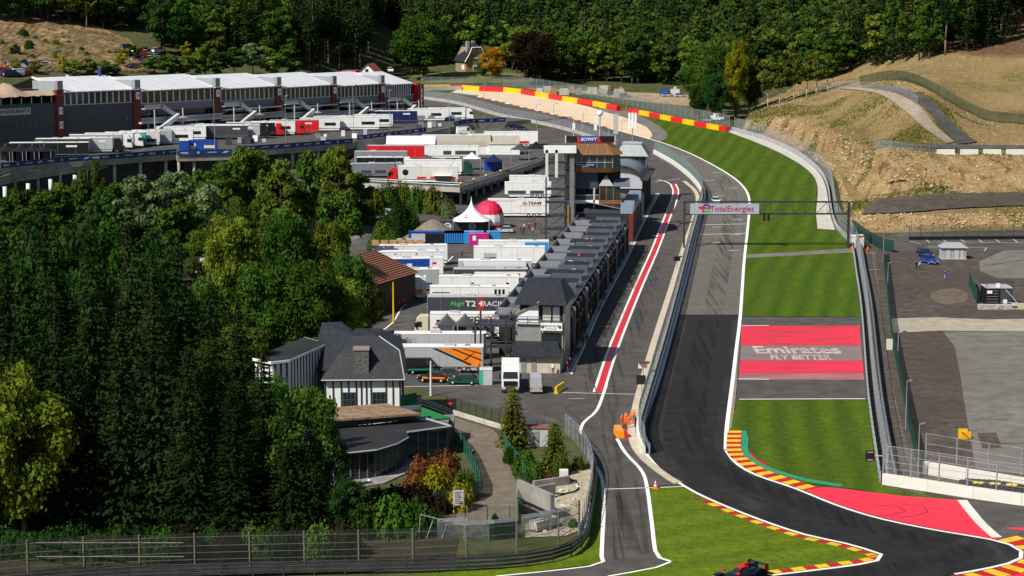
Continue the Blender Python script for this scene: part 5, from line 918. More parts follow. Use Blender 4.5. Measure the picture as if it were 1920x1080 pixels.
# hairpin barrier of coloured blocks
bar = gpath([(862, 168), (905, 171), (955, 173), (1005, 180), (1060, 190), (1110, 198), (1160, 208)], 5); bar2 = gpath([(1182, 211), (1230, 221), (1290, 233), (1364, 247)], 5)
wall('block_barrier', 'red and yellow block barrier around the hairpin gravel trap', bar, 1.6, 1.75, None, 9.6, 'barrier', 'barrier_block', [yellow, red], gap=0.12); wall('block_barrier', 'red and yellow block barrier along the top of the grass', bar2, 1.5, 1.5, None, 7.0, 'barrier', 'barrier_block', [red, yellow], gap=0.12)
wall('hairpin_wall', 'grey wall with red and yellow top at the far side of the hairpin', gpath([(780, 170), (830, 169), (866, 169)], 3), 0.6, 1.5, concrete, 6.0); wall('wall_cap', 'yellow and red cap on the grey hairpin wall', gpath([(780, 169.6), (830, 168.6), (866, 168.6)], 3), 0.65, 0.5, None, 13.0, 'barrier', 'cap_block', [yellow, red], z=1.52)
hp_f = gpath([(790, 163), (870, 164), (960, 163), (1040, 172), (1130, 187), (1200, 203), (1300, 226), (1368, 240)], 5)
fence('hairpin_fence', 'grey-green catch fence behind the hairpin block barrier', hp_f, 4.0, 4.0, steel, mesh_mat('far_mesh', (0.16, 0.20, 0.20), 0.4, wscale=6), 0.07)
inner = gpath([(795, 186), (860, 196), (940, 219), (1007, 232), (1073, 248), (1155, 275)], 5)
wall('inner_wall', 'pale concrete wall on the inside of the hairpin exit', inner, 0.5, 1.0, concrete, 6.0); fence('inner_fence', 'thin mesh fence on the inside of the hairpin exit', [p + Vector((0, 0.3, 0)) for p in inner], 3.4, 4.0, steel, wire_s, 0.05)
# near guardrail and old wire fence at the bottom
near = gpath([(-60, 1112), (100, 1099), (260, 1088), (430, 1082), (640, 1077), (820, 1073), (960, 1066), (1055, 1050), (1096, 1022), (1109, 975), (1118, 905), (1112, 872), (1096, 846), (1086, 832)], 5)
guardrail('weathered three-rail guardrail sweeping round the bottom left of the track', near, 3.0, 3, 0.45, mat('old_rail', (0.05, 0.053, 0.06), 0.45, var=0.3, scale=0.7, metal=0.3), side=1)
guardrail('second guardrail line rising beside the pit exit road', gpath([(1085, 1012), (1098, 985), (1104, 940), (1110, 892), (1102, 862)], 4), 3.0, 3, 0.5, steel)
nf = gpath([(-60, 1094), (65, 1082), (200, 1076), (305, 1072), (415, 1069), (510, 1067), (605, 1065), (690, 1063), (765, 1061), (835, 1058), (905, 1053), (960, 1047), (1020, 1036), (1070, 1020), (1090, 1000)], 4)
nf = [p + Vector((0, 1.2, 0)) for p in nf]
rustpost = mat('weathered_post', (0.13, 0.115, 0.095), 0.8, var=0.3, scale=2)
fence('wire_fence', 'sagging chain-link fence with old leaning posts behind the near guardrail', nf, 3.5, 5.4, rustpost, wire_d, 0.11, rails=(0.8, 1.5, 2.2, 3.1))
bt = thing('timber_frame', 'two weathered horizontal rails tied to the old wire fence', 'rail', nf[4]); 
for z in (1.75, 3.15): mb = MB(); mb.rod(Vector((0, -0.15, z)), Vector((14.5, -1.1 + 0.6, z + 0.1)), 0.07, 5); mb.build('rail', rustpost, bt)
fence('debris_fence', 'grey mesh fence around the construction ground by the pit exit', gpath([(1092, 1000), (1102, 965), (1112, 905), (1106, 872), (1090, 842), (1068, 820), (1060, 812)], 4), 2.6, 2.5, steel, wire_s, 0.06, rails=(2.6,))
# piled mesh panels, scaffold and white sign in front of the path
for k, (u, v, lab) in enumerate([(850, 1010, 'leaning grey scaffold frame at the foot of the footpath'), (900, 1015, 'grey barrier panels stacked beside the scaffold frame'), (945, 1012, 'green mesh panel leaning by the culvert'), (1010, 1000, 'folded grey catch mesh heaped behind the guardrail bend'), (1045, 992, 'grey catch mesh bundle nearest the guardrail bend')]):
    p = G(u, v); t = thing('fence_panel_stack', lab, 'fence panels', p, 0.1 * k)
    for j in range(4):
        mb, us_ = panel_strip([Vector((-1.6, 0.35 * j, 0)), Vector((1.5, 0.35 * j + 0.5, 0))], 0, 1.9, Vector((0, 0, 0)), 0.35); o = mb.build('panel', wire_s if k != 2 else wire_g, t); uv = o.data.uv_layers.new(name='UVMap')
        for li, q in zip(o.data.polygons[0].loop_indices, ((0, 0), (3, 0), (3, 2), (0, 2))): uv.data[li].uv = q
        mb = MB(); mb.tube([(-1.6, 0.35 * j, 0), (-1.6, 0.35 * j - 0.3, 1.9), (1.5, 0.35 * j + 0.2, 1.9), (1.5, 0.35 * j + 0.5, 0)], 0.04, 5); mb.build('panel_frame', steel, t)
    if k == 0: mb = MB(); mb.rod((-3.4, 0, 2.6), (1.5, 0, 1.3), 0.06); mb.rod((-2.8, 0, 0), (-2.0, 0.3, 2.3), 0.06); mb.rod((-1.2, 0, 0), (-0.5, 0.3, 2.0), 0.06); mb.rod((-3.4, 0, 2.6), (-3.6, 0, 0), 0.06); mb.build('scaffold_tube', steel, t)
p = G(860, 962); t = thing('notice_board', 'white notice board on two posts at the lower end of the footpath', 'sign', p); 
for x in (-0.55, 0.55): mb = MB(); mb.bb(x - 0.05, x + 0.05, -0.05, 0.05, 0, 2.6); mb.build('post', lgrey, t)
mb = MB(); mb.bb(-0.5, 0.5, -0.09, -0.05, 0.9, 2.6); b_ = mb.build('board', lgrey, t)
for j in range(7): mb = MB(); mb.bb(-0.4, 0.4 - 0.1 * (j % 3), -0.10, -0.092, 1.1 + j * 0.2, 1.19 + j * 0.2); mb.build('text_line', dgrey, b_)
# green fences of the car park and the footpath
fence('green_fence', 'dark green mesh fence between the stony verge and the car park', gpath([(1655, 478), (1662, 540), (1673, 640), (1692, 740), (1710, 830), (1727, 895)], 4), 2.2, 2.5, dgreen, wire_g, 0.05); fence('green_fence', 'dark green fence panels beside the white marshal cabin', gpath([(1598, 432), (1622, 450), (1648, 466), (1675, 474)], 3), 2.6, 2.5, dgreen, mesh_mat('dense_green_mesh', (0.008, 0.045, 0.035), 1.2, wscale=9), 0.06)
fence('green_fence', 'green fence on top of the low black wall behind the car park', gpath([(1704, 447), (1800, 446), (1990, 444)], 3), 3.0, 2.6, dgreen, mesh_mat('open_green_mesh', (0.02, 0.06, 0.045), 0.25, wscale=6), 0.05); wall('low_wall', 'low black wall along the back of the car park', gpath([(1704, 450), (1990, 448)], 1), 0.4, 0.75, black, 6.0)
fence('green_fence', 'short dark green fence left of the black container', gpath([(1817, 535), (1823, 550), (1831, 569)], 2), 2.6, 1.6, dgreen, mesh_mat('dense_green_mesh2', (0.006, 0.05, 0.04), 1.2, wscale=9), 0.05)
hf = [HP(u, v) for u, v in cr([(1612, 160), (1650, 152), (1690, 151), (1735, 166), (1775, 189), (1810, 208), (1850, 226), (1900, 232), (1960, 235)], 8)]
fence('hill_fence', 'long dark green fence snaking across the quarried hill', hf, 2.9, 2.8, dgreen, mesh_mat('hill_mesh', (0.04, 0.055, 0.025), 0.8, wscale=4), 0.06)
hf2 = [HP(u, v) for u, v in cr([(1500, 182), (1545, 172), (1590, 166), (1640, 170), (1690, 180), (1720, 196)], 8)]; fence('hill_fence', 'grey mesh fence along the crest beside the hill road', hf2, 2.4, 2.8, steel, wire_s, 0.05)
bf = [HP(u, v) for u, v in cr([(1640, 279), (1690, 284), (1745, 290), (1800, 289), (1860, 289), (1990, 288)], 6)]
fence('bench_fence', 'grey mesh fence above the rock face', bf[:14], 2.4, 2.6, steel, wire_s, 0.05)
for k, u in enumerate((1773, 1817, 1860, 1903)): p = HP(u, 290); mb = MB(); mb.eyx([(-0.3, 0), (0.3, 0), (0.14, 1.35), (-0.14, 1.35)], -2.2, 2.2); tag(mb.build('concrete_block', wconcrete, None, p), ['leftmost', 'second', 'third', 'rightmost'][k] + ' white concrete barrier block on the bench above the rock face', 'barrier')
fence('path_fence', 'green mesh fence along the left of the footpath', gpath([(842, 825), (862, 838), (878, 862), (890, 890), (900, 915), (898, 935), (880, 945), (850, 950), (800, 955)], 4), 2.0, 2.4, green, wire_g, 0.05); fence('path_fence', 'green mesh fence along the right of the footpath', gpath([(945, 842), (958, 862), (975, 885), (987, 912), (972, 928), (970, 955), (971, 982)], 4), 2.0, 2.4, green, mesh_mat('open_path_mesh', (0.02, 0.13, 0.10), 0.7, wscale=9), 0.05)
fence('path_gate', 'wire gate closing the lower end of the footpath', gpath([(872, 983), (971, 980)], 1), 1.9, 2.4, dgreen, mesh_mat('gate_mesh', (0.06, 0.09, 0.08), 0.2, wscale=9), 0.05)
fence('yard_fence', 'dark railing along the yard wall behind the clipped conifer', gpath([(838, 772), (880, 785), (930, 800), (985, 815), (1020, 818)], 3), 2.2, 1.7, dsteel, mesh_mat('railing_bars', (0.03, 0.03, 0.033), 0.35, wscale=6), 0.06, rails=(0.3, 2.2), base=0.3)
wall('yard_wall', 'low pale stone wall under the yard railing', gpath([(838, 773), (880, 786), (930, 801), (985, 816)], 3), 0.45, 0.55, palegravel, 3.0)
# white concrete wall and fence at the right edge, tyre stack behind it
ww = gpath([(1655, 908), (1760, 924), (1850, 938), (1930, 949), (2010, 960)], 4)
wall('concrete_wall', 'white concrete wall at the right edge below the car park', ww, 0.5, 1.3, wconcrete, 5.5); fence('catch_fence', 'catch fence standing on the white concrete wall', ww, 4.6, 3.4, steel, mesh_mat('light_wire', (0.35, 0.38, 0.4), 0.10, wscale=6), 0.09, base=1.2, rails=(2.0, 2.8, 3.6, 4.6))
wall('concrete_wall', 'second white concrete wall behind the tyre stack', gpath([(1732, 888), (1830, 905), (1990, 932)], 3), 0.5, 1.5, wconcrete, 5.5); fence('catch_fence', 'rear catch fence behind the tyre stack', gpath([(1735, 884), (1840, 902), (1990, 926)], 3), 4.6, 4.0, steel, None, 0.09, base=1.4, rails=(2.2, 3.4, 4.6))
tyre = MB(); tyre.lathe([(0.2, 0.0), (0.33, 0.01), (0.36, 0.1), (0.33, 0.19), (0.2, 0.2), (0.2, 0.0)], n=14); tme = tyre.mesh('tyre', rubber, True); tmey = tme.copy(); tmey.materials.clear(); tmey.materials.append(yellow)
ts = thing('tyre_stack', 'long stack of black tyres with yellow bands behind the white wall', 'tyres', G(1808, 915)); bo = Vector(ts.location)
for i in range(16):
    for j in range(3):
        p = Vector((i * 0.6, i * -0.16 + j * 0.6, 0))
        for k in range(4 - (i in (0, 15))): obj('tyre', tmey if (k == 3 and j == 0 and i < 10 and i % 3 != 1) else tme, ts, p + Vector((0, 0, 0.21 * k)))
# ------------------------------------------------------------------ houses and huts
timber = mat('dark_timber', (0.025, 0.03, 0.032), 0.7); plaster = mat('white_plaster', (0.78, 0.78, 0.76), 0.8, var=0.05, scale=0.8); stone = mat('rubble_stone', (0.07, 0.07, 0.065), 0.9, scale=3.0, col2=(0.16, 0.155, 0.145), bump=0.6, bscale=4, stretch=(1, 1, 2)); felt = mat('roof_felt', (0.016, 0.016, 0.018), 0.7, scale=0.25, col2=(0.028, 0.028, 0.029), detail=8)
HO = G(682, 800); th = thing('timbered_house', 'black and white timbered house with big slate roof and stone chimney', 'house', HO, R(2)); 
mb = MB(); mb.bb(-4.95, 4.95, 0, 12, 0, 6.4); mb.build('walls', plaster, th)
xs_ = [-4.95, -3.9, -2.85, -1.9, -0.9, -0.25, 0.4, 1.0, 2.95, 3.85, 4.75]
for x in xs_: mb = MB(); mb.bb(x - 0.09, x + 0.09, -0.08, 0.0, 0.2, 6.4); mb.build('timber_post', timber, th)
for j in range(14): mb = MB(); mb.bb(4.95, 5.03, j * 0.88, j * 0.88 + 0.16, 0.2, 6.4); mb.build('timber_post', timber, th)
for j in range(14): mb = MB(); mb.bb(-5.03, -4.95, j * 0.88, j * 0.88 + 0.16, 0.2, 6.4); mb.build('timber_post', timber, th)
mb = MB(); mb.bb(-5, 5, -0.12, -0.09, 6.05, 6.35); mb.build('eave_board', timber, th)
for (x0, x1) in ((-2.75, -0.98), (1.08, 2.88)):
    w = bpy.data.objects.new('window', None); link(w, th); mb = MB(); mb.bb(x0, x1, -0.14, -0.09, 2.6, 4.6); mb.build('window_frame', mat('window_green_grey', (0.05, 0.075, 0.08), 0.6), w)
    for a in range(3):
        for b in range(2): mb = MB(); q = (x1 - x0 - 0.2) / 3; mb.bb(x0 + 0.1 + a * q + 0.05, x0 + 0.1 + (a + 1) * q - 0.05, -0.16, -0.141, 2.72 + b * 0.95, 3.55 + b * 0.95); mb.build('pane', glass, w)
E = [(-5.4, -0.6, 6.3), (5.4, -0.6, 6.3), (5.4, 12.5, 6.3), (-5.4, 12.5, 6.3)]; M_ = [(-3.2, 1.5, 9.4), (4.7, 1.5, 9.8), (4.7, 11, 9.8), (-3.2, 11, 9.4)]; T_ = [(-1.2, 4.0, 11.3), (2.0, 3.6, 11.3), (2.0, 9.5, 11.3), (-1.2, 9.5, 11.3)]
mb = MB(); mb.add(E + M_ + T_, [(0, 1, 5, 4), (1, 2, 6, 5), (2, 3, 7, 6), (3, 0, 4, 7), (4, 5, 9, 8), (5, 6, 10, 9), (6, 7, 11, 10), (7, 4, 8, 11), (8, 9, 10, 11), (3, 2, 1, 0)]); mb.build('slate_roof', slate, th)
mb = MB(); mb.add([(-4.9, 2, 7.0), (-7.0, 6, 6.3), (-7.6, 16, 6.3), (2.5, 16, 6.3), (-1.2, 4.2, 11.2), (-6.0, 12.5, 11.6), (-3.4, 13.2, 11.6)], [(0, 4, 5, 1), (1, 5, 2), (4, 6, 5), (4, 3, 6), (5, 6, 3, 2)]); mb.build('rear_roof', slate, th)
mb = MB(); mb.bb(-8.2, 2.0, 7, 15.5, 0, 6.5); mb.build('rear_wing', plaster, th)
mb = MB(); mb.tube([E[0], E[1]], 0.1, 5); mb.tube([E[1], M_[1], T_[1]], 0.07, 5); mb.build('roof_trim', lgrey, th)
mb = MB(); mb.bb(-1.2, 0.75, -0.2, 2.6, 6.6, 10.1); ch = mb.build('stone_chimney', stone, th); mb = MB(); mb.bb(-1.3, 0.85, -0.3, 2.7, 10.1, 10.25); mb.build('chimney_cap', mat('cap_stone', (0.22, 0.18, 0.16), 0.9), ch)
W_ = [Zp(u, v, 9.6) for u, v in [(473, 671), (508, 678), (543, 674), (614, 643), (571, 631)]]
wg = thing('house_wing', 'low wing with flat dark roof and white fascia left of the timbered house', 'house wing', (W_[0].x, W_[0].y, 0)); wo = Vector(wg.location); L_ = [(p.x - wo.x, p.y - wo.y) for p in W_]; cx = sum(p[0] for p in L_) / 5; cy = sum(p[1] for p in L_) / 5
mb = MB(); mb.prism(L_, 9.25, 9.55); mb.build('fascia', plaster, wg); mb = MB(); mb.prism([(cx + (x - cx) * 0.97, cy + (y - cy) * 0.97) for x, y in L_], 9.55, 9.6); mb.build('flat_roof', felt, wg); inn = [(cx + (x - cx) * 0.93, cy + (y - cy) * 0.93) for x, y in L_]; mb = MB(); mb.prism(inn, 0, 9.25); mb.build('walls', plaster, wg)
for a, b in ((0, 1), (1, 2), (2, 3)):
    p, q = Vector((*inn[a], 0)), Vector((*inn[b], 0)); n = max(3, int((q - p).length / 0.9))
    for j in range(n): c = p.lerp(q, (j + 0.5) / n); mb = MB(); mb.box((c.x, c.y - 0.03, 4.6), (0.22, 0.14, 9.2)); mb.build('timber_post', timber, wg)
# glazed pavilion with flat roofs
pv = thing('glazed_pavilion', 'flat-roofed glazed pavilion with curved front below the timbered house', 'pavilion', (G(690, 880).x, G(690, 880).y, 0)); po = Vector(pv.location)
def zl(uv, z): return [((Zp(u, v, z) - po).x, (Zp(u, v, z) - po).y) for u, v in uv]
low = [(560, 812), (600, 803), (700, 795), (795, 783), (846, 798), (846, 801), (764, 811), (766, 820), (745, 832), (705, 844), (640, 851), (560, 856)]; mb = MB(); mb.prism(zl(low, 3.5), 3.2, 3.5); mb.build('lower_roof', felt, pv)
mb = MB(); mb.prism(zl([(590, 806), (600, 790), (790, 776), (786, 785)], 3.5), 3.51, 4.7); mb.build('upper_fascia', dgrey, pv); mb = MB(); mb.prism(zl([(592, 789), (612, 765), (724, 756), (789, 775)], 4.75), 4.5, 4.76); mb.build('gravel_roof', ground_mat('roof_gravel', [(0.26, 0.17, 0.10), (0.33, 0.23, 0.15), (0.17, 0.12, 0.08)], [0.15, 0.9], bump=0.4), pv)
mb = MB(); mb.tube([(*p, 3.55) for p in zl([(764, 811), (846, 800), (800, 786)], 3.5)], 0.16, 5); mb.build('roof_edge', mat('lead_edge', (0.28, 0.30, 0.34), 0.5), pv); mb = MB(); mb.tube([(*p, 3.5) for p in zl([(766, 820), (745, 832), (705, 844), (640, 851), (560, 856)], 3.5)], 0.09, 5); mb.build('gutter', lgrey, pv)
fr_ = zl([(575, 855), (640, 850), (702, 843), (742, 831), (760, 820)], 3.5); fr_ = cr(fr_, 4)
mb = MB(); n = len(fr_); mb.add([(x, y + 0.5, 0) for x, y in fr_] + [(x, y + 0.5, 3.2) for x, y in fr_], [(i, i + 1, n + i + 1, n + i) for i in range(n - 1)]); mb.build('curved_glazing', glass, pv)
for i in range(0, n): mb = MB(); x, y = fr_[i]; mb.bb(x - 0.07, x + 0.07, y + 0.38, y + 0.5, 0, 3.2); mb.build('mullion', mat('blue_grey_frame', (0.10, 0.125, 0.16), 0.5), pv)
s_ = zl([(764, 811), (845, 800)], 3.5); mb = MB(); a, b = s_; mb.add([(a[0], a[1] + 0.4, 0), (b[0] - 0.4, b[1] + 0.4, 0), (b[0] - 0.4, b[1] + 0.4, 3.2), (a[0], a[1] + 0.4, 3.2), (b[0] - 0.4, b[1] + 7, 0), (b[0] - 0.4, b[1] + 7, 3.2)], [(0, 1, 2, 3), (1, 4, 5, 2)]); mb.build('side_glazing', glass, pv)
for i in range(5): f = i / 4; mb = MB(); x = a[0] + (b[0] - 0.4 - a[0]) * f; y = a[1] + (b[1] - a[1]) * f; mb.bb(x - 0.1, x + 0.1, y + 0.24, y + 0.38, 0, 3.2); mb.build('mullion', MATS['blue_grey_frame'], pv)
for (u, v) in ((690, 866), (660, 905), (692, 902), (828, 828)): p = Zp(u, v, 1.5 if v < 900 else 0.4); mb = MB(); mb.lathe([(0.02, 0.3), (0.16, 0.22), (0.2, 0.1), (0.1, 0)], tuple(p - po - Vector((0, 0.15, 0))), 8); mb.build('globe_lamp', white, pv)
mb = MB(); mb.prism(zl([(560, 925), (640, 918), (720, 905), (775, 880), (790, 850), (780, 830), (600, 840)], 0.15), -0.1, 0.12); mb.build('terrace_floor', dconcrete, pv)
tr_ = thing('green_terrace', 'small green terrace with railings beside the timbered house', 'terrace', Zp(760, 790, 3.0)); to_ = Vector(tr_.location)
mb = MB(); mb.prism([((Zp(u, v, 3.0) - to_).x, (Zp(u, v, 3.0) - to_).y) for u, v in [(752, 765), (782, 760), (845, 783), (790, 788)]], -0.2, 0); mb.build('floor', mat('green_carpet', (0.01, 0.16, 0.05), 0.9), tr_)
mb = MB(); p0, p1 = Zp(752, 766, 3.0) - to_, Zp(781, 760, 3.0) - to_; mb.add([p0, p1, p1 + Vector((0, 0, 1.7)), p0 + Vector((0, 0, 1.7))], [(0, 1, 2, 3)]); mb.build('green_screen', mat('green_screen', (0.006, 0.09, 0.04), 0.8), tr_)
for z in (0.4, 0.8, 1.1): mb = MB(); mb.tube([Zp(782, 760, 3.0) - to_ + Vector((0, 0, z)), Zp(845, 783, 3.0) - to_ + Vector((0, 0, z))], 0.05, 5); mb.build('rail', dsteel, tr_)
mb = MB(); mb.bb(-1, 6, 1.5, 5, -3.0, -0.25); mb.build('base', dconcrete, tr_)
# brick house with tiled roof
F1, F2 = G(693, 592), G(779, 564); d = (F2 - F1); Lb = d.length; rz = math.atan2(d.y, d.x); bh = thing('brick_house', 'dark brick house with red tiled hip roof', 'house', F1, rz)
brick = mat('dark_brick', (0.075, 0.045, 0.036), 0.9, scale=1.2, col2=(0.11, 0.07, 0.055), bump=0.3, bscale=6, stretch=(1, 1, 3)); m, nt, b = _mat('red_tiles'); co = nt.nodes.new('ShaderNodeTexCoord'); wv = nt.nodes.new('ShaderNodeTexWave'); wv.wave_type = 'BANDS'; wv.bands_direction = 'Z'; wv.inputs['Scale'].default_value = 1.1; wv.inputs['Distortion'].default_value = 0.4; nt.links.new(co.outputs['Object'], wv.inputs[0]); cr0 = nt.nodes.new('ShaderNodeValToRGB'); cr0.color_ramp.elements[0].color = (0.10, 0.035, 0.018, 1); cr0.color_ramp.elements[1].color = (0.30, 0.11, 0.055, 1); nt.links.new(wv.outputs[1], cr0.inputs[0]); nt.links.new(cr0.outputs[0], b.inputs[0]); b.inputs['Roughness'].default_value = 0.85; bp = nt.nodes.new('ShaderNodeBump'); bp.inputs['Distance'].default_value = 0.15; nt.links.new(wv.outputs[1], bp.inputs['Height']); nt.links.new(bp.outputs[0], b.inputs['Normal']); tiles = m
mb = MB(); mb.bb(-7, Lb, 0, 11, 0, 5.3); mb.build('walls', brick, bh); mb = MB(); mb.add([(-7.5, -0.6, 5.2), (Lb + 0.5, -0.6, 5.2), (Lb + 0.5, 11.6, 5.2), (-7.5, 11.6, 5.2), (-2, 5.5, 9.6), (Lb - 5, 5.5, 9.6)], [(0, 1, 5, 4), (1, 2, 5), (2, 3, 4, 5), (3, 0, 4), (3, 2, 1, 0)]); mb.build('tiled_roof', tiles, bh)
for x in (1.5, 4.0, 7.5): mb = MB(); mb.bb(x, x + 0.8, -0.06, -0.01, 2.4, 3.8); mb.build('window', black, bh)
mb = MB(); mb.bb(5.6, 6.9, -0.08, -0.01, 0, 2.4); mb.add([(6.25 + 0.65 * math.cos(a), -0.08, 2.4 + 0.65 * math.sin(a)) for a in np.linspace(0, math.pi, 9)], [tuple(range(9))]); mb.build('arched_door', black, bh); mb = MB(); mb.bb(2.6, 3.5, -0.08, -0.01, 0, 2.1); mb.build('door', black, bh)
# grey shed
p = G(395, 535); gs = thing('grey_shed', 'shed with pale corrugated roof half hidden in the trees', 'shed', p); mb = MB(); mb.bb(-2.5, 4, 0, 6, 0, 2.6); mb.build('walls', dgrey, gs)
for j in range(9): mb = MB(); mb.eyx([(-0.4 + j * 0.75, 2.6 + j * 0.2), (0.22 + j * 0.75, 2.75 + j * 0.2), (0.22 + j * 0.75, 2.65 + j * 0.2), (-0.4 + j * 0.75, 2.5 + j * 0.2)], -2.8, 4.3); mb.build('roof_sheet', lgrey, gs)
# stone house by the hairpin
p = G(893, 137); sh = thing('stone_house', 'tall stone house with steep slate roof and white windows by the hairpin', 'house', p, R(24)); hst = mat('brown_stone', (0.21, 0.155, 0.085), 0.9, scale=1.2, col2=(0.31, 0.235, 0.13), bump=0.5, bscale=3)
mb = MB(); mb.exy([(-4.6, 0), (4.6, 0), (4.6, 5.2), (1.9, 10.4), (-1.9, 10.4), (-4.6, 5.2)], 0, 11); mb.build('walls', hst, sh)
mb = MB(); mb.add([(-5.3, -0.5, 4.6), (-2.0, -0.5, 10.6), (0, 1.8, 12.4), (0, 9.4, 12.4), (-2.0, 11.6, 10.6), (-5.3, 11.6, 4.6), (5.3, -0.5, 4.6), (2.0, -0.5, 10.6), (2.0, 11.6, 10.6), (5.3, 11.6, 4.6)], [(0, 5, 4, 3, 2, 1), (6, 7, 2, 3, 8, 9), (1, 2, 7), (4, 8, 3)]); mb.build('slate_roof', slate, sh)
mb = MB(); mb.tube([(-5.3, -0.6, 4.6), (-3.6, -0.6, 7.2), (-2.0, -0.6, 10.5), (2.0, -0.6, 10.5), (3.6, -0.6, 7.2), (5.3, -0.6, 4.6)], 0.22, 5); mb.build('bargeboard', plaster, sh)
for (x, y, z1) in ((-2.6, 3, 13.0), (1.4, 6.5, 13.0)): mb = MB(); mb.bb(x - 0.6, x + 0.6, y - 0.5, y + 0.5, 8.5, z1); mb.build('chimney', concrete, sh)
for (x, z, w, h) in ((-0.9, 8.1, 0.9, 1.4), (1.3, 8.1, 0.9, 1.4), (-0.2, 4.5, 1.9, 1.8), (-0.2, 1.2, 2.1, 1.9)):
    o = bpy.data.objects.new('window', None); link(o, sh); mb = MB(); mb.bb(x - w / 2 - 0.1, x + w / 2 + 0.1, -0.1, -0.02, z - 0.1, z + h + 0.1); mb.build('frame', white, o)
    for j in range(3 if w > 1 else 2): mb = MB(); k = 3 if w > 1 else 2; mb.bb(x - w / 2 + j * w / k + 0.06, x - w / 2 + (j + 1) * w / k - 0.06, -0.13, -0.105, z + 0.08, z + h - 0.35); mb.build('pane', glass, o)
o = bpy.data.objects.new('window', None); link(o, sh); mb = MB(); mb.bb(-4.72, -4.62, 1.6, 4.2, 1.5, 3.3); mb.build('shutter', white, o)
lawn = mat('lawn', (0.10, 0.115, 0.02), 0.9, scale=0.08, col2=(0.15, 0.15, 0.035), world_co=True); p = G(885, 150); mb = MB(); mb.lathe([(32, -0.4), (26, 0.6), (18, 1.6), (8, 2.3), (0.01, 2.5)], (p.x, p.y + 16, p.z), 24); tag(mb.build('lawn_mound', lawn, smooth=True), kind='structure')
# white gabled house with red roof behind the pit building
p = TP0 = Yp(688, 150, 720); wh = thing('gabled_house', 'white gabled house with red roof behind the pit building roofs', 'house', (p.x, p.y, p.z - 3), R(-12)); rr = mat('red_roof', (0.26, 0.085, 0.04), 0.85, var=0.2, scale=0.8)
mb = MB(); mb.exy([(-5, 0), (5, 0), (5, 4.0), (0, 8.6), (-5, 4.0)], 0, 9); mb.build('walls', plaster, wh); mb = MB(); mb.add([(-5.8, -0.6, 3.3), (0, -0.6, 8.8), (0, 9.6, 8.8), (-5.8, 9.6, 3.3), (5.8, -0.6, 3.3), (5.8, 9.6, 3.3)], [(0, 3, 2, 1), (4, 1, 2, 5)]); mb.build('red_roof', rr, wh)
for (x, z, w, h) in ((0, 5.8, 1.2, 1.1), (-1.2, 3.6, 2.2, 0.9), (1.5, 3.6, 2.2, 0.9)): mb = MB(); mb.bb(x - w / 2, x + w / 2, -0.06, -0.01, z, z + h); mb.build('window', black, wh)
mb = MB(); mb.add([(-14, 2, 3.0), (-10, 2, 6.2), (-4.5, 2, 6.2), (-5.5, -1, 3.2), (-4.5, 8, 6.2), (-10, 8, 6.2)], [(0, 3, 2, 1), (1, 2, 4, 5)]); mb.build('side_roof', rr, wh); mb = MB(); mb.bb(-13.5, -5, 2, 8, 0, 3.1); mb.build('side_wing', plaster, wh)
# car park kiosk, black container, marshal cabin, small hut
p = G(1789, 486); ks = thing('car_park_kiosk', 'grey panelled kiosk with hipped zinc roof in the car park', 'kiosk', p); kw = mat('kiosk_panel', (0.33, 0.36, 0.40), 0.6, var=0.08, scale=0.6); mb = MB(); mb.bb(-2.45, 2.45, 0, 3.2, 0, 2.35); mb.build('walls', kw, ks); frus([(-2.85, -0.4), (2.85, -0.4), (2.85, 3.6), (-2.85, 3.6)], 2.36, [(-1.5, 1.3), (1.5, 1.3), (1.5, 1.9), (-1.5, 1.9)], 3.35).build('zinc_roof', mat('kiosk_zinc', (0.30, 0.31, 0.33), 0.5, var=0.12, scale=0.8), ks)
for (x, w) in ((-1.25, 0.95), (0.5, 0.95), (1.6, 0.6)):
    d_ = bpy.data.objects.new('door', None); link(d_, ks); mb = MB(); mb.bb(x - w / 2 - 0.08, x + w / 2 + 0.08, -0.05, -0.01, 0.05, 2.15); mb.build('door_frame', mgrey, d_); mb = MB(); mb.bb(x - w / 2, x + w / 2, -0.08, -0.052, 0.08, 2.05); mb.build('door_leaf', lgrey, d_)
mb = MB(); mb.bb(-2.6, 2.6, -0.35, 3.3, 0.0, 0.1); mb.build('plinth', concrete, ks)
p = G(1873, 574); bc = thing('black_container', 'black container hut with roof railing and white stair on a stone base', 'container', p)
mb = MB(); mb.bb(-2.3, 2.3, 0, 4.5, 0.45, 3.2); mb.build('container_body', black, bc); mb = MB(); mb.bb(-2.35, 2.35, -0.1, 4.5, 3.2, 3.3); mb.build('roof_deck', lgrey, bc)
for j in range(5): mb = MB(); mb.bb(-2.2, -0.2, -0.05, -0.01, 0.7 + j * 0.5, 0.78 + j * 0.5); mb.build('door_bar', mgrey, bc)
mb = MB(); mb.bb(-2.2, -1.35, -0.3, -0.06, 2.3, 2.8); mb.build('air_conditioner', white, bc); mb = MB(); mb.bb(0.2, 2.2, -0.05, -0.01, 0.5, 3.0); mb.build('dark_opening', dgrey, bc); mb = MB(); mb.bb(0.7, 1.3, -0.5, -0.1, 0.5, 1.2); mb.build('white_drum', white, bc)
mb = MB(); mb.rod((0.9, -0.8, 3.1), (3.2, -0.8, 0.5), 0.1, 5); mb.rod((0.2, -0.8, 0.75), (3.2, -0.8, 0.75), 0.06, 5); mb.build('stair_stringer', lgrey, bc)
for (x, y) in ((-2.3, 0), (2.3, 0), (-2.3, 4.4), (2.3, 4.4)): mb = MB(); mb.rod((x, y, 3.3), (x, y, 4.4), 0.05, 5); mb.build('rail_post', dsteel, bc)
for z in (3.85, 4.4): mb = MB(); mb.tube([(-2.3, 4.4, z), (-2.3, 0, z), (2.3, 0, z), (2.3, 4.4, z)], 0.03, 4); mb.build('rail', dsteel, bc)
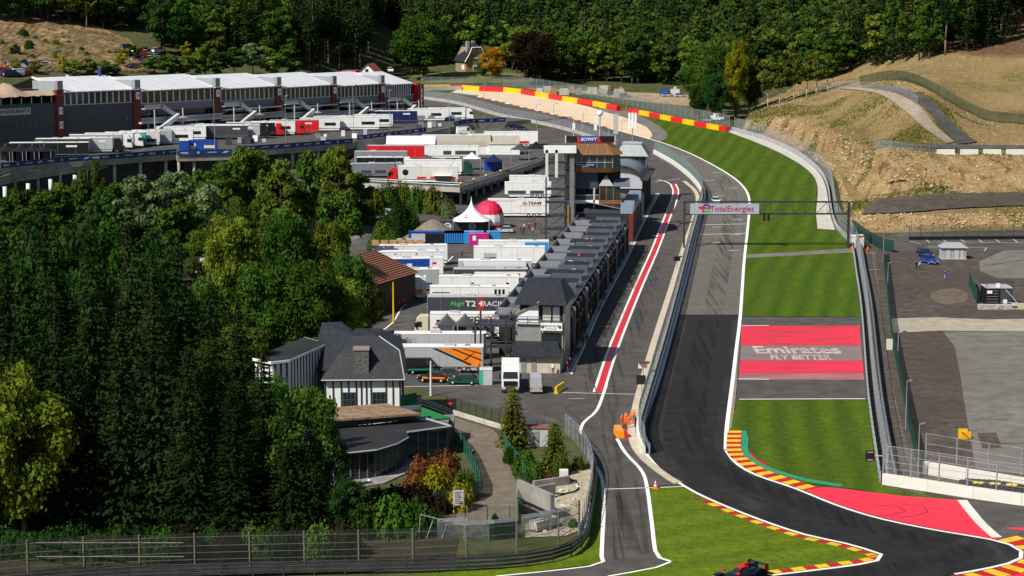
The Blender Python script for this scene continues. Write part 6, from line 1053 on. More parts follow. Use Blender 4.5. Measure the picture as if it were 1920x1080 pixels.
mb = MB(); mb.bb(-0.3, 0.3, 1, 1.5, 3.3, 3.9); mb.build('roof_unit', white, bc)
sb_ = thing('retaining_wall', 'rough stone retaining base under the black container', 'wall', G(1873, 580)); rs = random.Random(3)
for r_ in range(3):
    x = -3.7
    while x < 2.2: w = rs.uniform(0.5, 1.1); mb = MB(); mb.box((x + w / 2, rs.uniform(-0.05, 0.05), 0.15 + r_ * 0.3), (w - 0.05, 0.7, 0.27), rs.uniform(-0.05, 0.05)); mb.build('stone', palegravel, sb_); x += w
for j in range(5): mb = MB(); mb.bb(2.3, 5.5, -0.1 + 0.2 * j, 0.1 + 0.2 * j, 0.2 * j, 0.2 * j + 0.18); mb.build('timber_step', beige, sb_)
p = G(1609, 467); mc = thing('marshal_cabin', 'white marshal cabin with red edge behind the catch fence', 'cabin', p); mb = MB(); mb.bb(-1.3, 1.2, 0, 2.4, 0, 2.7); mb.build('cabin_box', offwhite, mc); mb = MB(); mb.bb(-1.4, 1.3, -0.1, 2.5, 2.7, 2.85); mb.build('roof', white, mc); mb = MB(); mb.bb(-0.1, 1.3, -0.12, -0.1, 2.72, 2.95); mb.build('red_edge', red, mc); mb = MB(); mb.bb(-0.6, 0.1, -0.05, -0.01, 0, 2.0); mb.build('door', mgrey, mc)
p = G(1008, 838); wc = thing('white_cabin', 'small white cabin with rusty roof between the clipped conifers', 'cabin', p); mb = MB(); mb.bb(-1.2, 1.3, 0, 2, 0, 2.3); mb.build('cabin_box', lgrey, wc); mb = MB(); mb.bb(-1.3, 1.4, -0.1, 2.1, 2.3, 2.45); mb.build('roof', mat('rust_roof', (0.22, 0.09, 0.06), 0.8), wc); mb = MB(); mb.bb(-0.5, 0.2, -0.05, -0.01, 0.1, 2.0); mb.build('door', mgrey, wc)
# concrete culvert and broken ground beside the pit exit
gsheet('broken_ground', [(985, 905), (1030, 898), (1090, 878), (1112, 880), (1108, 940), (1098, 990), (1060, 1005), (985, 1008), (985, 960)], ground_mat('sandy_rubble', [(0.42, 0.36, 0.26), (0.50, 0.45, 0.35), (0.30, 0.25, 0.17)], [0.3, 1.2], bump=0.7, bscale=2), 0.02)
cv = thing('culvert', 'concrete culvert head with slab and angled walls beside the footpath', 'culvert', G(1000, 985)); co_ = Vector(cv.location)
def cw(uv, w, h, m=None, z=0.0): pth = [G(u, v) - co_ for u, v in uv]; mb = MB(); mb.sweep(pth, [(-w / 2, z), (-w / 2, z + h), (w / 2, z + h), (w / 2, z)]); return mb
cw([(972, 945), (1036, 975)], 0.5, 1.9, None, 0.9).build('headwall', dconcrete, cv); cw([(972, 945), (1040, 932)], 0.4, 1.3, None, 0.3).build('side_wall', dconcrete, cv); cw([(1000, 918), (1066, 908)], 0.4, 1.0).build('upper_wall', dconcrete, cv); cw([(974, 960), (1028, 985)], 0.3, 1.0, None).build('painted_mouth_shade', black, cv)  # the black slab is painted shade for the inside of the culvert mouth
mb = MB(); q = G(1020, 992) - co_; mb.box((q.x, q.y, 0.7), (1.1, 3.4, 0.9), -0.75); mb.build('loose_slab', wconcrete, cv); mb = MB(); q = G(1057, 905) - co_; mb.box((q.x, q.y, 0.9), (1.0, 0.8, 1.3)); mb.build('concrete_cube', wconcrete, cv)
mb = MB(); mb.tube([G(u, v) - co_ + Vector((0, 0, 0.15)) for u, v in cr([(1010, 920), (1050, 928), (1080, 922), (1084, 910), (1066, 898)], 4)], 0.09, 5); mb.build('black_hose', rubber, cv)
rs = random.Random(9)
for k in range(26):
    p = G(rs.uniform(1000, 1095), rs.uniform(905, 1000)); mb = MB(); mb.lathe([(0.01, 0.28), (0.25, 0.2), (0.34, 0.0), (0.2, -0.1)], n=6); o = mb.build('loose_rock', palegravel, None, p, rs.uniform(0, 6)); o.scale = (rs.uniform(0.5, 1.6), rs.uniform(0.5, 1.2), rs.uniform(0.5, 1.3)); tag(o, 'loose pale rock on the broken ground by the culvert', 'rock', 'rocks around the culvert')
p = G(812, 445); mb = MB(); mb.lathe([(6.5, 0), (4.2, 1.6), (2.0, 3.2), (0.6, 3.9), (0.01, 4.0)], n=18); tag(mb.build('gravel_heap', ground_mat('heap_gravel', [(0.20, 0.165, 0.13), (0.26, 0.215, 0.17), (0.15, 0.12, 0.095)], [0.3, 1.5], bump=0.5), None, p, 0, True), 'brown gravel heap behind the pagoda tent', 'gravel heap')
# ------------------------------------------------------------------ vehicles
wheel_tyre = MB(); wheel_tyre.lathe([(0.28, -0.14), (0.5, -0.14), (0.52, 0), (0.5, 0.14), (0.28, 0.14)], n=14); WT = wheel_tyre.mesh('tyre', rubber, True); WT.transform(Matrix.Rotation(math.pi / 2, 4, 'X'))
rim_ = MB(); rim_.lathe([(0.01, -0.1), (0.28, -0.12), (0.28, 0.12), (0.01, 0.1)], n=10); WR = rim_.mesh('rim', alu, True); WR.transform(Matrix.Rotation(math.pi / 2, 4, 'X'))
def wheel(parent, loc, r=0.5, detail=True):
    w = obj('wheel', WT, parent, loc, 0, (r / 0.52,) * 3)
    if detail: obj('rim', WR, w)
    return w
def cab(t, x, s, m, W=2.5):
    """tractor cab whose back is at local x, facing direction s along x"""
    c = bpy.data.objects.new('tractor', None); link(c, t); P = [(x, 0.7), (x, 3.7), (x + s * 1.3, 3.75), (x + s * 1.9, 3.2), (x + s * 2.2, 2.1), (x + s * 2.35, 0.6)]
    mb = MB(); mb.exy(P, 0.02, W - 0.02); mb.build('cab_body', m, c)
    mb = MB(); mb.add([(x + s * 2.26, 0.2, 2.15), (x + s * 2.26, W - 0.2, 2.15), (x + s * 1.98, W - 0.25, 3.05), (x + s * 1.98, 0.25, 3.05)], [(0, 1, 2, 3)]); mb.build('windscreen', glass, c)
    for y in (-0.01, W + 0.01): mb = MB(); mb.add([(x + s * 1.0, y, 2.0), (x + s * 2.05, y, 2.0), (x + s * 1.85, y, 2.9), (x + s * 1.0, y, 2.9)], [(0, 1, 2, 3)]); mb.build('side_window', glass, c)
    mb = MB(); mb.bb(x + s * 2.3, x + s * 2.45, 0.05, W - 0.05, 0.4, 0.95); mb.build('bumper', dgrey, c); mb = MB(); mb.bb(x + s * 2.3, x + s * 2.42, 0.3, W - 0.3, 1.1, 1.8); mb.build('grille', black, c)
    for y in (-0.2, W + 0.2): mb = MB(); mb.bb(x + s * 1.95, x + s * 2.15, y - 0.1, y + 0.1, 2.0, 2.8); mb.build('mirror', black, c)
    for y in (0.35, W - 0.35): mb = MB(); mb.bb(x + s * 2.42, x + s * 2.46, y - 0.2, y + 0.2, 0.7, 0.9); mb.build('headlight', white, c)
    for y in (0.18, W - 0.18): wheel(c, (x + s * 1.5, y, 0.5), 0.5, False)
    mb = MB(); mb.bb(min(x, x - s * 3.0), max(x, x - s * 3.0), 0.6, W - 0.6, 0.55, 0.95); mb.build('chassis', black, c); return c
def trailer(u, v, L, m, label, z=None, rz=0.0, H=4.0, W=2.5, roof=None, cabm=None, side=-1, text=(), stripes=(), end=None, name='race_trailer', nw=3, awning=None, group=None):
    p = G(u, v) if z is None else Zp(u, v, z); t = thing(name, label, 'trailer', p, rz, group); z0 = 1.05
    mb = MB(); mb.bb(-L / 2, L / 2, 0, W, z0, H - 0.1); mb.build('box_body', m, t); mb = MB(); mb.bb(-L / 2 - 0.04, L / 2 + 0.04, -0.04, W + 0.04, H - 0.1, H); mb.build('roof', roof or white, t)
    mb = MB(); mb.bb(-L / 2 + 1, L / 2 - 0.2, 0.03, W - 0.03, 0.45, z0); mb.build('skirt', m if H > 3.5 else dgrey, t)
    for x in (-L / 2 - 0.05, L / 2): mb = MB(); mb.bb(x, x + 0.05, 0.06, W - 0.06, z0 + 0.05, H - 0.2); mb.build('end_door', end or lgrey, t)
    mb = MB(); mb.bb(-0.5, 0.5, -0.03, -0.004, z0 + 0.1, H - 1.0); mb.build('side_door', m, t)
    mb = MB(); mb.bb(-L / 2, L / 2, -0.05, -0.01, z0 - 0.08, z0 + 0.02); mb.build('side_rail', mgrey, t)
    for k in range(nw):
        for y in (0.12, W - 0.12): wheel(t, (-side * (L / 2 - 2.2 - 1.25 * k), y, 0.48), 0.48, False)
    for k in range(4): mb = MB(); x = -L / 2 + L * (k + 0.7) / 4.4; mb.bb(x, x + 0.04, -0.007, -0.002, z0, H - 0.12); mb.build('panel_seam', mgrey, t)
    rl = random.Random(int(u * 7 + v)); x = rl.uniform(-L * 0.35, L * 0.2); mb = MB(); mb.bb(x, x + 1.6, 0.5, W - 0.5, H, H + 0.22); mb.build('roof_unit', lgrey, t); mb = MB(); x = L * rl.uniform(0.25, 0.4); mb.bb(x, x + 0.7, 0.8, W - 0.8, H, H + 0.12); mb.build('roof_hatch', mgrey, t)
    if not text and not stripes or L < 13 and rl.random() < 0.6:
        mm = rl.choice([red, navy, black, lblue, mgrey, orange, dgrey]); mb = MB(); mb.bb(-L / 2 + L * rl.uniform(0.05, 0.4), L / 2 - L * rl.uniform(0, 0.3), -0.028, -0.024, z0 + 0.1, z0 + rl.uniform(0.5, 1.0)); mb.build('livery_stripe', mm, t)
    for k, (mm, x0, x1, a0, a1) in enumerate(stripes):
        mb = MB(); X0, X1 = -L / 2 + L * x0, -L / 2 + L * x1; Z0, Z1 = z0 + (H - z0) * a0, z0 + (H - z0) * a1; mb.bb(X0, X1, -0.012 - 0.004 * k, -0.008 - 0.004 * k, Z0, Z1); mb.build('livery_panel', mm, t)
    for (s, size, mm, fx, fz, kw) in text: lettering(s, size, mm, t, (-L / 2 + L * fx, -0.04, z0 + (H - z0) * fz), **kw)
    if cabm is not None: cab(t, side * (L / 2 + 0.35), side, cabm, W)
    if awning is not None: mb = MB(); mb.eyx([(0, H - 0.25), (-2.6, H - 0.75), (-2.6, H - 0.85), (0, H - 0.35)], -L / 2 + 1, L / 2 - 1); mb.build('awning', awning, t); [MB().rod((x, -2.5, 0), (x, -2.5, H - 0.8), 0.04, 5).build('awning_leg', alu, t) for x in (-L / 2 + 1.2, L / 2 - 1.2)]
    return t
silver = paint('silver_paint', (0.38, 0.39, 0.41)); gold = paint('cream_paint', (0.62, 0.58, 0.42))
# --- paddock row against the old pits, nearest first
t = trailer(818, 700, 13.8, silver, 'silver trailer with orange flame graphics nearest the timbered house', rz=R(-1), text=[('KR', 1.5, mat('logo_orange_red', (0.7, 0.08, 0.01), 0.5), 0.09, 0.72, dict(ital=0.3, bold=0.03))])
mb = MB(); mb.add([(0.2, -0.02, 3.75), (6.6, -0.02, 3.75), (6.6, -0.02, 1.3), (4.4, -0.02, 1.15), (3.2, -0.02, 2.5)], [(0, 4, 3, 2, 1)]); mb.build('flame_panel', orange, t)
for (a, b, w) in (((-0.6, 3.75), (5.0, 1.2), 0.22), ((2.2, 3.7), (6.6, 1.9), 0.16), ((3.8, 3.7), (6.6, 2.9), 0.14), ((4.0, 2.0), (6.2, 3.6), 0.12)): mb = MB(); mb.add([(a[0], -0.035, a[1]), (b[0], -0.035, b[1]), (b[0] + w, -0.035, b[1] + w), (a[0] + w * 3, -0.035, a[1])], [(0, 1, 2, 3)]); mb.build('flame_line', black, t)
trailer(825, 674, 14.0, lgrey, 'plain light grey trailer behind the orange flame trailer', stripes=[(silver, 0.03, 0.24, 0.25, 0.8), (black, 0.08, 0.2, 0.22, 0.3)])
t = trailer(880, 636, 12.6, white, 'white trailer lettered in black and red with a cream truck cab', cabm=gold, H=4.2, text=[('GD', 1.0, black, 0.55, 0.72, dict(sx=1.6, bold=0.02, ital=0.2)), ('SPORT', 0.75, red, 0.80, 0.78, dict(sx=1.3, ital=0.2)), ('www.cd-sport.com', 0.52, red, 0.72, 0.5, dict(sx=1.1))], stripes=[(black, 0.08, 0.24, 0.52, 0.68), (red, 0.03, 0.12, 0.25, 0.3)])
trailer(878, 602, 13.8, dgrey, 'dark grey trailer with white racing lettering and a red cross', roof=lgrey, H=4.2, text=[('T2', 1.35, white, 0.53, 0.6, dict(sx=1.25, bold=0.02)), ('+', 1.5, white, 0.66, 0.6, dict(bold=0.06)), ('RACING', 1.2, white, 0.85, 0.6, dict(sx=1.1)), ('Hugh', 1.1, mat('logo_green_neon', (0.1, 0.6, 0.15), 0.5), 0.36, 0.62, dict(ital=0.4))], stripes=[(red, 0.625, 0.695, 0.3, 0.88)])
trailer(880, 580, 13.8, white, 'white trailer behind the dark lettered one with black window flashes', H=4.0, stripes=[(black, 0.03, 0.25, 0.62, 0.68), (black, 0.82, 0.85, 0.5, 0.85), (black, 0.87, 0.9, 0.5, 0.85), (black, 0.92, 0.95, 0.5, 0.85)])
trailer(898, 558, 14.5, white, 'second white trailer with small roof peaks in the pit-side row', H=3.9, stripes=[(black, 0.4, 0.44, 0.5, 0.6), (black, 0.84, 0.88, 0.5, 0.6)]); trailer(920, 543, 13.8, dgrey, 'black trailer with white lower panel in the pit-side row', H=3.9, roof=lgrey, stripes=[(white, 0.28, 0.98, 0.42, 0.82), (red, 0.86, 0.9, 0.55, 0.7)])
trailer(928, 527, 14.0, lgrey, 'grey trailer with dark awning slot in the pit-side row', H=4.0, stripes=[(black, 0.06, 0.95, 0.55, 0.8)], awning=lgrey)
trailer(955, 503, 14.2, white, 'large white trailer with a small white box unit on its side', H=4.3, stripes=[(lgrey, 0.14, 0.32, 0.3, 0.62), (black, 0.15, 0.31, 0.28, 0.36)]); trailer(963, 491, 14.4, white, 'white trailer with a blue chevron and blue tail', H=4.3, stripes=[(lblue, 0.66, 0.99, 0.72, 0.92), (lblue, 0.9, 0.995, 0.3, 0.92)], end=lblue)
for (u, v, L, lab, st_) in ((772, 498, 14.5, 'farthest white trailer of the group beside the brick house', ()), (766, 510, 14.0, 'white trailer with black vents in the group beside the brick house', ((black, 0.3, 0.33, 0.8, 0.86), (black, 0.6, 0.63, 0.8, 0.86))), (768, 524, 13.0, 'white trailer with a big blue side panel beside the brick house', ((blue, 0.02, 0.8, 0.45, 0.95), (red, 0.84, 0.9, 0.6, 0.75))), (778, 546, 9.0, 'short silver trailer close to the brick house roof', ()), (768, 562, 6.0, 'stubby white trailer right behind the tiled roof', ())): trailer(u, v, L, white if 'silver' not in lab else silver, lab, rz=R(6), H=4.1, stripes=st_, text=[('TUNC', 1.0, white, 0.42, 0.52, dict(ital=0.2))] if 'blue side' in lab else ())
trailer(972, 408, 14.2, white, 'long white trailer with a thin red line beside the stair tower', H=4.3, stripes=[(red, 0.02, 0.45, 0.86, 0.89), (red, 0.45, 0.99, 0.52, 0.55)], text=[('G-TEAM', 0.95, dgrey, 0.72, 0.72, dict(sx=1.3, bold=0.02))]); trailer(990, 372, 11.5, white, 'white trailer behind the long red-lined one', H=4.0); trailer(992, 356, 10, white, 'low white trailer under the edge of the middle deck', H=3.6)
# --- middle deck
t = trailer(803, 344, 14.6, offwhite, 'off-white trailer with a round black window and red cab', z=ZM, cabm=red, H=4.2, end=lgrey); mb = MB(); mb.add([(-5.6 + 0.75 * math.cos(a), -0.03, 2.75 + 0.75 * math.sin(a)) for a in np.linspace(0, 2 * math.pi, 17)[:-1]], [tuple(range(15, -1, -1))]); mb.build('round_window', black, t); mb = MB(); mb.bb(1.2, 5.6, -1.6, -0.05, 2.0, 2.1); mb.build('canopy', white, t); mb = MB(); mb.bb(1.6, 5.4, -0.05, -0.02, 0.5, 1.95); mb.build('open_hatch', mgrey, t)
trailer(813, 330, 14.4, white, 'white trailer with a dark green cab on its right', z=ZM, cabm=dgreen, side=1, H=4.1); trailer(700, 333, 11, mgrey, 'silver-grey truck at the left end of the middle deck', z=ZM, cabm=silver, side=1, H=3.6, roof=lgrey, rz=R(8)); trailer(712, 322, 12, black, 'black truck behind the silver-grey one on the middle deck', z=ZM, cabm=white, side=1, H=3.8); trailer(714, 311, 14, mgrey, 'grey flat-roofed trailer before the red trailer on the middle deck', z=ZM, H=3.9, roof=lgrey); trailer(742, 302, 15.6, red, 'bright red trailer on the middle deck', z=ZM, H=4.3, roof=lgrey, end=red)
trailer(850, 299, 14.0, white, 'white hospitality unit in front of the arched tent', z=ZM, H=3.8, stripes=[(dgrey, 0.3, 0.95, 0.1, 0.5)]); trailer(838, 276, 15, white, 'white trailer along the retaining wall, left one', z=ZM, H=3.6); trailer(958, 276, 16, white, 'tall white trailer at the back of the middle deck near the tower', z=ZM, H=4.6); trailer(905, 275, 9, white, 'white trailer between the two along the retaining wall', z=ZM, H=3.7)
t = trailer(880, 247, 7, red, 'red and white truck parked nose-right on the ramp by the retaining wall', z=ZM, cabm=red, side=1, H=3.0, rz=R(15))
# --- upper deck, left to right
U = [(92, 297, 20, black, 'black team trailer at the far left of the upper deck', black, -1, 0), (118, 289, 14, dgrey, 'dark grey trailer with pale roof behind the black team trailer', None, 1, 0), (165, 287, 13, lgrey, 'grey trailer right of the black team trailer', black, 1, 0), (180, 281, 14, silver, 'silver trailer with a white cab before the pit building', white, 1, 0), (205, 278, 13, white, 'white trailer with white tractor left of the teal one', white, 1, 0), (235, 276, 11, teal, 'teal green trailer on the upper deck', None, 1, 0), (262, 274, 11, offwhite, 'cream trailer right of the teal one', None, 1, 0), (285, 272, 11, silver, 'silver trailer behind the cream one', None, 1, 0), (318, 271, 13, white, 'white trailer just left of the blue container', None, 1, 0), (340, 264, 14, white, 'white trailer with blue roof edge behind the blue container', None, 1, 0), (365, 260, 14, white, 'white trailer right behind the blue roofed one', None, 1, 0), (415, 262, 15, dgrey, 'dark trailer with open awning right of the blue container', None, 1, 0), (445, 260, 13, lgrey, 'pale trailer with black cab left of the red trucks', black, 1, 0), (470, 256, 14, black, 'black trailer with a bright red cab', red, 1, 0), (512, 254, 13, white, 'white trailer with red tractor on the upper deck', red, 1, 0), (552, 251, 14.5, red, 'bright red trailer on the upper deck', None, 1, 0), (600, 247, 12, white, 'white trailer right of the red one on the upper deck', None, 1, 0), (625, 243, 12, silver, 'silver trailer with dark graphics on the upper deck', None, 1, 0), (668, 245, 14, white, 'white trailer left of the navy one', None, 1, 0), (700, 240, 12, white, 'second white trailer left of the navy one', None, 1, 0), (735, 232, 16, navy, 'navy blue trailer on the upper deck', None, 1, 0), (800, 228, 12, white, 'white trailer right of the navy one', None, 1, 0), (838, 226, 12, white, 'white trailer at the right end of the upper deck', white, 1, 0)]
for (u, v, L, m, lab, cb, sd, _) in U: trailer(u, v, L, m, lab, z=ZU, rz=R(5), H=4.1, cabm=cb, side=sd, roof=white if m is not red else lgrey, end=m if m in (black, red, teal, navy) else lgrey, stripes=((dgrey, 0.1, 0.4, 0.4, 0.75),) if m in (silver, offwhite) else ((black, 0.62, 0.9, 0.25, 0.55), (lgrey, 0.1, 0.5, 0.3, 0.32)) if m is white else ((white, 0.72, 0.86, 0.6, 0.75),) if m is not teal else ())
def container(u, v, z, L, m, lab, rz=0.0, extra=None, H=2.6):
    p = G(u, v) if z is None else Zp(u, v, z); t = thing('container', lab, 'container', p, rz); mb = MB(); mb.bb(-L / 2, L / 2, 0, 2.4, 0.1, H); mb.build('container_body', m, t)
    n = int(L / 0.5)
    for k in range(n): mb = MB(); x = -L / 2 + 0.1 + k * 0.5; mb.bb(x, x + 0.22, -0.04, -0.002, 0.25, H - 0.2); mb.build('corrugation', m, t)
    mb = MB(); mb.bb(-L / 2 - 0.03, L / 2 + 0.03, -0.06, 2.44, H, H + 0.1); mb.build('roof_frame', m, t)
    for (mm, x0, x1, a0, a1) in extra or (): mb = MB(); mb.bb(-L / 2 + L * x0, -L / 2 + L * x1, -0.07, -0.045, 0.1 + H * a0, 0.1 + H * a1); mb.build('panel', mm, t)
    return t
container(380, 282, ZU, 7.5, blue, 'bright blue container on the jutting deck bay', extra=[(white, 0.0, 0.25, 0.05, 0.7), (yellow, 0.05, 0.2, 0.5, 0.7), (gold, 0.55, 0.95, 0.2, 0.5)]); container(345, 284, ZU, 2.6, blue, 'narrow blue crate left of the blue container')
container(818, 458, None, 12, blue, 'blue container with open front below the pagoda tent', extra=[(lgrey, 0.05, 0.3, 0.15, 0.85), (black, 0.3, 0.65, 0.1, 0.85)]); container(870, 458, None, 8.5, lblue, 'lighter blue container beside the pink one'); container(898, 462, None, 4.2, pink, 'pink container in front of the blue ones', extra=[(white, 0.18, 0.35, 0.45, 0.85)]); container(925, 458, None, 3.0, lblue, 'short blue container at the right end of the row')
t = container(852, 436, None, 15, dgrey, 'charcoal container with two round white emblems under the pagoda tent', extra=[(red, 0.08, 0.18, 0.35, 0.6)])
for x in (-1.5, 4.0): mb = MB(); mb.add([(x + 0.85 * math.cos(a), -0.09, 1.4 + 0.85 * math.sin(a)) for a in np.linspace(0, 2 * math.pi, 13)[:-1]], [tuple(range(11, -1, -1))]); mb.build('round_emblem', offwhite, t); mb = MB(); mb.add([(x + 0.55 * math.cos(a), -0.1, 1.4 + 0.55 * math.sin(a)) for a in np.linspace(0, 2 * math.pi, 13)[:-1]], [tuple(range(11, -1, -1))]); mb.build('emblem_ring', dgrey, t); mb = MB(); mb.bb(x - 0.6, x + 0.6, -0.115, -0.105, 1.25, 1.55); mb.build('emblem_band', offwhite, t)
# --- cars and vans
def car_meshes(L, W, prof, cabp, m):
    """lower body and glasshouse from side profiles, pinched at the ends and at the roof"""
    def body(P, w0, w1, zt):
        mb = MB(); n = len(P); vs = []
        for s in (-1, 1):
            for x, z in P: f = (z - P[0][1]) / max(0.01, zt - P[0][1]); e = 1 - 0.14 * max(0, abs(x) / (L / 2) - 0.6) / 0.4; vs.append((x, s * (w0 + (w1 - w0) * f) * e, z))
        mb.add(vs, [tuple(range(n)), tuple(range(2 * n - 1, n - 1, -1))] + [(i, n + i, n + (i + 1) % n, (i + 1) % n) for i in range(n)]); return mb
    return body(prof, W / 2, W / 2 * 0.96, 1.0), body(cabp, W / 2 * 0.93, W / 2 * 0.76, cabp[1][1])
def car(p, rz, m, label, kind='car', group=None, cat=None, tiny=False, band=None):
    if kind == 'car': L, W = 4.4, 1.8; prof = [(-2.2, 0.3), (-2.2, 0.75), (-2.0, 0.95), (0.9, 0.98), (2.0, 0.8), (2.2, 0.6), (2.2, 0.3)]; cb = [(-1.95, 0.96), (-1.35, 1.45), (0.2, 1.46), (1.0, 0.97)]
    elif kind == 'suv': L, W = 4.6, 1.9; prof = [(-2.3, 0.35), (-2.3, 1.0), (-2.2, 1.1), (1.0, 1.12), (2.1, 1.0), (2.3, 0.75), (2.3, 0.35)]; cb = [(-2.2, 1.1), (-1.9, 1.72), (0.2, 1.74), (1.05, 1.11)]
    else: L, W = 5.4, 2.0; prof = [(-2.7, 0.35), (-2.7, 1.2), (-2.68, 1.3), (1.6, 1.3), (2.4, 1.1), (2.7, 0.8), (2.7, 0.35)]; cb = [(-2.68, 1.3), (-2.6, 2.35), (1.0, 2.4), (1.9, 1.3)]
    t = thing('van' if kind == 'van' else 'car', label, cat or ('van' if kind == 'van' else 'car'), p, rz, group); b, c = car_meshes(L, W, prof, cb, m); o = b.build('body', m, t); recalc(o.data); o = c.build('glasshouse', glass if kind != 'van' else m, t); recalc(o.data)
    mb = MB(); x0, x1, z = cb[1][0], cb[2][0], cb[1][1]; mb.bb(x0, x1, -W / 2 * 0.74, W / 2 * 0.74, z - 0.02, z + 0.04); mb.build('roof', m, t)
    for x in (-L * 0.31, L * 0.31):
        for y in (-W / 2 + 0.12, W / 2 - 0.12): wheel(t, (x, y, 0.33), 0.33, not tiny)
    if tiny: return t
    mb = MB(); mb.add([(cb[3][0] - 0.02, -W * 0.4, cb[3][1] + 0.05), (cb[3][0] - 0.02, W * 0.4, cb[3][1] + 0.05), (cb[2][0] + 0.12, W * 0.36, cb[2][1] - 0.06), (cb[2][0] + 0.12, -W * 0.36, cb[2][1] - 0.06)], [(0, 1, 2, 3)]); o = mb.build('windscreen', glass, t); o.location.x = 0.06
    for y in (-W * 0.34, W * 0.34): mb = MB(); mb.bb(L / 2 - 0.06, L / 2 + 0.01, y - 0.2, y + 0.2, 0.62, 0.78); mb.build('headlight', white, t); mb = MB(); mb.bb(-L / 2 - 0.02, -L / 2 + 0.05, y - 0.15, y + 0.15, 0.75, 0.95); mb.build('tail_light', red, t)
    mb = MB(); mb.bb(L / 2 - 0.02, L / 2 + 0.03, -0.26, 0.26, 0.4, 0.52); mb.build('number_plate', white, t)
    mb = MB(); mb.bb(L / 2 - 0.05, L / 2 + 0.015, -0.45, 0.45, 0.55, 0.7); mb.build('grille', black, t)
    for y in (-W / 2 - 0.1, W / 2 + 0.1): mb = MB(); mb.bb(cb[3][0] - 0.5, cb[3][0] - 0.3, y - 0.1, y + 0.1, cb[3][1], cb[3][1] + 0.16); mb.build('mirror', m, t)
    for s in (-1, 1):
        y = s * W / 2 * 0.86; mb = MB(); z0, z1 = cb[0][1] + 0.08, cb[1][1] - 0.12
        if kind == 'van': mb.add([(0.3, y * 1.09, z0), (1.55, y * 1.09, z0), (1.05, y * 0.98, z1), (0.3, y * 0.98, z1)], [(0, 1, 2, 3)]); mb.build('side_window', glass, t)
        if band: mb = MB(); mb.bb(-L / 2 + 0.3, L / 2 - 0.8, s * (W / 2 + 0.005) - 0.005, s * (W / 2 + 0.005) + 0.005, 0.65, 0.9); mb.build('side_band', band, t)
    return t
def face(deg): return R(deg)
car(G(1741, 494), face(-70), blue, 'bright blue van with headlights facing the camera beside the kiosk', 'suv'); car(G(1734, 482), face(-70), navy, 'dark blue car with red trim behind the bright blue van', 'suv')
car(G(1004, 732), face(92), silver, 'silver service van with blue band seen from behind by the end building', 'van', band=blue)
t = thing('white_truck', 'white truck facing the camera behind the golden conifer', 'truck', G(957, 735), R(-90)); cab(t, 0, 1, white); [setattr(o, 'location', Vector((-1.2, -1.25, 0))) for o in t.children]; mb = MB(); mb.bb(-7, -1.4, -1.25, 1.25, 0.9, 3.6); mb.build('truck_box', white, t)
car(G(795, 700), face(5), black, 'dark green and black van in front of the orange flame trailer', 'van', band=green); car(G(812, 716), face(170), black, 'black estate car with orange trim beside the flame trailer', band=orange); car(G(868, 720), face(175), dgreen, 'dark green sports car behind the portable toilet'); car(G(835, 708), face(178), dgrey, 'dark grey car between the vans before the flame trailer')
car(G(945, 436), face(168), lgrey, 'silver car beside the red and white dome tent'); car(G(676, 612), face(-70), silver, 'silver grey estate car beneath the trees by the brick house', 'suv'); car(G(872, 252), face(20), white, 'white van at the foot of the retaining wall', 'van')
car(G(960, 240), face(8), black, 'black car parked by the deck corner banner, left one'); car(G(975, 243), face(8), navy, 'dark blue car parked by the deck corner banner, right one'); car(G(1342, 381), face(-88), white, 'white race car coming down the start straight towards the gantry'); car(G(1345, 226), face(-60), white, 'white recovery truck by the hairpin fence', 'van'); car(G(1328, 228), face(-50), silver, 'silver car behind the hairpin fence')
for k, (u, v, m, lab) in enumerate([(1150, 178, navy, 'dark blue machine in the works yard'), (1252, 181, silver, 'silver car in the works yard, left one'), (1276, 182, lgrey, 'pale car in the works yard, right one'), (1172, 183, mgrey, 'grey car beside the blue machine in the works yard')]): car(G(u, v), R(10), m, lab, 'suv' if k == 0 else 'car')
rc = random.Random(8); cm = [white, white, white, lgrey, silver, dgrey, black, navy, white, red]
for k in range(46):
    if k < 22: u, v = rc.uniform(0, 88), rc.uniform(122, 146)
    else: u, v = rc.uniform(222, 302), rc.uniform(96, 128)
    d = ray(u, v); y = 560.0
    while y < 1100:
        p = Yp(u, v, y)
        if p.z <= TZ(p.x, p.y): break
        y += 2
    p.z = TZ(p.x, p.y); car(p, rc.uniform(0.6, 1.0) + (math.pi if rc.random() < 0.5 else 0), rc.choice(cm), 'parked car in the crowded lot at the far left beside the quarry' if k < 22 else 'parked car in the hillside lot behind the pit building', rc.choice(['car', 'car', 'suv', 'van']), 'cars in the quarry lot' if k < 22 else 'cars in the hillside lot', tiny=True)
car(Yp(732, 135, 745), R(-80), white, 'white car on the road behind the pit building end', 'suv')
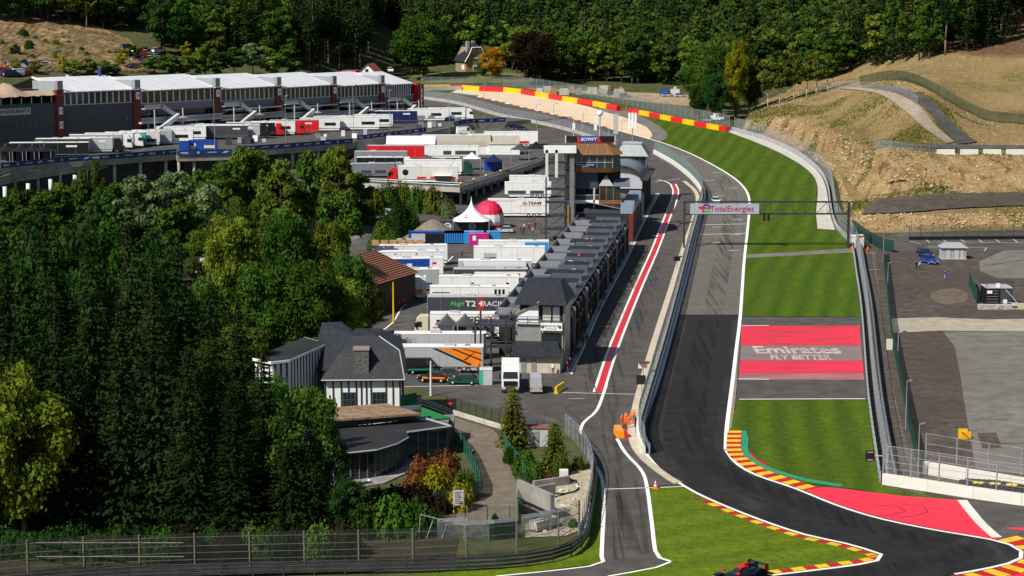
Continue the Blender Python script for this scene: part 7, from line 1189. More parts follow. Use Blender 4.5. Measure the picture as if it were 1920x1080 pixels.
# --- the prototype race car at the bottom edge
p = G(1386, 1087); rcar = thing('prototype_race_car', 'dark blue and red closed-cockpit prototype race car at the bottom edge', 'race car', p, R(222)); rcar.scale = (1.2,) * 3; rnavy = paint('race_navy', (0.006, 0.007, 0.022), 0.2); rred = paint('race_red', (0.55, 0.012, 0.018), 0.25)
secs = [(2.4, 0.1, 0.3, 0.85), (2.0, 0.1, 0.46, 0.93), (1.4, 0.08, 0.54, 0.95), (0.6, 0.08, 0.58, 0.86), (-0.4, 0.08, 0.62, 0.88), (-1.4, 0.08, 0.68, 0.96), (-2.3, 0.1, 0.62, 0.95)]
mb = MB(); vs = []
for (x, z0, z1, w) in secs: vs += [(x, -w, z0), (x, -w, z1 * 0.8), (x, -w * 0.6, z1), (x, w * 0.6, z1), (x, w, z1 * 0.8), (x, w, z0)]
mb.add(vs, [(i * 6 + j, i * 6 + (j + 1) % 6, (i + 1) * 6 + (j + 1) % 6, (i + 1) * 6 + j) for i in range(len(secs) - 1) for j in range(6)] + [(5, 4, 3, 2, 1, 0), tuple(36 + j for j in range(6))]); o = mb.build('tub', rnavy, rcar); recalc(o.data)
for s in (-1, 1):
    for (x0, x1, h, m) in ((0.9, 2.35, 0.72, rnavy), (-2.35, -0.7, 0.78, rnavy)):
        prof = [(x0, 0.12), (x1, 0.12), (x1 - 0.1, h * 0.6), ((x0 + x1) / 2 + 0.2, h), ((x0 + x1) / 2 - 0.3, h), (x0 + 0.05, h * 0.65)]; mb = MB(); mb.exy(prof, s * 0.52 if s > 0 else -0.98, 0.98 if s > 0 else -0.52); mb.build('wheel_arch', m, rcar)
    for x in (1.5, -1.45): wheel(rcar, (x, s * 0.86, 0.34), 0.35)
    mb = MB(); mb.bb(2.05, 2.3, s * 0.75 - 0.16, s * 0.75 + 0.16, 0.38, 0.55); mb.build('headlight', white, rcar)
    mb = MB(); mb.bb(0.9, 1.1, s * 0.82 - 0.14, s * 0.82 + 0.14, 0.82, 0.94); mb.build('mirror', rred, rcar)
    mb = MB(); mb.bb(-2.5, -2.0, s * 0.93 - 0.02, s * 0.93 + 0.02, 0.5, 1.1); mb.build('wing_endplate', rred, rcar)
    mb = MB(); mb.bb(-1.9, 0.6, s * 0.72 - 0.1, s * 0.72 + 0.1, 0.3, 0.55); mb.build('side_pod', rnavy, rcar)
mb = MB(); mb.bb(-2.5, -2.05, -0.92, 0.92, 0.98, 1.02); mb.build('rear_wing', rnavy, rcar); mb = MB(); mb.bb(-2.2, -2.1, -0.05, 0.05, 0.5, 1.0); mb.build('wing_stay', black, rcar)
cp = [(-1.0, 0.62, 0.5), (-0.6, 0.98, 0.34), (0.1, 1.03, 0.36), (0.8, 0.6, 0.5)]; mb = MB(); vs = []
for (x, z, w) in cp: vs += [(x, -w, min(z, 0.62)), (x, -w * 0.75, z), (x, w * 0.75, z), (x, w, min(z, 0.62))]
mb.add(vs, [(i * 4 + j, i * 4 + j + 1, (i + 1) * 4 + j + 1, (i + 1) * 4 + j) for i in range(3) for j in range(3)]); o = mb.build('cockpit_canopy', glass, rcar); recalc(o.data)
mb = MB(); mb.bb(-0.75, 0.15, -0.3, 0.3, 1.0, 1.07); mb.build('roof', rred, rcar); mb = MB(); mb.bb(-0.75, -0.5, -0.12, 0.12, 1.07, 1.28); mb.build('air_scoop', rred, rcar); mb = MB(); mb.exy([(-2.3, 0.6), (-0.8, 0.95), (-0.8, 1.1), (-2.3, 1.08)], -0.02, 0.02); mb.build('shark_fin', black, rcar); mb = MB(); mb.bb(2.2, 2.5, -0.9, 0.9, 0.08, 0.14); mb.build('front_splitter', black, rcar); mb = MB(); mb.bb(1.9, 2.25, -0.3, 0.3, 0.46, 0.49); mb.build('nose_number', white, rcar)
# ------------------------------------------------------------------ people: one continuous skinned body each
def body_mesh(pose):
    J = {}; Ed = []
    def j(n, p, r, par=None): J[n] = (Vector(p), r); Ed.append((par, n)) if par else None
    lean, armL, armR, stride = pose
    j('pelvis', (0, 0, 0.95), 0.15); j('waist', (0, lean * 0.3, 1.1), 0.135, 'pelvis'); j('chest', (0, lean * 0.7, 1.32), 0.165, 'waist'); j('neck', (0, lean, 1.5), 0.065, 'chest'); j('head', (0, lean * 1.05 - 0.01, 1.63), 0.1, 'neck'); j('crown', (0, lean * 1.05, 1.73), 0.085, 'head')
    for s, n, arm in ((-1, 'l', armL), (1, 'r', armR)):
        j('hip' + n, (s * 0.1, 0, 0.9), 0.1, 'pelvis'); j('knee' + n, (s * 0.11, s * stride * 0.5 - 0.02, 0.5), 0.068, 'hip' + n); j('ankle' + n, (s * 0.11, s * stride + 0.02, 0.09), 0.045, 'knee' + n); j('toe' + n, (s * 0.12, s * stride - 0.17, 0.04), 0.04, 'ankle' + n)
        sh = Vector((s * 0.2, lean * 0.85, 1.42)); j('sh' + n, sh, 0.07, 'chest'); e = sh + Vector((s * arm[0][0], arm[0][1], arm[0][2])); j('el' + n, e, 0.048, 'sh' + n); w = e + Vector((s * arm[1][0], arm[1][1], arm[1][2])); j('wr' + n, w, 0.034, 'el' + n)
        d = (w - e).normalized(); pm = w + d * 0.07; j('palm' + n, pm, 0.034, 'wr' + n); sd = d.cross(Vector((0, 1, 0.2))).normalized()
        for q in range(4): j('f%d%s' % (q, n), pm + d * (0.085 - 0.012 * abs(q - 1.2)) + sd * (0.02 * (q - 1.5)), 0.009, 'palm' + n)
        j('th' + n, w + d * 0.06 + Vector((0, -0.05, 0)), 0.011, 'palm' + n)
    names = list(J); me = bpy.data.meshes.new('body'); me.from_pydata([tuple(J[n][0]) for n in names], [(names.index(a), names.index(b)) for a, b in Ed], [])
    o = bpy.data.objects.new('body', me); COL.objects.link(o); o.modifiers.new('s', 'SKIN'); me.skin_vertices[0].data[0].use_root = True
    for k, n in enumerate(names): me.skin_vertices[0].data[k].radius = (J[n][1], J[n][1])
    sb = o.modifiers.new('u', 'SUBSURF'); sb.levels = 1; dg = bpy.context.evaluated_depsgraph_get(); out = bpy.data.meshes.new_from_object(o.evaluated_get(dg)); bpy.data.objects.remove(o)
    for m in (white, dgrey, skin, black): out.materials.append(m)
    hands = [J['palml'][0], J['palmr'][0]]
    for f in out.polygons:
        c = f.center; f.use_smooth = True
        f.material_index = 3 if c.z < 0.11 or (c.z > 1.66 and c.y > lean - 0.06) or c.z > 1.74 else 2 if c.z > 1.5 else 2 if min((c - h).length for h in hands) < 0.115 else 1 if c.z < 0.98 else 0
    return out
stand = ((0.05, 0, -0.28), (0.02, -0.05, -0.25)); up_ = ((0.1, -0.12, -0.2), (-0.06, -0.2, 0.12)); out_ = ((0.15, -0.1, -0.2), (0.1, -0.2, 0.02))
BODY = [body_mesh((0.0, stand, stand, 0.0)), body_mesh((-0.03, stand, up_, 0.16)), body_mesh((-0.12, out_, up_, 0.08))]
def person(p, rz, top, legs, label, pose=0, hair=None, group=None, acc=None):
    t = obj('person', BODY[pose], None, p, rz); tag(t, label, 'person', group)
    for k, m in ((0, top), (1, legs), (3, hair or black)): t.material_slots[k].link = 'OBJECT'; t.material_slots[k].material = m
    return t
cols = {'o': hiviz, 'w': white, 'k': black, 'g': dgrey, 'r': red, 'b': blue, 'n': navy, 'y': lime, 'l': lgrey}
for (u, v, a, top, legs, pose, lab) in [
    (1166, 800, 40, 'o', 'o', 1, 'marshal in orange overalls at the left of the group by the pit exit'), (1172, 797, 120, 'o', 'o', 2, 'marshal in orange overalls leaning over at the pit exit'), (1178, 803, 200, 'o', 'o', 0, 'marshal in orange overalls standing in front of the pit exit group'), (1184, 796, 280, 'o', 'o', 1, 'marshal in orange overalls right of the pit exit group'), (1189, 792, 330, 'o', 'k', 2, 'marshal with orange jacket and dark trousers at the pit wall end'), (1191, 802, 60, 'n', 'k', 0, 'person in dark clothes behind the pit exit marshals'),
    (1597, 476, 10, 'o', 'o', 0, 'orange marshal at the opening in the catch fence'), (1611, 478, 100, 'o', 'g', 1, 'orange marshal in shade of the white cabin'), (1627, 477, 190, 'o', 'o', 0, 'orange marshal standing right of the white cabin'), (1772, 524, 200, 'b', 'l', 2, 'person in blue top and pale trousers in the car park'), (1718, 505, 20, 'k', 'k', 0, 'person in dark clothes with orange bag in the car park'), (1724, 506, 20, 'l', 'g', 1, 'person in pale top beside the dark-clothed one in the car park'),
    (981, 441, 70, 'k', 'k', 1, 'dark-clothed person in the paddock nearest the stair tower'), (983, 433, 0, 'l', 'n', 0, 'person in white top in the paddock'), (992, 431, 150, 'r', 'k', 0, 'person in red jacket in the paddock'), (1020, 437, 90, 'n', 'n', 0, 'person in navy beside the stair tower'), (887, 868, 40, 'k', 'k', 1, 'person in black walking down the footpath'), (748, 580, 10, 'r', 'g', 1, 'person in red nearest the brick house'), (752, 575, 120, 'r', 'g', 0, 'second person in red by the brick house'), (757, 577, 220, 'r', 'k', 2, 'third person in red by the brick house'), (812, 510, 30, 'n', 'k', 0, 'person in navy beside the blue-panelled trailer'),
    (1103, 605, 60, 'y', 'y', 0, 'pit crew member in yellow-green overalls'), (1107, 597, 240, 'r', 'k', 0, 'pit crew member in red next to the yellow-green one'), (1112, 580, 100, 'w', 'n', 0, 'pit crew member in white on the pit lane edge'), (1128, 548, 0, 'y', 'k', 1, 'pit crew member in yellow vest at a garage door'), (1094, 648, 30, 'k', 'k', 1, 'black-clothed pit crew member stepping into the lane'), (1101, 645, 200, 'k', 'k', 0, 'second black-clothed pit crew member in the lane'), (1073, 682, 80, 'k', 'g', 2, 'crouching figure in dark clothes at the lane gutter'), (1037, 702, 190, 'w', 'b', 0, 'person in white and blue by the end building'), (1163, 207, 0, 'o', 'o', 0, 'orange marshal at the gap in the hairpin barrier'), (1174, 208, 90, 'o', 'o', 1, 'second orange marshal at the hairpin barrier gap')]:
    p = G(u, v); person(p, R(a), cols[top], cols[legs], lab, pose, hiviz if top == 'o' and pose == 2 else None)
for k, (u, v) in enumerate([(1086, 493), (1102, 475), (1095, 505), (1110, 462)]): p = Zp(u, v, 6.3); person(p, R(60 * k), [red, dgrey, navy, red][k], black, ['spectator in red on the pit roof terrace', 'spectator in grey on the pit roof terrace', 'spectator in navy on the pit roof terrace', 'farther spectator in red on the pit roof terrace'][k], k % 3)
# ------------------------------------------------------------------ small equipment
t = thing('traffic_cone', 'red and white cone at the start of the grass triangle', 'cone', G(1229, 916)); mb = MB(); mb.lathe([(0.3, 0.05), (0.26, 0.05), (0.2, 0.3)], n=12); mb.build('cone_base', hiviz, t, smooth=True)
for k, m in enumerate((white, hiviz, white)): mb = MB(); mb.lathe([(0.2 - 0.05 * k, 0.3 + 0.2 * k), (0.15 - 0.05 * k, 0.5 + 0.2 * k)], n=12); mb.build('cone_band', m, t, smooth=True)
mb = MB(); mb.bb(-0.34, 0.34, -0.34, 0.34, 0, 0.05); mb.build('cone_foot', hiviz, t)
t = thing('water_barrier', 'yellow plastic barrier at the corner of the end building yard', 'barrier', G(1043, 738), R(72)); mb = MB(); mb.eyx([(-0.3, 0), (0.3, 0), (0.16, 0.45), (0.14, 1.0), (-0.14, 1.0), (-0.16, 0.45)], -0.2, 3.6); mb.build('barrier_body', yellow, t)
t = thing('water_barrier', 'orange and red barrier cushions beside the pit exit marshals', 'barrier', G(1164, 822), R(95)); mb = MB(); mb.eyx([(-0.5, 0), (0.5, 0), (0.4, 1.0), (-0.4, 1.0)], 0, 3.4); mb.build('orange_cushion', paint('cushion_orange', (0.85, 0.3, 0.02)), t); mb = MB(); mb.eyx([(-0.95, 0), (-0.5, 0), (-0.5, 0.8), (-0.9, 0.8)], -0.1, 1.5); mb.build('red_cushion', red, t)
t = thing('portable_toilet', 'grey and green portable toilet in the yard by the end building', 'portable toilet', G(911, 722)); mb = MB(); mb.bb(-0.9, 0.9, 0, 1.2, 0, 2.2); mb.build('cubicle', lgrey, t); mb = MB(); mb.bb(-0.95, -0.45, -0.04, -0.01, 0.1, 2.1); mb.build('green_door', teal, t); mb = MB(); mb.eyx([(-0.05, 2.2), (1.25, 2.2), (0.95, 2.5), (0.25, 2.5)], -0.92, 0.92); mb.build('roof', lgrey, t)
t = thing('arrow_sign', 'yellow traffic board with a red diagonal lying in the car park', 'sign', G(1808, 823)); mb = MB(); mb.bb(-0.75, 0.4, 0.05, 0.25, 0.1, 1.3); mb.bb(-0.45, 0.8, -0.16, 0.04, 0.05, 0.95); mb.build('yellow_board', yellow, t); mb = MB(); mb.add([(-0.5, -0.18, 0.9), (-0.3, -0.18, 0.95), (0.7, -0.18, 0.1), (0.5, -0.18, 0.1)], [(0, 3, 2, 1)]); mb.build('red_diagonal', red, t)
for u, v, lab in ((1632, 852, 'black light panel on an arm over the right-hand guardrail'), (1588, 462, 'black light panel by the opening in the catch fence')):
    p = G(u + 22, v + 55 if v > 800 else v + 8); t = thing('light_panel', lab, 'light panel', p); s = px(p); mb = MB(); mb.tube([(0.5, 0, 0), (0.5, 0, 3.3 if v > 800 else 1.0), (-1.2, 0, 3.3 if v > 800 else 1.1)], 0.07, 6); mb.build('arm', alu, t); mb = MB(); z = 3.3 if v > 800 else 1.1; mb.bb(-2.0, -1.0, -0.1, 0.1, z - 0.65, z + 0.65); b_ = mb.build('panel', black, t)
    for a in (-0.45, 0.45): mb = MB(); mb.bb(-1.85, -1.15, -0.12, -0.102, z + a - 0.08, z + a + 0.08); mb.build('lamp_row', mgrey, b_)
def mast(p, h, label, kind='lamp', m=None, group=None, r=0.09):
    t = thing('lamp_post' if kind == 'lamp' else 'flag_pole' if kind == 'flag' else 'pole', label, 'lamp post' if kind == 'lamp' else 'pole', p, 0, group); mb = MB(); mb.rod((0, 0, 0), (0, 0, h), r, 6, 0, r * 0.6); mb.build('pole', steel if kind != 'wood' else wood, t)
    if kind == 'lamp': mb = MB(); mb.rod((0, 0, h - 0.1), (0.7, 0, h + 0.15), 0.05, 5); mb.build('arm', steel, t); mb = MB(); mb.box((0.95, 0, h + 0.1), (0.55, 0.3, 0.14)); mb.build('lamp_head', dgrey, t)
    if kind == 'flag':
        mb = MB(); n = 7; w = 0.9; vs = []
        for k in range(n): vs += [(0.1 + w * k / (n - 1), 0.16 * math.sin(k * 1.3), h - 0.1 - 0.25 * k / n), (0.1 + w * 0.7 * k / (n - 1), 0.16 * math.sin(k * 1.3 + 0.6), h - 2.6 - 0.35 * k / n)]
        mb.add(vs, [(2 * k, 2 * k + 1, 2 * k + 3, 2 * k + 2) for k in range(n - 1)]); mb.build('flag', m, t, smooth=True)
    return t
for (u, vb, vt, lab) in [(1656, 490, 425, 'lamp post by the marshal cabin'), (1664, 548, 492, 'lamp post along the green fence, upper one'), (1683, 680, 622, 'lamp post along the green fence beside the dirt track'), (1698, 806, 712, 'lamp post along the green fence, lower one'), (1721, 895, 792, 'lamp post at the lower end of the green fence'), (908, 222, 158, 'tall lamp mast before the gravel trap, left one'), (1038, 245, 195, 'tall lamp mast before the gravel trap, middle one'), (1094, 250, 207, 'tall lamp mast before the gravel trap, right one'), (1006, 250, 196, 'slim mast between the hairpin lamps'), (1166, 262, 226, 'lamp mast near the timing tower')]: p = G(u, vb); mast(p, (vb - vt) / px(p), lab)
for k, (u, vb, vt) in enumerate([(403, 284, 165), (536, 270, 180), (663, 258, 160), (730, 240, 170), (843, 232, 175), (790, 226, 150)]): p = Zp(u, vb, ZU); mast(p, (vb - vt) / px(p), 'tall dark lamp mast standing on the upper deck', group='lamp masts on the upper deck')
for (u, vb, vt, m, lab) in [(127, 262, 140, white, 'tall white flag pole with white flag before the pit building'), (188, 260, 126, blue, 'tall flag pole with a blue flag before the pit building'), (93, 258, 205, blue, 'blue feather flag left of the red pylon'), (103, 258, 205, blue, 'second blue feather flag left of the red pylon'), (197, 258, 205, blue, 'blue feather flag right of the tall flag pole'), (205, 258, 205, lblue, 'lighter blue feather flag right of the tall flag pole'), (325, 250, 178, red, 'flag pole with red flag by the second pit module'), (366, 248, 185, red, 'flag pole with red flag by the third pit module'), (485, 240, 190, white, 'flag pole with white flag by the fourth pit module'), (614, 232, 186, red, 'flag pole with red flag by the fifth pit module'), (692, 226, 180, red, 'flag pole with red flag by the sixth pit module'), (133, 258, 225, red, 'small red flag at the foot of the pit building'), (220, 258, 185, white, 'white banner mast on the pit building wall')]:
    p = Zp(u, vb, ZU); mast(p, (vb - vt) / px(p), lab, 'flag', m, r=0.07)
for (u, vb, vt, lab) in [(738, 606, 528, 'yellow pole before the brick house'), (808, 742, 676, 'white and yellow flag pole in the timbered house yard'), (800, 150, 110, 'wooden telegraph pole beside the hairpin'), (825, 152, 128, 'thin pole with lamp beside the stone house lawn')]:
    p = G(u, vb); t = mast(p, (vb - vt) / px(p), lab, 'wood', r=0.2 if u < 900 and vb > 200 else 0.3)
    if vb > 600: t.children[0].data.materials.clear(); t.children[0].data.materials.append(yellow if u < 780 else offwhite)
# camera box on a post, barrels, tents
p = G(731, 440); t = thing('camera_mast', 'white camera box on a steel post by the yard bushes', 'camera mast', p); h = 38 / px(p); mb = MB(); mb.rod((0, 0, 0), (0, 0, h), 0.12, 6); mb.build('post', steel, t); mb = MB(); mb.bb(-0.9, 0.9, -0.6, 0.6, h, h + 1.3); b_ = mb.build('box', lgrey, t); mb = MB(); mb.bb(-0.35, 0.1, -0.64, -0.61, h + 0.45, h + 0.8); mb.build('lens', black, b_)
for u, m, lab in ((776, blue, 'blue barrel by the gravel heap'), (788, white, 'white barrel by the gravel heap')): mb = MB(); mb.lathe([(0.01, 0), (0.5, 0), (0.53, 0.4), (0.5, 0.8), (0.53, 1.1), (0.5, 1.4), (0.01, 1.4)], n=14); tag(mb.build('barrel', m, None, G(u, 392), 0, True), lab, 'barrel')
def pagoda(p, w, h0, h1, m, label, pk=2.2, name='pagoda_tent', wallm=None):
    t = thing(name, label, 'tent', p); n = 10; vs = []; fs = []
    for i in range(n + 1):
        f = i / n; r = w / 2 * (1 - f) ** pk + 0.06; z = h0 + (h1 - h0) * f
        for q in range(16): a = 2 * math.pi * (q + 0.5) / 16; k = 1 / max(abs(math.cos(a)), abs(math.sin(a))); k = 1 + (k - 1) * (1 - f) ** 2; vs.append((r * k * math.cos(a), r * k * math.sin(a), z))
    for i in range(n):
        for q in range(16): fs.append((i * 16 + q, i * 16 + (q + 1) % 16, (i + 1) * 16 + (q + 1) % 16, (i + 1) * 16 + q))
    mb = MB(); mb.add(vs, fs); mb.build('canopy', m, t, smooth=True)
    for x in (-w / 2, w / 2):
        for y in (-w / 2, w / 2): mb = MB(); mb.rod((x, y, 0), (x, y, h0), 0.06, 5); mb.build('leg', alu, t)
    if wallm: mb = MB(); mb.bb(-w / 2, w / 2, w / 2 - 0.05, w / 2, 0.1, h0); mb.build('wall_sheet', wallm, t)
    return t
t = pagoda(G(884, 437), 8.0, 3.0, 8.2, canvas, 'white pagoda tent with a slender peak beside the dome', 2.3); lettering('C', 1.0, red, t, (-1.2, -2.9, 4.1), name='tent_emblem', ital=0.4, bold=0.05)
for k, u in enumerate((12, 38, 62, 84)): pagoda(Zp(u, 302, ZU), 4.2, 2.6, 4.4, black, ['leftmost', 'second', 'third', 'rightmost'][k] + ' of the black pop-up tents at the left edge of the deck', 1.5, 'pop_up_tent', black)
pagoda(G(838, 636), 3.6, 2.6, 4.3, dgrey, 'left dark grey pop-up tent before the white lettered trailer', 1.4, 'pop_up_tent'); pagoda(G(872, 636), 3.6, 2.6, 4.3, dgrey, 'right dark grey pop-up tent before the white lettered trailer', 1.4, 'pop_up_tent'); pagoda(Zp(925, 322, ZM), 5, 2.8, 4.6, navy, 'navy pop-up tent at the deck railing', 1.2, 'pop_up_tent', blue); pagoda(Zp(1005, 298, ZM), 6, 3, 5, black, 'black tent near the stair tower, right one', 1.3, 'pop_up_tent'); pagoda(Zp(975, 300, ZM), 5, 3, 4.8, dgrey, 'dark tent near the stair tower, left one', 1.3, 'pop_up_tent'); pagoda(Zp(885, 318, ZM), 4.5, 3, 4.6, canvas, 'small white tent behind the green-cabbed truck', 1.2, 'pop_up_tent')
p = G(917, 428); t = thing('dome_tent', 'round dome tent with red top and white sides', 'tent', p); r = 29 / px(p); A_ = np.linspace(0.25, math.pi / 2, 8); mb = MB(); mb.lathe([(r * 0.92, 0.0), (r * 0.98, 0.5), (r * 0.98, 1.0)], n=16); mb.build('red_skirt', red, t); mb = MB(); mb.lathe([(r * 0.98, 1.0), (r, 1.8), (r * 0.97, 2.7), (r * 0.93, 3.4)], n=16); mb.build('white_side', canvas, t)
mb = MB(); mb.lathe([(r * 0.93, 3.4), (r * 0.84, 4.4), (r * 0.66, 5.4), (r * 0.4, 6.1), (0.02, 6.4)], n=16); mb.build('red_cap', paint('dome_red', (0.6, 0.012, 0.06), 0.6), t)
p = Zp(872, 290, ZM); t = thing('arched_tent', 'beige arched hospitality tent on the middle deck', 'tent', p, R(4)); arc = [(3.4 * math.cos(a), 2.2 + 3.0 * math.sin(a)) for a in np.linspace(0, math.pi, 11)]; n = 11; mb = MB(); mb.add([(-8, 3.4 + y, z) for y, z in arc] + [(7.5, 3.4 + y, z) for y, z in arc], [(i, i + 1, n + i + 1, n + i) for i in range(n - 1)]); mb.build('arched_roof', mat('beige_canvas', (0.34, 0.31, 0.26), 0.8, var=0.08, scale=0.5), t, smooth=True); mb = MB(); mb.add([(7.5, 3.4 + y, z) for y, z in arc] + [(7.5, 0, 0), (7.5, 6.8, 0)], [tuple(range(n)) + (n, n + 1)]); mb.build('end_wall', dgrey, t); mb = MB(); mb.bb(-8, 7.5, -0.05, 0.02, 0, 2.2); mb.build('side_wall', white, t); mb = MB(); mb.tube([(7.55, 3.4 + y, z) for y, z in arc], 0.16, 5); mb.build('end_hoop', dgrey, t)
for (u, v, w, lab) in ((770, 290, 14, 'white gabled marquee behind the red trailer'), (945, 290, 9, 'beige marquee right of the arched tent')):
    p = Zp(u, v, ZM); t = thing('marquee', lab, 'tent', p); m = canvas if w > 10 else MATS['beige_canvas']; mb = MB(); mb.eyx([(0, 0), (7, 0), (7, 3.0), (3.5, 5.0), (0, 3.0)], -w / 2, w / 2); mb.build('marquee_body', white, t); mb = MB(); mb.add([(-w / 2, -0.2, 2.95), (w / 2, -0.2, 2.95), (w / 2, 3.5, 5.12), (-w / 2, 3.5, 5.12), (w / 2, 7.2, 2.95), (-w / 2, 7.2, 2.95)], [(0, 1, 2, 3), (3, 2, 4, 5)]); mb.build('marquee_roof', m, t)
# timber viewing platform, crates, planters, bins
p = G(745, 480); t = thing('viewing_platform', 'timber viewing platform with steel stair behind the trailers', 'platform', p); mb = MB(); mb.bb(-5.5, 5.5, 0, 4, 1.9, 2.2); mb.build('deck', dgrey, t)
for j in range(6): mb = MB(); x = -5.3 + j * 1.85; mb.bb(x, x + 1.5, -0.1, 0.1, 2.25, 3.4); mb.build('timber_panel', wood, t)
for x in (-5, -1.7, 1.7, 5): mb = MB(); mb.bb(x - 0.15, x + 0.15, 0.2, 0.5, 0, 1.9); mb.build('support', mgrey, t)
for j in range(7): mb = MB(); mb.bb(-3.6 + j * 0.35, -3.2 + j * 0.35, -1.4, -0.2, 2.0 - j * 0.28, 2.1 - j * 0.28); mb.build('step', steel, t)
for k, x in enumerate((0.4, 2.4, 4.4)): mb = MB(); q = p + Vector((x, 0.6, 2.2)); mb.bb(-0.5, 0.5, -0.4, 0.4, 0, 1.4); tag(mb.build('clear_crate', lgrey, None, q), ['left', 'middle', 'right'][k] + ' grey crate standing on the timber platform', 'crate')
p = G(943, 838); t = thing('wheelie_bin', 'blue wheelie bin at the bend of the footpath', 'bin', p); mb = MB(); mb.bb(-0.3, 0.35, 0, 0.7, 0.1, 1.5); mb.build('bin_body', lblue, t); mb = MB(); mb.bb(-0.34, 0.39, -0.05, 0.75, 1.5, 1.6); mb.build('lid', blue, t)
p = G(842, 776); t = thing('wheelie_bin', 'dark bin with red lid at the yard railing', 'bin', p); mb = MB(); mb.bb(-0.3, 0.35, 0, 0.7, 0.1, 1.2); mb.build('bin_body', dgreen, t); mb = MB(); mb.bb(-0.36, 0.41, -0.05, 0.75, 1.2, 1.4); mb.build('lid', red, t)
p = G(1668, 655); mb = MB(); mb.bb(-0.5, 0.4, -0.3, 0.3, 0, 1.6); tag(mb.build('utility_box', offwhite, None, p), 'pale utility box beside the green fence', 'utility box')
rb = random.Random(2)
for k in range(26): u = rb.uniform(60, 860); v = np.interp(u, [0, 330, 660, 860], [300, 281, 262, 234]) + rb.uniform(-7, -1); p = Zp(u, v, ZU); mb = MB(); w, h = rb.uniform(0.8, 1.8), rb.uniform(0.9, 1.9); mb.bb(-w / 2, w / 2, 0, 0.9, 0.08, h); mb.bb(-w / 2 - 0.04, w / 2 + 0.04, -0.04, 0.94, h, h + 0.07); tag(mb.build('flight_case', rb.choice([lgrey, white, silver, dgrey, mgrey]), None, p, rb.uniform(-0.3, 0.3)), 'equipment case on the upper deck edge between the trailers', 'case', 'equipment cases on the upper deck')
for k in range(16):
    p = G(rb.uniform(1005, 1270), rb.uniform(172, 180)); mb = MB(); w = rb.uniform(1.5, 4.0); mb.bb(-w / 2, w / 2, 0, 1.5, 0, rb.uniform(0.8, 2.2)); mb.bb(-w / 2 + 0.2, w / 2 - 0.3, 0.1, 1.3, 0.5, 2.4); tag(mb.build('pallet_stack', rb.choice([palegravel, wood, concrete, lgrey, blue]), None, p, rb.uniform(-0.4, 0.4)), 'stack of building material in the works yard', 'pallets', 'material stacks in the works yard')
# ------------------------------------------------------------------ vegetation
def quads_mesh(name, C, N, S, rng, m, aspect=1.0, T=None):
    """leaf faces: centres, normals, half sizes"""
    n = len(C); N = N / (np.linalg.norm(N, axis=1, keepdims=True) + 1e-9)
    if T is None: T = rng.normal(size=(n, 3))
    T = T - N * (T * N).sum(1, keepdims=True); T /= (np.linalg.norm(T, axis=1, keepdims=True) + 1e-9); B = np.cross(N, T)
    a = T * S[:, None]; b = B * (S * aspect)[:, None]
    V = np.stack([C - a * 1.0, C - b * 0.75, C + a * 1.0, C + b * 0.75], 1).reshape(-1, 3)
    me = bpy.data.meshes.new(name); me.vertices.add(4 * n); me.vertices.foreach_set('co', V.astype(np.float32).ravel())
    me.loops.add(4 * n); me.loops.foreach_set('vertex_index', np.arange(4 * n, dtype=np.int32)); me.polygons.add(n)
    me.polygons.foreach_set('loop_start', np.arange(0, 4 * n, 4, dtype=np.int32)); me.polygons.foreach_set('loop_total', np.full(n, 4, dtype=np.int32))
    me.update(calc_edges=True); me.materials.append(m); return me
def broad_pts(rng, H, Rr, n, lumps=34, base=0.22, leaf=0.42, top=0.5):
    c0 = H * (base + (1 - base) * 0.5); hz_ = H * (1 - base) * 0.5
    C = []; N = []; S = []
    per = n // lumps
    for k in range(lumps):
        d = rng.normal(size=3); d /= np.linalg.norm(d); d[2] = d[2] * 0.98
        rr = rng.uniform(0.45, 0.86); tz = d[2] * rr
        wid = (1 - max(0, tz) ** 2 * top) * (0.82 if tz < -0.45 else 1)
        ctr = np.array([d[0] * rr * Rr * wid, d[1] * rr * Rr * wid, c0 + tz * hz_])
        r = Rr * rng.uniform(0.20, 0.36)
        q = rng.normal(size=(per, 3)); q /= np.linalg.norm(q, axis=1, keepdims=True); q[:, 2] = np.where(q[:, 2] < -0.5, -q[:, 2], q[:, 2])
        rad = r * rng.uniform(0.5, 1.16, size=(per, 1)); P = ctr + q * rad * np.array([1, 1, 0.75])
        C.append(P); N.append(q + rng.normal(size=(per, 3)) * 0.55); S.append(leaf * rng.uniform(0.35, 1.4, per))
    return np.concatenate(C), np.concatenate(N), np.concatenate(S)
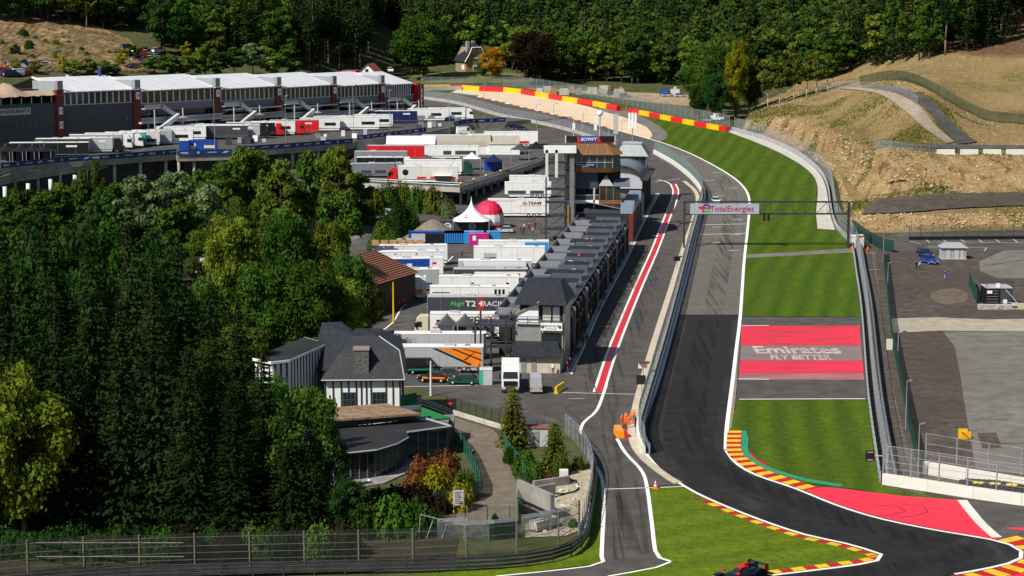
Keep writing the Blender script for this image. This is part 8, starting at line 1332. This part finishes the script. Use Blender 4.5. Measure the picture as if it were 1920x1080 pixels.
def spruce_pts(rng, H, Rr, whorls=40, br=9, sp=9, leaf=0.5, base=0.06, shape=0.85):
    C = []; N = []; S = []; T = []
    for w in range(whorls):
        f = (w + rng.uniform(-0.3, 0.3)) / whorls; f = min(0.99, max(0.0, f)); z0 = H * (base + (1 - base) * f); L = Rr * (1 - f) ** shape * rng.uniform(0.66, 1.2) + 0.25
        a0 = rng.uniform(0, 6.28)
        for b in range(br):
            a = a0 + 2 * math.pi * b / br + rng.uniform(-0.25, 0.25); Lb = L * rng.uniform(0.75, 1.15); d = np.array([math.cos(a), math.sin(a), 0]); sd = np.array([-d[1], d[0], 0])
            k = max(3, int(sp * (0.35 + 0.65 * (1 - f)))); t = (np.arange(k) + rng.uniform(0.2, 0.9, k)) / k
            dz = -0.42 * Lb * t + 0.22 * Lb * t ** 2 * 1.4
            side = rng.uniform(-1, 1, k) * 0.16 * Lb * (1.1 - t)
            P = d * (t * Lb)[:, None] + sd * side[:, None]; P[:, 2] = z0 + dz + rng.uniform(-0.12, 0.12, k) * H / 28
            C.append(P); n_ = np.tile(np.array([0, 0, 1.0]), (k, 1)) + d * 0.45 + rng.normal(size=(k, 3)) * 0.45; N.append(n_)
            S.append(leaf * rng.uniform(0.7, 1.3, k) * (0.55 + 0.45 * (1 - f))); tt = np.tile(d, (k, 1)); tt[:, 2] = -0.35; T.append(tt + rng.normal(size=(k, 3)) * 0.3)
    return np.concatenate(C), np.concatenate(N), np.concatenate(S), np.concatenate(T)
L_green = leaf_mat('leaves_green', (0.028, 0.068, 0.010), (0.072, 0.138, 0.018)); L_lime = leaf_mat('leaves_lime', (0.072, 0.123, 0.014), (0.174, 0.232, 0.026)); L_dark = leaf_mat('leaves_dark', (0.017, 0.043, 0.010), (0.041, 0.084, 0.016))
L_grey = leaf_mat('leaves_grey_green', (0.072, 0.109, 0.041), (0.160, 0.210, 0.087)); L_olive = leaf_mat('leaves_olive', (0.058, 0.082, 0.012), (0.135, 0.165, 0.022)); L_yel = leaf_mat('leaves_yellow', (0.17, 0.16, 0.010), (0.36, 0.31, 0.016), hue=0.01)
L_orange = leaf_mat('leaves_orange', (0.203, 0.109, 0.012), (0.392, 0.217, 0.017), hue=0.01); L_copper = leaf_mat('leaves_copper', (0.016, 0.013, 0.007), (0.034, 0.026, 0.012), hue=0.01); L_redh = leaf_mat('leaves_red', (0.09, 0.034, 0.014), (0.24, 0.085, 0.032), hue=0.01)
L_spruce = leaf_mat('needles', (0.009, 0.019, 0.006), (0.026, 0.046, 0.012), 0.12, hue=0.02); L_spruce2 = leaf_mat('needles_light', (0.072, 0.102, 0.017), (0.189, 0.217, 0.032), 0.15, hue=0.015); L_yew = leaf_mat('needles_golden', (0.07, 0.085, 0.010), (0.21, 0.21, 0.02), 0.15, hue=0.01)
rngT = np.random.default_rng(11)
BROAD = []; BROADM = []; BROADF = []; SPR = []; SPRF = []
for k in range(3): BROAD.append((15.0, 6.2, quads_mesh('crown', *broad_pts(rngT, 15, 6.2, 17000, 52, 0.04, 0.23, 0.45), rngT, L_green)))
for k in range(3): BROADM.append((14.0, 5.2, quads_mesh('crown', *broad_pts(rngT, 14, 5.2, 7000, 36, 0.03, 0.36, 0.4), rngT, L_green)))
for k in range(4): BROADF.append((20.0, 5.4, quads_mesh('crown', *broad_pts(rngT, 20, 5.4, 3400, 34, [0.08, 0.05, 0.22, 0.1][k], 0.52, [0.4, 0.7, 0.3, 0.5][k]), rngT, L_green)))
for k in range(4): c = spruce_pts(rngT, 28, 5.0, 54, 11, 21, 0.38, 0.03, [0.85, 0.7, 1.0, 0.6][k]); SPR.append((28.0, 5.0, quads_mesh('crown', c[0], c[1], c[2], rngT, L_spruce, 0.5, c[3])))
for k in range(3): c = spruce_pts(rngT, 26, 3.6, 26, 8, 6, 0.75, [0.05, 0.12, 0.42][k]); SPRF.append((26.0, 3.6, quads_mesh('crown', c[0], c[1], c[2], rngT, L_spruce, 0.6, c[3])))
def trunk_mesh(H, r, m, limbs=6, seed=0, top=0.8, spread=0.15):
    rnd = random.Random(seed); mb = MB(); prev = Vector((0, 0, -0.6)); n = 5; x = y = 0.0
    for i in range(n):
        z = H * top * (i + 1) / n; x += rnd.uniform(-0.012, 0.012) * H; y += rnd.uniform(-0.012, 0.012) * H; p = Vector((x, y, z)); mb.rod(prev, p, r * (1 - 0.8 * i / n), 7, 0, r * (1 - 0.8 * (i + 1) / n))
        if i >= 1 and limbs:
            for _ in range(max(1, limbs // 4)):
                a = rnd.uniform(0, 6.28); q = p.lerp(prev, rnd.random()); e = q + Vector((math.cos(a), math.sin(a), rnd.uniform(0.5, 1.1))) * H * spread * rnd.uniform(0.5, 1); mb.rod(q, e, r * 0.35, 5, 0, r * 0.08)
        prev = p
    return mb.mesh('trunk', m, True)
TRK = {'b': [trunk_mesh(15, 0.26, bark, 8, s) for s in range(2)], 'w': [trunk_mesh(15, 0.2, birch, 8, s + 5) for s in range(2)], 's': [trunk_mesh(28, 0.34, bark, 0, 9, 0.95)], 'p': [trunk_mesh(26, 0.3, mat('pine_bark', (0.16, 0.12, 0.09), 0.95, var=0.3, scale=2), 0, 12, 0.95)]}
rt = random.Random(21); TREES = 0
def tree(kind, loc, H, Rr=None, m=None, label='tree', group=None, name=None, trunk=None, pool=None):
    """one tree: an empty at its foot with a trunk and a crown"""
    global TREES; TREES += 1
    if kind == 'spruce': pool = pool or SPR; name = name or 'spruce_tree'; tk = TRK[trunk or 's']; tH = 28.0 if (trunk or 's') == 's' else 26.0
    else: pool = pool or BROAD; name = name or 'broadleaf_tree'; tk = TRK[trunk or 'b']; tH = 15.0
    h0, r0, me = rt.choice(pool); t = thing(name, label, 'tree', loc, rt.uniform(0, 6.28), group); s = H / h0; sr = s if Rr is None else Rr / r0
    c = obj('crown', me, t, None, 0, (sr, sr, s))
    if m is not None: c.material_slots[0].link = 'OBJECT'; c.material_slots[0].material = m
    obj('trunk', rt.choice(tk), t, None, 0, (max(0.5, s * h0 / tH),) * 2 + (H / tH,)); return t
def tree_at(kind, u, vb, vt, Rpx=None, m=None, label='', base=None, **k):
    p = (base or G)(u, vb); s = px(p); H = (vb - vt) / s; return tree(kind, p, H, None if Rpx is None else Rpx / s, m, label, **k)
# --- dark spruce wood and foreground broadleaves at the left
i = 0
for (u, vb, vt, rp) in [(-40, 980, 470, 95), (25, 930, 425, 90), (105, 950, 372, 92), (185, 975, 402, 88), (255, 930, 388, 84), (300, 985, 470, 92), (345, 940, 440, 84), (405, 985, 520, 86), (455, 930, 560, 74), (500, 985, 640, 76), (545, 1000, 735, 62), (150, 860, 360, 80), (300, 800, 385, 70), (90, 780, 375, 70), (20, 760, 400, 70), (200, 760, 392, 66), (390, 770, 470, 60), (60, 850, 392, 82), (235, 990, 560, 84), (120, 990, 560, 80), (360, 1000, 640, 80), (440, 1005, 720, 74), (585, 1000, 800, 56)]:
    if vb <= 860: tree_at('broad', u, vb, vt + 10, rp, rt.choice([L_green, L_dark, L_green]), 'tall green tree rising behind the dark spruces', group='tall green trees behind the spruces'); continue
    tree_at('spruce', u, vb, vt, rp, None, 'tall dark spruce in the dense stand left of the timbered house', group='dark spruces behind the near fence')
L_sunny = leaf_mat('leaves_sunny', (0.05, 0.082, 0.008), (0.15, 0.185, 0.018), hue=0.02); tree_at('broad', 45, 1005, 655, 112, L_sunny, 'sunlit yellow-green broadleaf tree at the left edge in front of the dark spruces')
tree_at('broad', -10, 1000, 760, 90, L_sunny, 'lower yellow-green tree at the left edge beneath the sunlit one')
tree_at('broad', 575, 985, 690, 78, L_green, 'leafy tree in front of the timbered house wall'); tree_at('broad', 500, 970, 715, 62, L_dark, 'darker leafy tree left of the one before the timbered house')
tree_at('broad', 522, 880, 688, 66, L_green, 'leafy tree before the white wall of the low wing'); tree_at('broad', 470, 860, 690, 50, L_olive, 'olive tree left of the low wing'); tree_at('broad', 618, 990, 800, 48, L_dark, 'dark bushy tree at the left end of the glazed pavilion'); tree_at('broad', 650, 1000, 880, 44, L_dark, 'low dark tree below the glazed pavilion front')
tree_at('broad', 440, 800, 582, 78, L_olive, 'olive-green round tree beside the low wing of the timbered house'); tree_at('broad', 395, 790, 560, 50, L_olive, 'brownish-green tree behind the olive round tree')
# --- the copse between the house and the paddock
for (u, vb, vt, rp, m, lab) in [(505, 700, 470, 70, L_green, 'dark green tree left of the copse behind the timbered house'), (585, 705, 455, 74, L_green, 'full green tree in the middle of the copse behind the timbered house'), (632, 690, 490, 56, L_lime, 'yellow-green tree next to the brick house with tiled roof'), (660, 640, 455, 48, L_green, 'green tree overhanging the tiled brick house roof'), (548, 620, 380, 58, L_green, 'tall green tree behind the copse'), (612, 590, 395, 52, L_lime, 'lighter tree behind the copse towards the yard road'), (440, 610, 380, 56, L_lime, 'bright green tree above the grey shed roof'), (470, 560, 350, 50, L_green, 'green tree beyond the grey shed'), (690, 640, 500, 34, L_olive, 'thin olive tree beside the brick house wall'), (398, 560, 400, 46, L_olive, 'brownish tree at the edge of the spruces near the shed')]:
    tree_at('broad', u, vb, vt, rp, m, lab)
tree_at('spruce', 497, 600, 388, 34, L_spruce2, 'slim light green conifer in the copse'); tree_at('spruce', 590, 560, 405, 34, L_spruce, 'slim dark conifer right of the light one in the copse')
# --- row of trees under the deck edge
for (u, vb, vt, rp, m) in [(215, 440, 335, 30, L_green), (240, 430, 335, 28, L_olive), (375, 430, 318, 34, L_green), (400, 440, 325, 34, L_lime), (120, 430, 335, 28, L_lime), (30, 430, 352, 26, L_green), (10, 470, 370, 46, L_green), (48, 440, 348, 30, L_green), (95, 480, 345, 52, L_green), (150, 470, 320, 44, L_green), (158, 450, 303, 16, L_olive), (182, 450, 300, 18, L_olive), (205, 480, 345, 50, L_dark), (262, 480, 318, 54, L_grey), (320, 470, 312, 56, L_grey), (345, 440, 330, 40, L_olive), (385, 470, 335, 44, L_grey), (420, 450, 292, 46, L_green), (465, 440, 262, 40, L_olive), (492, 430, 270, 34, L_olive), (530, 450, 300, 50, L_olive), (575, 440, 285, 46, L_green), (618, 430, 270, 40, L_lime), (640, 440, 275, 44, L_olive), (668, 420, 315, 36, L_green), (430, 500, 380, 52, L_dark), (340, 520, 370, 60, L_green), (250, 540, 400, 60, L_dark), (160, 540, 400, 60, L_dark), (60, 540, 405, 70, L_dark), (540, 520, 380, 48, L_green), (630, 510, 345, 48, L_green)]:
    tree_at('broad', u, vb, vt, rp, m, 'leafy tree in the row below the concrete paddock deck', group='trees below the paddock deck', pool=BROADM)
# --- shrubs: same build, low and dense
def dome_pts(rng, n, leaf):
    q = rng.normal(size=(n, 3)); q /= np.linalg.norm(q, axis=1, keepdims=True); q[:, 2] = abs(q[:, 2])
    ph = np.arctan2(q[:, 1], q[:, 0]); k1, k2, k3 = rng.uniform(0, 6.28, 3)
    rad = (0.86 + 0.10 * np.sin(3 * ph + k1 + 4 * q[:, 2]) + 0.08 * np.sin(7 * ph + k2 + 6 * q[:, 2]) + 0.06 * np.sin(13 * ph + k3)) * rng.uniform(0.8, 1.05, n)
    return q * rad[:, None] * 5.0, q + rng.normal(size=(n, 3)) * 0.5, leaf * rng.uniform(0.6, 1.3, n)
DOME = [(4.6, 4.6, quads_mesh('foliage', *dome_pts(rngT, 2600, 0.30), rngT, L_green)) for _ in range(3)]
def shrub(u, vb, vt, rp, m, label, base=None, group=None, name='shrub', mesh=None):
    p = (base or G)(u, vb); s = px(p); h = (vb - vt) / s; h0, r0, me = rt.choice(DOME) if mesh is None else mesh
    o = obj(name, me, None, (p.x, p.y, p.z - 0.05), rt.uniform(0, 6.28), (rp / s / r0, rp / s / r0, h / h0)); o.material_slots[0].link = 'OBJECT'; o.material_slots[0].material = m
    return tag(o, label, 'shrub', group)
for (u, vb, vt, rp, m) in [(700, 402, 352, 26, L_olive), (728, 398, 345, 22, L_green), (755, 395, 342, 22, L_olive), (782, 398, 348, 22, L_green), (812, 400, 350, 22, L_olive), (838, 404, 372, 18, L_grey), (690, 420, 385, 18, L_green), (745, 440, 378, 30, L_dark), (715, 455, 415, 18, L_lime), (770, 430, 392, 18, L_green), (842, 415, 385, 16, L_grey), (735, 462, 430, 22, L_green), (705, 470, 440, 16, L_green)]:
    shrub(u, vb, vt, rp, m, 'green bush on the bank between the yard road and the concrete deck', group='bushes below the deck front')
shrub(790, 922, 858, 34, L_redh, 'reddish clipped hedge right of the glazed pavilion'); shrub(835, 915, 845, 40, L_redh, 'larger red-leaved hedge beside the green path fence'); shrub(868, 935, 880, 30, L_olive, 'yellow-green bush at the path fence'); shrub(815, 935, 872, 36, L_yel, 'golden yellow bush below the red hedge'); shrub(862, 955, 905, 28, L_yel, 'small golden bush nearest the footpath')
for (u, vb, vt, rp) in [(745, 965, 912, 40), (780, 960, 905, 38), (700, 960, 915, 34), (820, 960, 925, 28)]: shrub(u, vb, vt, rp, L_copper, 'brown-leaved ground shrub below the pavilion', group='brown shrubs below the pavilion')
for k in range(17): shrub(-30 + 42 * k, 1046 + rt.uniform(-8, 6), 990 + rt.uniform(-14, 14), rt.uniform(34, 48), rt.choice([L_dark, L_dark, L_green, L_copper]), 'dark undergrowth bush behind the old wire fence', group='undergrowth behind the old wire fence')
for (u, vb, vt, rp, m) in [(690, 1000, 930, 46, L_dark), (735, 1002, 928, 44, L_green), (780, 1000, 940, 40, L_green), (815, 1000, 960, 26, L_green), (660, 1000, 950, 34, L_dark)]: shrub(u, vb, vt, rp, m, 'green thicket behind the wire fence below the pavilion', group='thicket behind the near fence')
for (u, vb, vt, rp, m) in [(985, 890, 842, 24, L_green), (1000, 905, 865, 22, L_green), (955, 868, 835, 12, L_green), (975, 890, 850, 14, L_olive), (1050, 890, 850, 20, L_olive), (1020, 902, 885, 24, L_redh), (1085, 880, 855, 14, L_olive)]: shrub(u, vb, vt, rp, m, 'low bush around the two clipped conifers', group='bushes around the clipped conifers')
shrub(1075, 988, 970, 10, L_green, 'small green weed clump by the concrete culvert'); shrub(928, 982, 962, 8, L_dark, 'tiny dark weed at the lower end of the footpath')
c = spruce_pts(rngT, 8, 2.3, 36, 16, 10, 0.3, 0.02, 0.62); CON = (8.0, 2.3, quads_mesh('crown', c[0], c[1], c[2], rngT, L_yew, 0.6, c[3]))
tree_at('spruce', 962, 838, 722, 34, L_yew, 'golden-green clipped conifer in front of the white truck', pool=[CON], name='clipped_conifer'); tree_at('spruce', 1040, 884, 788, 33, L_olive, 'darker clipped conifer beside the white cabin and guardrail', pool=[CON], name='clipped_conifer')
# --- park trees around the hairpin
tree_at('broad', 795, 152, 8, 62, L_green, 'huge round broadleaf tree beside the stone house'); tree_at('broad', 925, 152, 80, 27, L_orange, 'autumn orange tree right of the stone house'); tree_at('broad', 906, 150, 106, 13, L_green, 'small green tree in front of the stone house wall')
tree_at('broad', 1003, 158, 44, 54, L_copper, 'dark copper beech right of the orange tree'); tree_at('broad', 1380, 222, 58, 26, leaf_mat('leaves_yellowing', (0.09, 0.11, 0.008), (0.22, 0.22, 0.014), hue=0.01), 'bright yellow-green tree at the edge of the wood right of the track', name='yellowing_tree')
p = G(845, 120); tree('broad', (p.x, p.y + 20, TZ(p.x, p.y + 20)), 22, 7, L_dark, 'dark broadleaf tree behind the stone house'); tree_at('broad', 765, 140, 60, 34, L_green, 'green tree left of the huge round tree')
for (u, vb, vt, rp, m) in [(1300, 190, 110, 34, L_green), (1330, 205, 80, 34, L_green), (1352, 215, 70, 36, L_green), (1405, 215, 100, 30, L_dark), (1340, 225, 130, 26, L_dark), (1310, 222, 150, 22, L_dark)]: tree_at('broad', u, vb, vt, rp, m, 'broadleaf tree at the wood edge beside the catch fence', group='wood edge right of the track')
for (u, vb, vt, rp) in [(1418, 205, 105, 22), (1440, 201, 98, 20), (1462, 196, 105, 20), (1488, 188, 95, 22), (1512, 182, 90, 22), (1530, 178, 92, 20), (1552, 172, 96, 20)]: tree_at('broad', u, vb, vt, rp, L_olive, 'birch with pale trunk in the clump on the quarry edge', group='birches on the quarry edge', trunk='w', pool=[BROADF[2]], name='birch_tree', base=HP)
# --- young trees behind the long pit building and on the quarried slope
for (u, vb, vt, rp, m) in [(30, 138, 108, 11, L_yel), (118, 138, 100, 12, L_yel), (66, 140, 112, 12, L_lime), (140, 142, 108, 20, L_lime), (165, 142, 105, 24, L_lime), (195, 142, 112, 20, L_green), (230, 128, 88, 12, L_yel), (215, 142, 118, 14, L_green), (350, 118, 76, 12, L_yel), (290, 142, 105, 26, L_lime), (320, 145, 98, 26, L_green), (345, 145, 100, 22, L_lime), (370, 145, 92, 20, L_lime), (385, 146, 75, 22, L_lime), (410, 146, 90, 24, L_dark), (440, 146, 85, 26, L_green), (475, 146, 78, 34, L_grey), (510, 148, 85, 24, L_lime), (545, 148, 75, 28, L_green), (325, 130, 100, 14, L_green), (30, 105, 80, 10, L_dark), (425, 100, 70, 12, L_yel), (252, 115, 82, 16, L_green)]:
    tree_at('broad', u, vb, vt, rp, m, 'young tree behind the long pit building roofs', group='young trees behind the pit building', base=TP, pool=BROADF)
for k in range(26):
    u = rt.uniform(-10, 250); v = rt.uniform(np.interp(u, [0, 250], [60, 100]), 128); s_ = rt.uniform(4, 11); shrub(u, v, v - s_ * 1.5, s_, rt.choice([L_green, L_dark, L_olive, L_lime]), 'scattered bush on the brown quarry bank', base=TP, group='bushes on the quarry bank')
# --- the forest
edge_u = [-60, 0, 100, 200, 270, 300, 560, 580, 690, 700, 762, 770, 850, 930, 1000, 1290, 1300, 1420, 1560, 1600, 1660, 1750, 1820, 1920, 2000]
edge_v = [40, 44, 50, 66, 90, 108, 125, 138, 135, 60, 60, 132, 118, 126, 152, 160, 190, 165, 150, 132, 124, 112, 96, 72, 60]
cand = []; rf = random.Random(5)
y = 560.0
while y < 1250:
    x = -0.30 * y
    while x < 0.30 * y:
        X = x + rf.uniform(-2.8, 2.8); Yc = y + rf.uniform(-2.8, 2.8); x += 6.6
        z = hz(X, Yc); d = Yc * CP - (z - CAM_H) * SP; u = 960 + FPX * X / d; v = 540 - FPX * (Yc * SP + (z - CAM_H) * CP) / d
        if u < -40 or u > 1960 or v < -25: continue
        if v > np.interp(u, edge_u, edge_v): continue
        s = (X - FA.x) * FNRM.x + (Yc - FA.y) * FNRM.y
        if u < 600 and s < (150 if u < 280 else 62): continue
        cand.append((Yc, X, z, u, v))
    y += 6.6
cand.sort(); print('left cands', len([c for c in cand if c[3] < 260]), [tuple(round(q) for q in c) for c in cand if c[3] < 260][:4])
def forest_kind(u, v, r):
    if 560 < u < 715: return 'spruce'
    if u < 560: return 'broad' if r < 0.8 else 'spruce'
    if u > 1690: return 'spruce' if r < 0.72 else 'broad'
    if u > 1280: return 'broad' if r < 0.75 else 'spruce'
    return 'spruce' if r < 0.55 - (0.35 if v > 120 else 0) else 'broad'
# the front trees are single things, the mass behind them is one wood
cnt = {}; rest = []
for (Yc, X, z, u, v) in cand:
    r = rf.random(); k = forest_kind(u, v, r); cell = int(u // 34); cnt[cell] = cnt.get(cell, 0) + 1
    if cnt[cell] <= 4 and u > -20 and u < 1940:
        if k == 'spruce': tree('spruce', (X, Yc, z), rf.uniform(22, 29), rf.uniform(3.0, 4.2), None, 'tall conifer at the front of the forest', group='conifers at the forest front', pool=[SPRF[2], SPRF[1]] if u > 1740 or u < 720 else SPRF[:2], trunk='p')
        else: tree('broad', (X, Yc, z), rf.uniform(15, 22), rf.uniform(4.6, 6.2), rf.choice([L_green, L_green, L_dark, L_dark, L_lime, L_olive]), 'broadleaf tree at the front of the forest', group='broadleaf trees at the forest front', pool=BROADF)
    else: rest.append((Yc, X, z, u, v, k))
def forest_mass(name, pts, label, m, spruce):
    C = []; N = []; S = []; T = []; proto = []
    for q in range(3):
        if spruce: proto.append(spruce_pts(rngT, 26, 3.7, 17, 7, 4, 1.0, 0.25))
        else: a = broad_pts(rngT, 19, 5.2, 640, 24, 0.2, 0.95); proto.append(a + (rngT.normal(size=(len(a[0]), 3)),))
    for i, (Yc, X, z, u, v, k) in enumerate(pts):
        c, n, s, t = proto[i % 3]; f = rf.uniform(0.8, 1.15); a = rf.uniform(0, 6.28); ca, sa = math.cos(a), math.sin(a); Rm = np.array([[ca, -sa, 0], [sa, ca, 0], [0, 0, 1]])
        C.append((c * f) @ Rm.T + np.array([X, Yc, z])); N.append(n @ Rm.T); S.append(s * f); T.append(t @ Rm.T)
    me = quads_mesh(name, np.concatenate(C), np.concatenate(N), np.concatenate(S), rngT, m, 0.7, np.concatenate(T)); tag(obj(name, me), label, 'forest', kind='stuff')
sp_ = [c for c in rest if c[5] == 'spruce']; br_ = [c for c in rest if c[5] != 'spruce']
forest_mass('conifer_forest', sp_, 'dark mass of conifers covering the hillside', leaf_mat('needles_far', (0.012, 0.032, 0.009), (0.040, 0.074, 0.018), 0.12, nscale=0.12), True)
forest_mass('broadleaf_forest', br_, 'mass of broadleaf trees covering the hillside', leaf_mat('leaves_far', (0.022, 0.052, 0.010), (0.078, 0.125, 0.022), 0.2, nscale=0.07), False)
print('TREES', TREES, 'forest', len(sp_), len(br_))

# ------------------------------------------------------------------ loose stones and dry tufts on the quarried hill
rs_ = np.random.default_rng(7); ni, nj = HG.shape[:2]
def on_hill(n, lo, hi):
    i = rs_.uniform(lo * 8, hi * 8, n); j = rs_.uniform(0, nj - 1.01, n); a = i.astype(int); b = j.astype(int); fi = (i - a)[:, None]; fj = (j - b)[:, None]
    return (HG[a, b] * (1 - fi) + HG[a + 1, b] * fi) * (1 - fj) + (HG[a, b + 1] * (1 - fi) + HG[a + 1, b + 1] * fi) * fj
def stones(name, P, smin, smax, m, label):
    n = len(P); O = np.array([(1, 0, 0), (-1, 0, 0), (0, 1, 0), (0, -1, 0), (0, 0, 1), (0, 0, -1)], float); F = np.array([(0, 2, 4), (2, 1, 4), (1, 3, 4), (3, 0, 4), (2, 0, 5), (1, 2, 5), (3, 1, 5), (0, 3, 5)])
    S = (smin + (smax - smin) * rs_.random(n) ** 3)[:, None, None]; V = (O[None] * rs_.uniform(0.6, 1.3, (n, 6, 1)) + rs_.normal(size=(n, 6, 3)) * 0.15) * S * np.array([1.2, 1, 0.8]) + P[:, None, :]
    me = bpy.data.meshes.new(name); me.from_pydata(V.reshape(-1, 3).tolist(), [], (F[None] + 6 * np.arange(n)[:, None, None]).reshape(-1, 3).tolist()); me.materials.append(m); tag(obj(name, me), label, 'stones', kind='stuff')
stones('scree', np.concatenate([on_hill(1800, 0.2, 1.1), on_hill(3400, 1.9, 4.3)]), 0.07, 0.5, mat('scree_rock', (0.20, 0.14, 0.075), 0.95, scale=0.2, col2=(0.5, 0.37, 0.22), world_co=True), 'broken stones scattered over the rock cutting')
stones('field_stones', on_hill(2600, 4.3, 8.9), 0.05, 0.32, mat('field_stone', (0.34, 0.28, 0.2), 0.95, scale=0.15, col2=(0.5, 0.44, 0.36), world_co=True), 'small pale stones scattered over the dry hill grass')
def tufts(name, P, s, m, label):
    n = len(P); N = rs_.normal(size=(n, 3)); N[:, 2] *= 0.3; T = np.tile(np.array([0, 0, 1.0]), (n, 1)) + rs_.normal(size=(n, 3)) * 0.35; me = quads_mesh(name, P + np.array([0, 0, s * 0.5]), N, s * rs_.uniform(0.5, 1.3, n), rs_, m, 0.7, T); tag(obj(name, me), label, 'grass', kind='stuff')
tufts('dry_grass', on_hill(20000, 3.9, 8.9), 0.2, leaf_mat('dry_tufts', (0.27, 0.19, 0.075), (0.5, 0.36, 0.16), 0.2, nscale=0.05), 'dry yellow grass tufts on the quarried hill'); P = on_hill(60000, 0.1, 6.5); from mathutils import noise as _nz; P = P[[_nz.noise(Vector(p) * 0.07) > 0.3 for p in P]]
tufts('hill_weeds', P, 0.26, leaf_mat('weed_tufts', (0.06, 0.085, 0.012), (0.15, 0.17, 0.03), 0.2, nscale=0.08), 'green weeds growing in patches on the quarried hill')
P = on_hill(26000, 4.2, 6.6); P = P[[_nz.noise(Vector(p) * 0.045 + Vector((3, 1, 0))) > 0.02 for p in P]]; P = P[P[:, 0] < 118]; tufts('slope_grass', P, 0.24, leaf_mat('slope_tufts', (0.085, 0.11, 0.016), (0.20, 0.205, 0.045), 0.2, nscale=0.08), 'patchy green grass on the middle slope of the quarried hill')
crew = random.Random(14)
for k in range(26):
    u, v = crew.choice([(crew.uniform(790, 960), crew.uniform(690, 712)), (crew.uniform(960, 1015), crew.uniform(415, 470)), (crew.uniform(815, 870), crew.uniform(480, 560)), (crew.uniform(1060, 1150), 0)]); v = v or np.interp(u, [1060, 1096, 1123, 1150], [706, 644, 585, 530]); person(G(u, v), crew.uniform(0, 6.28), crew.choice([red, navy, white, black, blue, orange, dgrey]), crew.choice([black, dgrey, navy]), 'crew member walking among the paddock trailers and garages', crew.randrange(3), group='crew members in the paddock')
for o in list(bpy.data.objects):
    if o.type == 'MESH' and len(o.data.materials) == 0: o.data.materials.append(white)
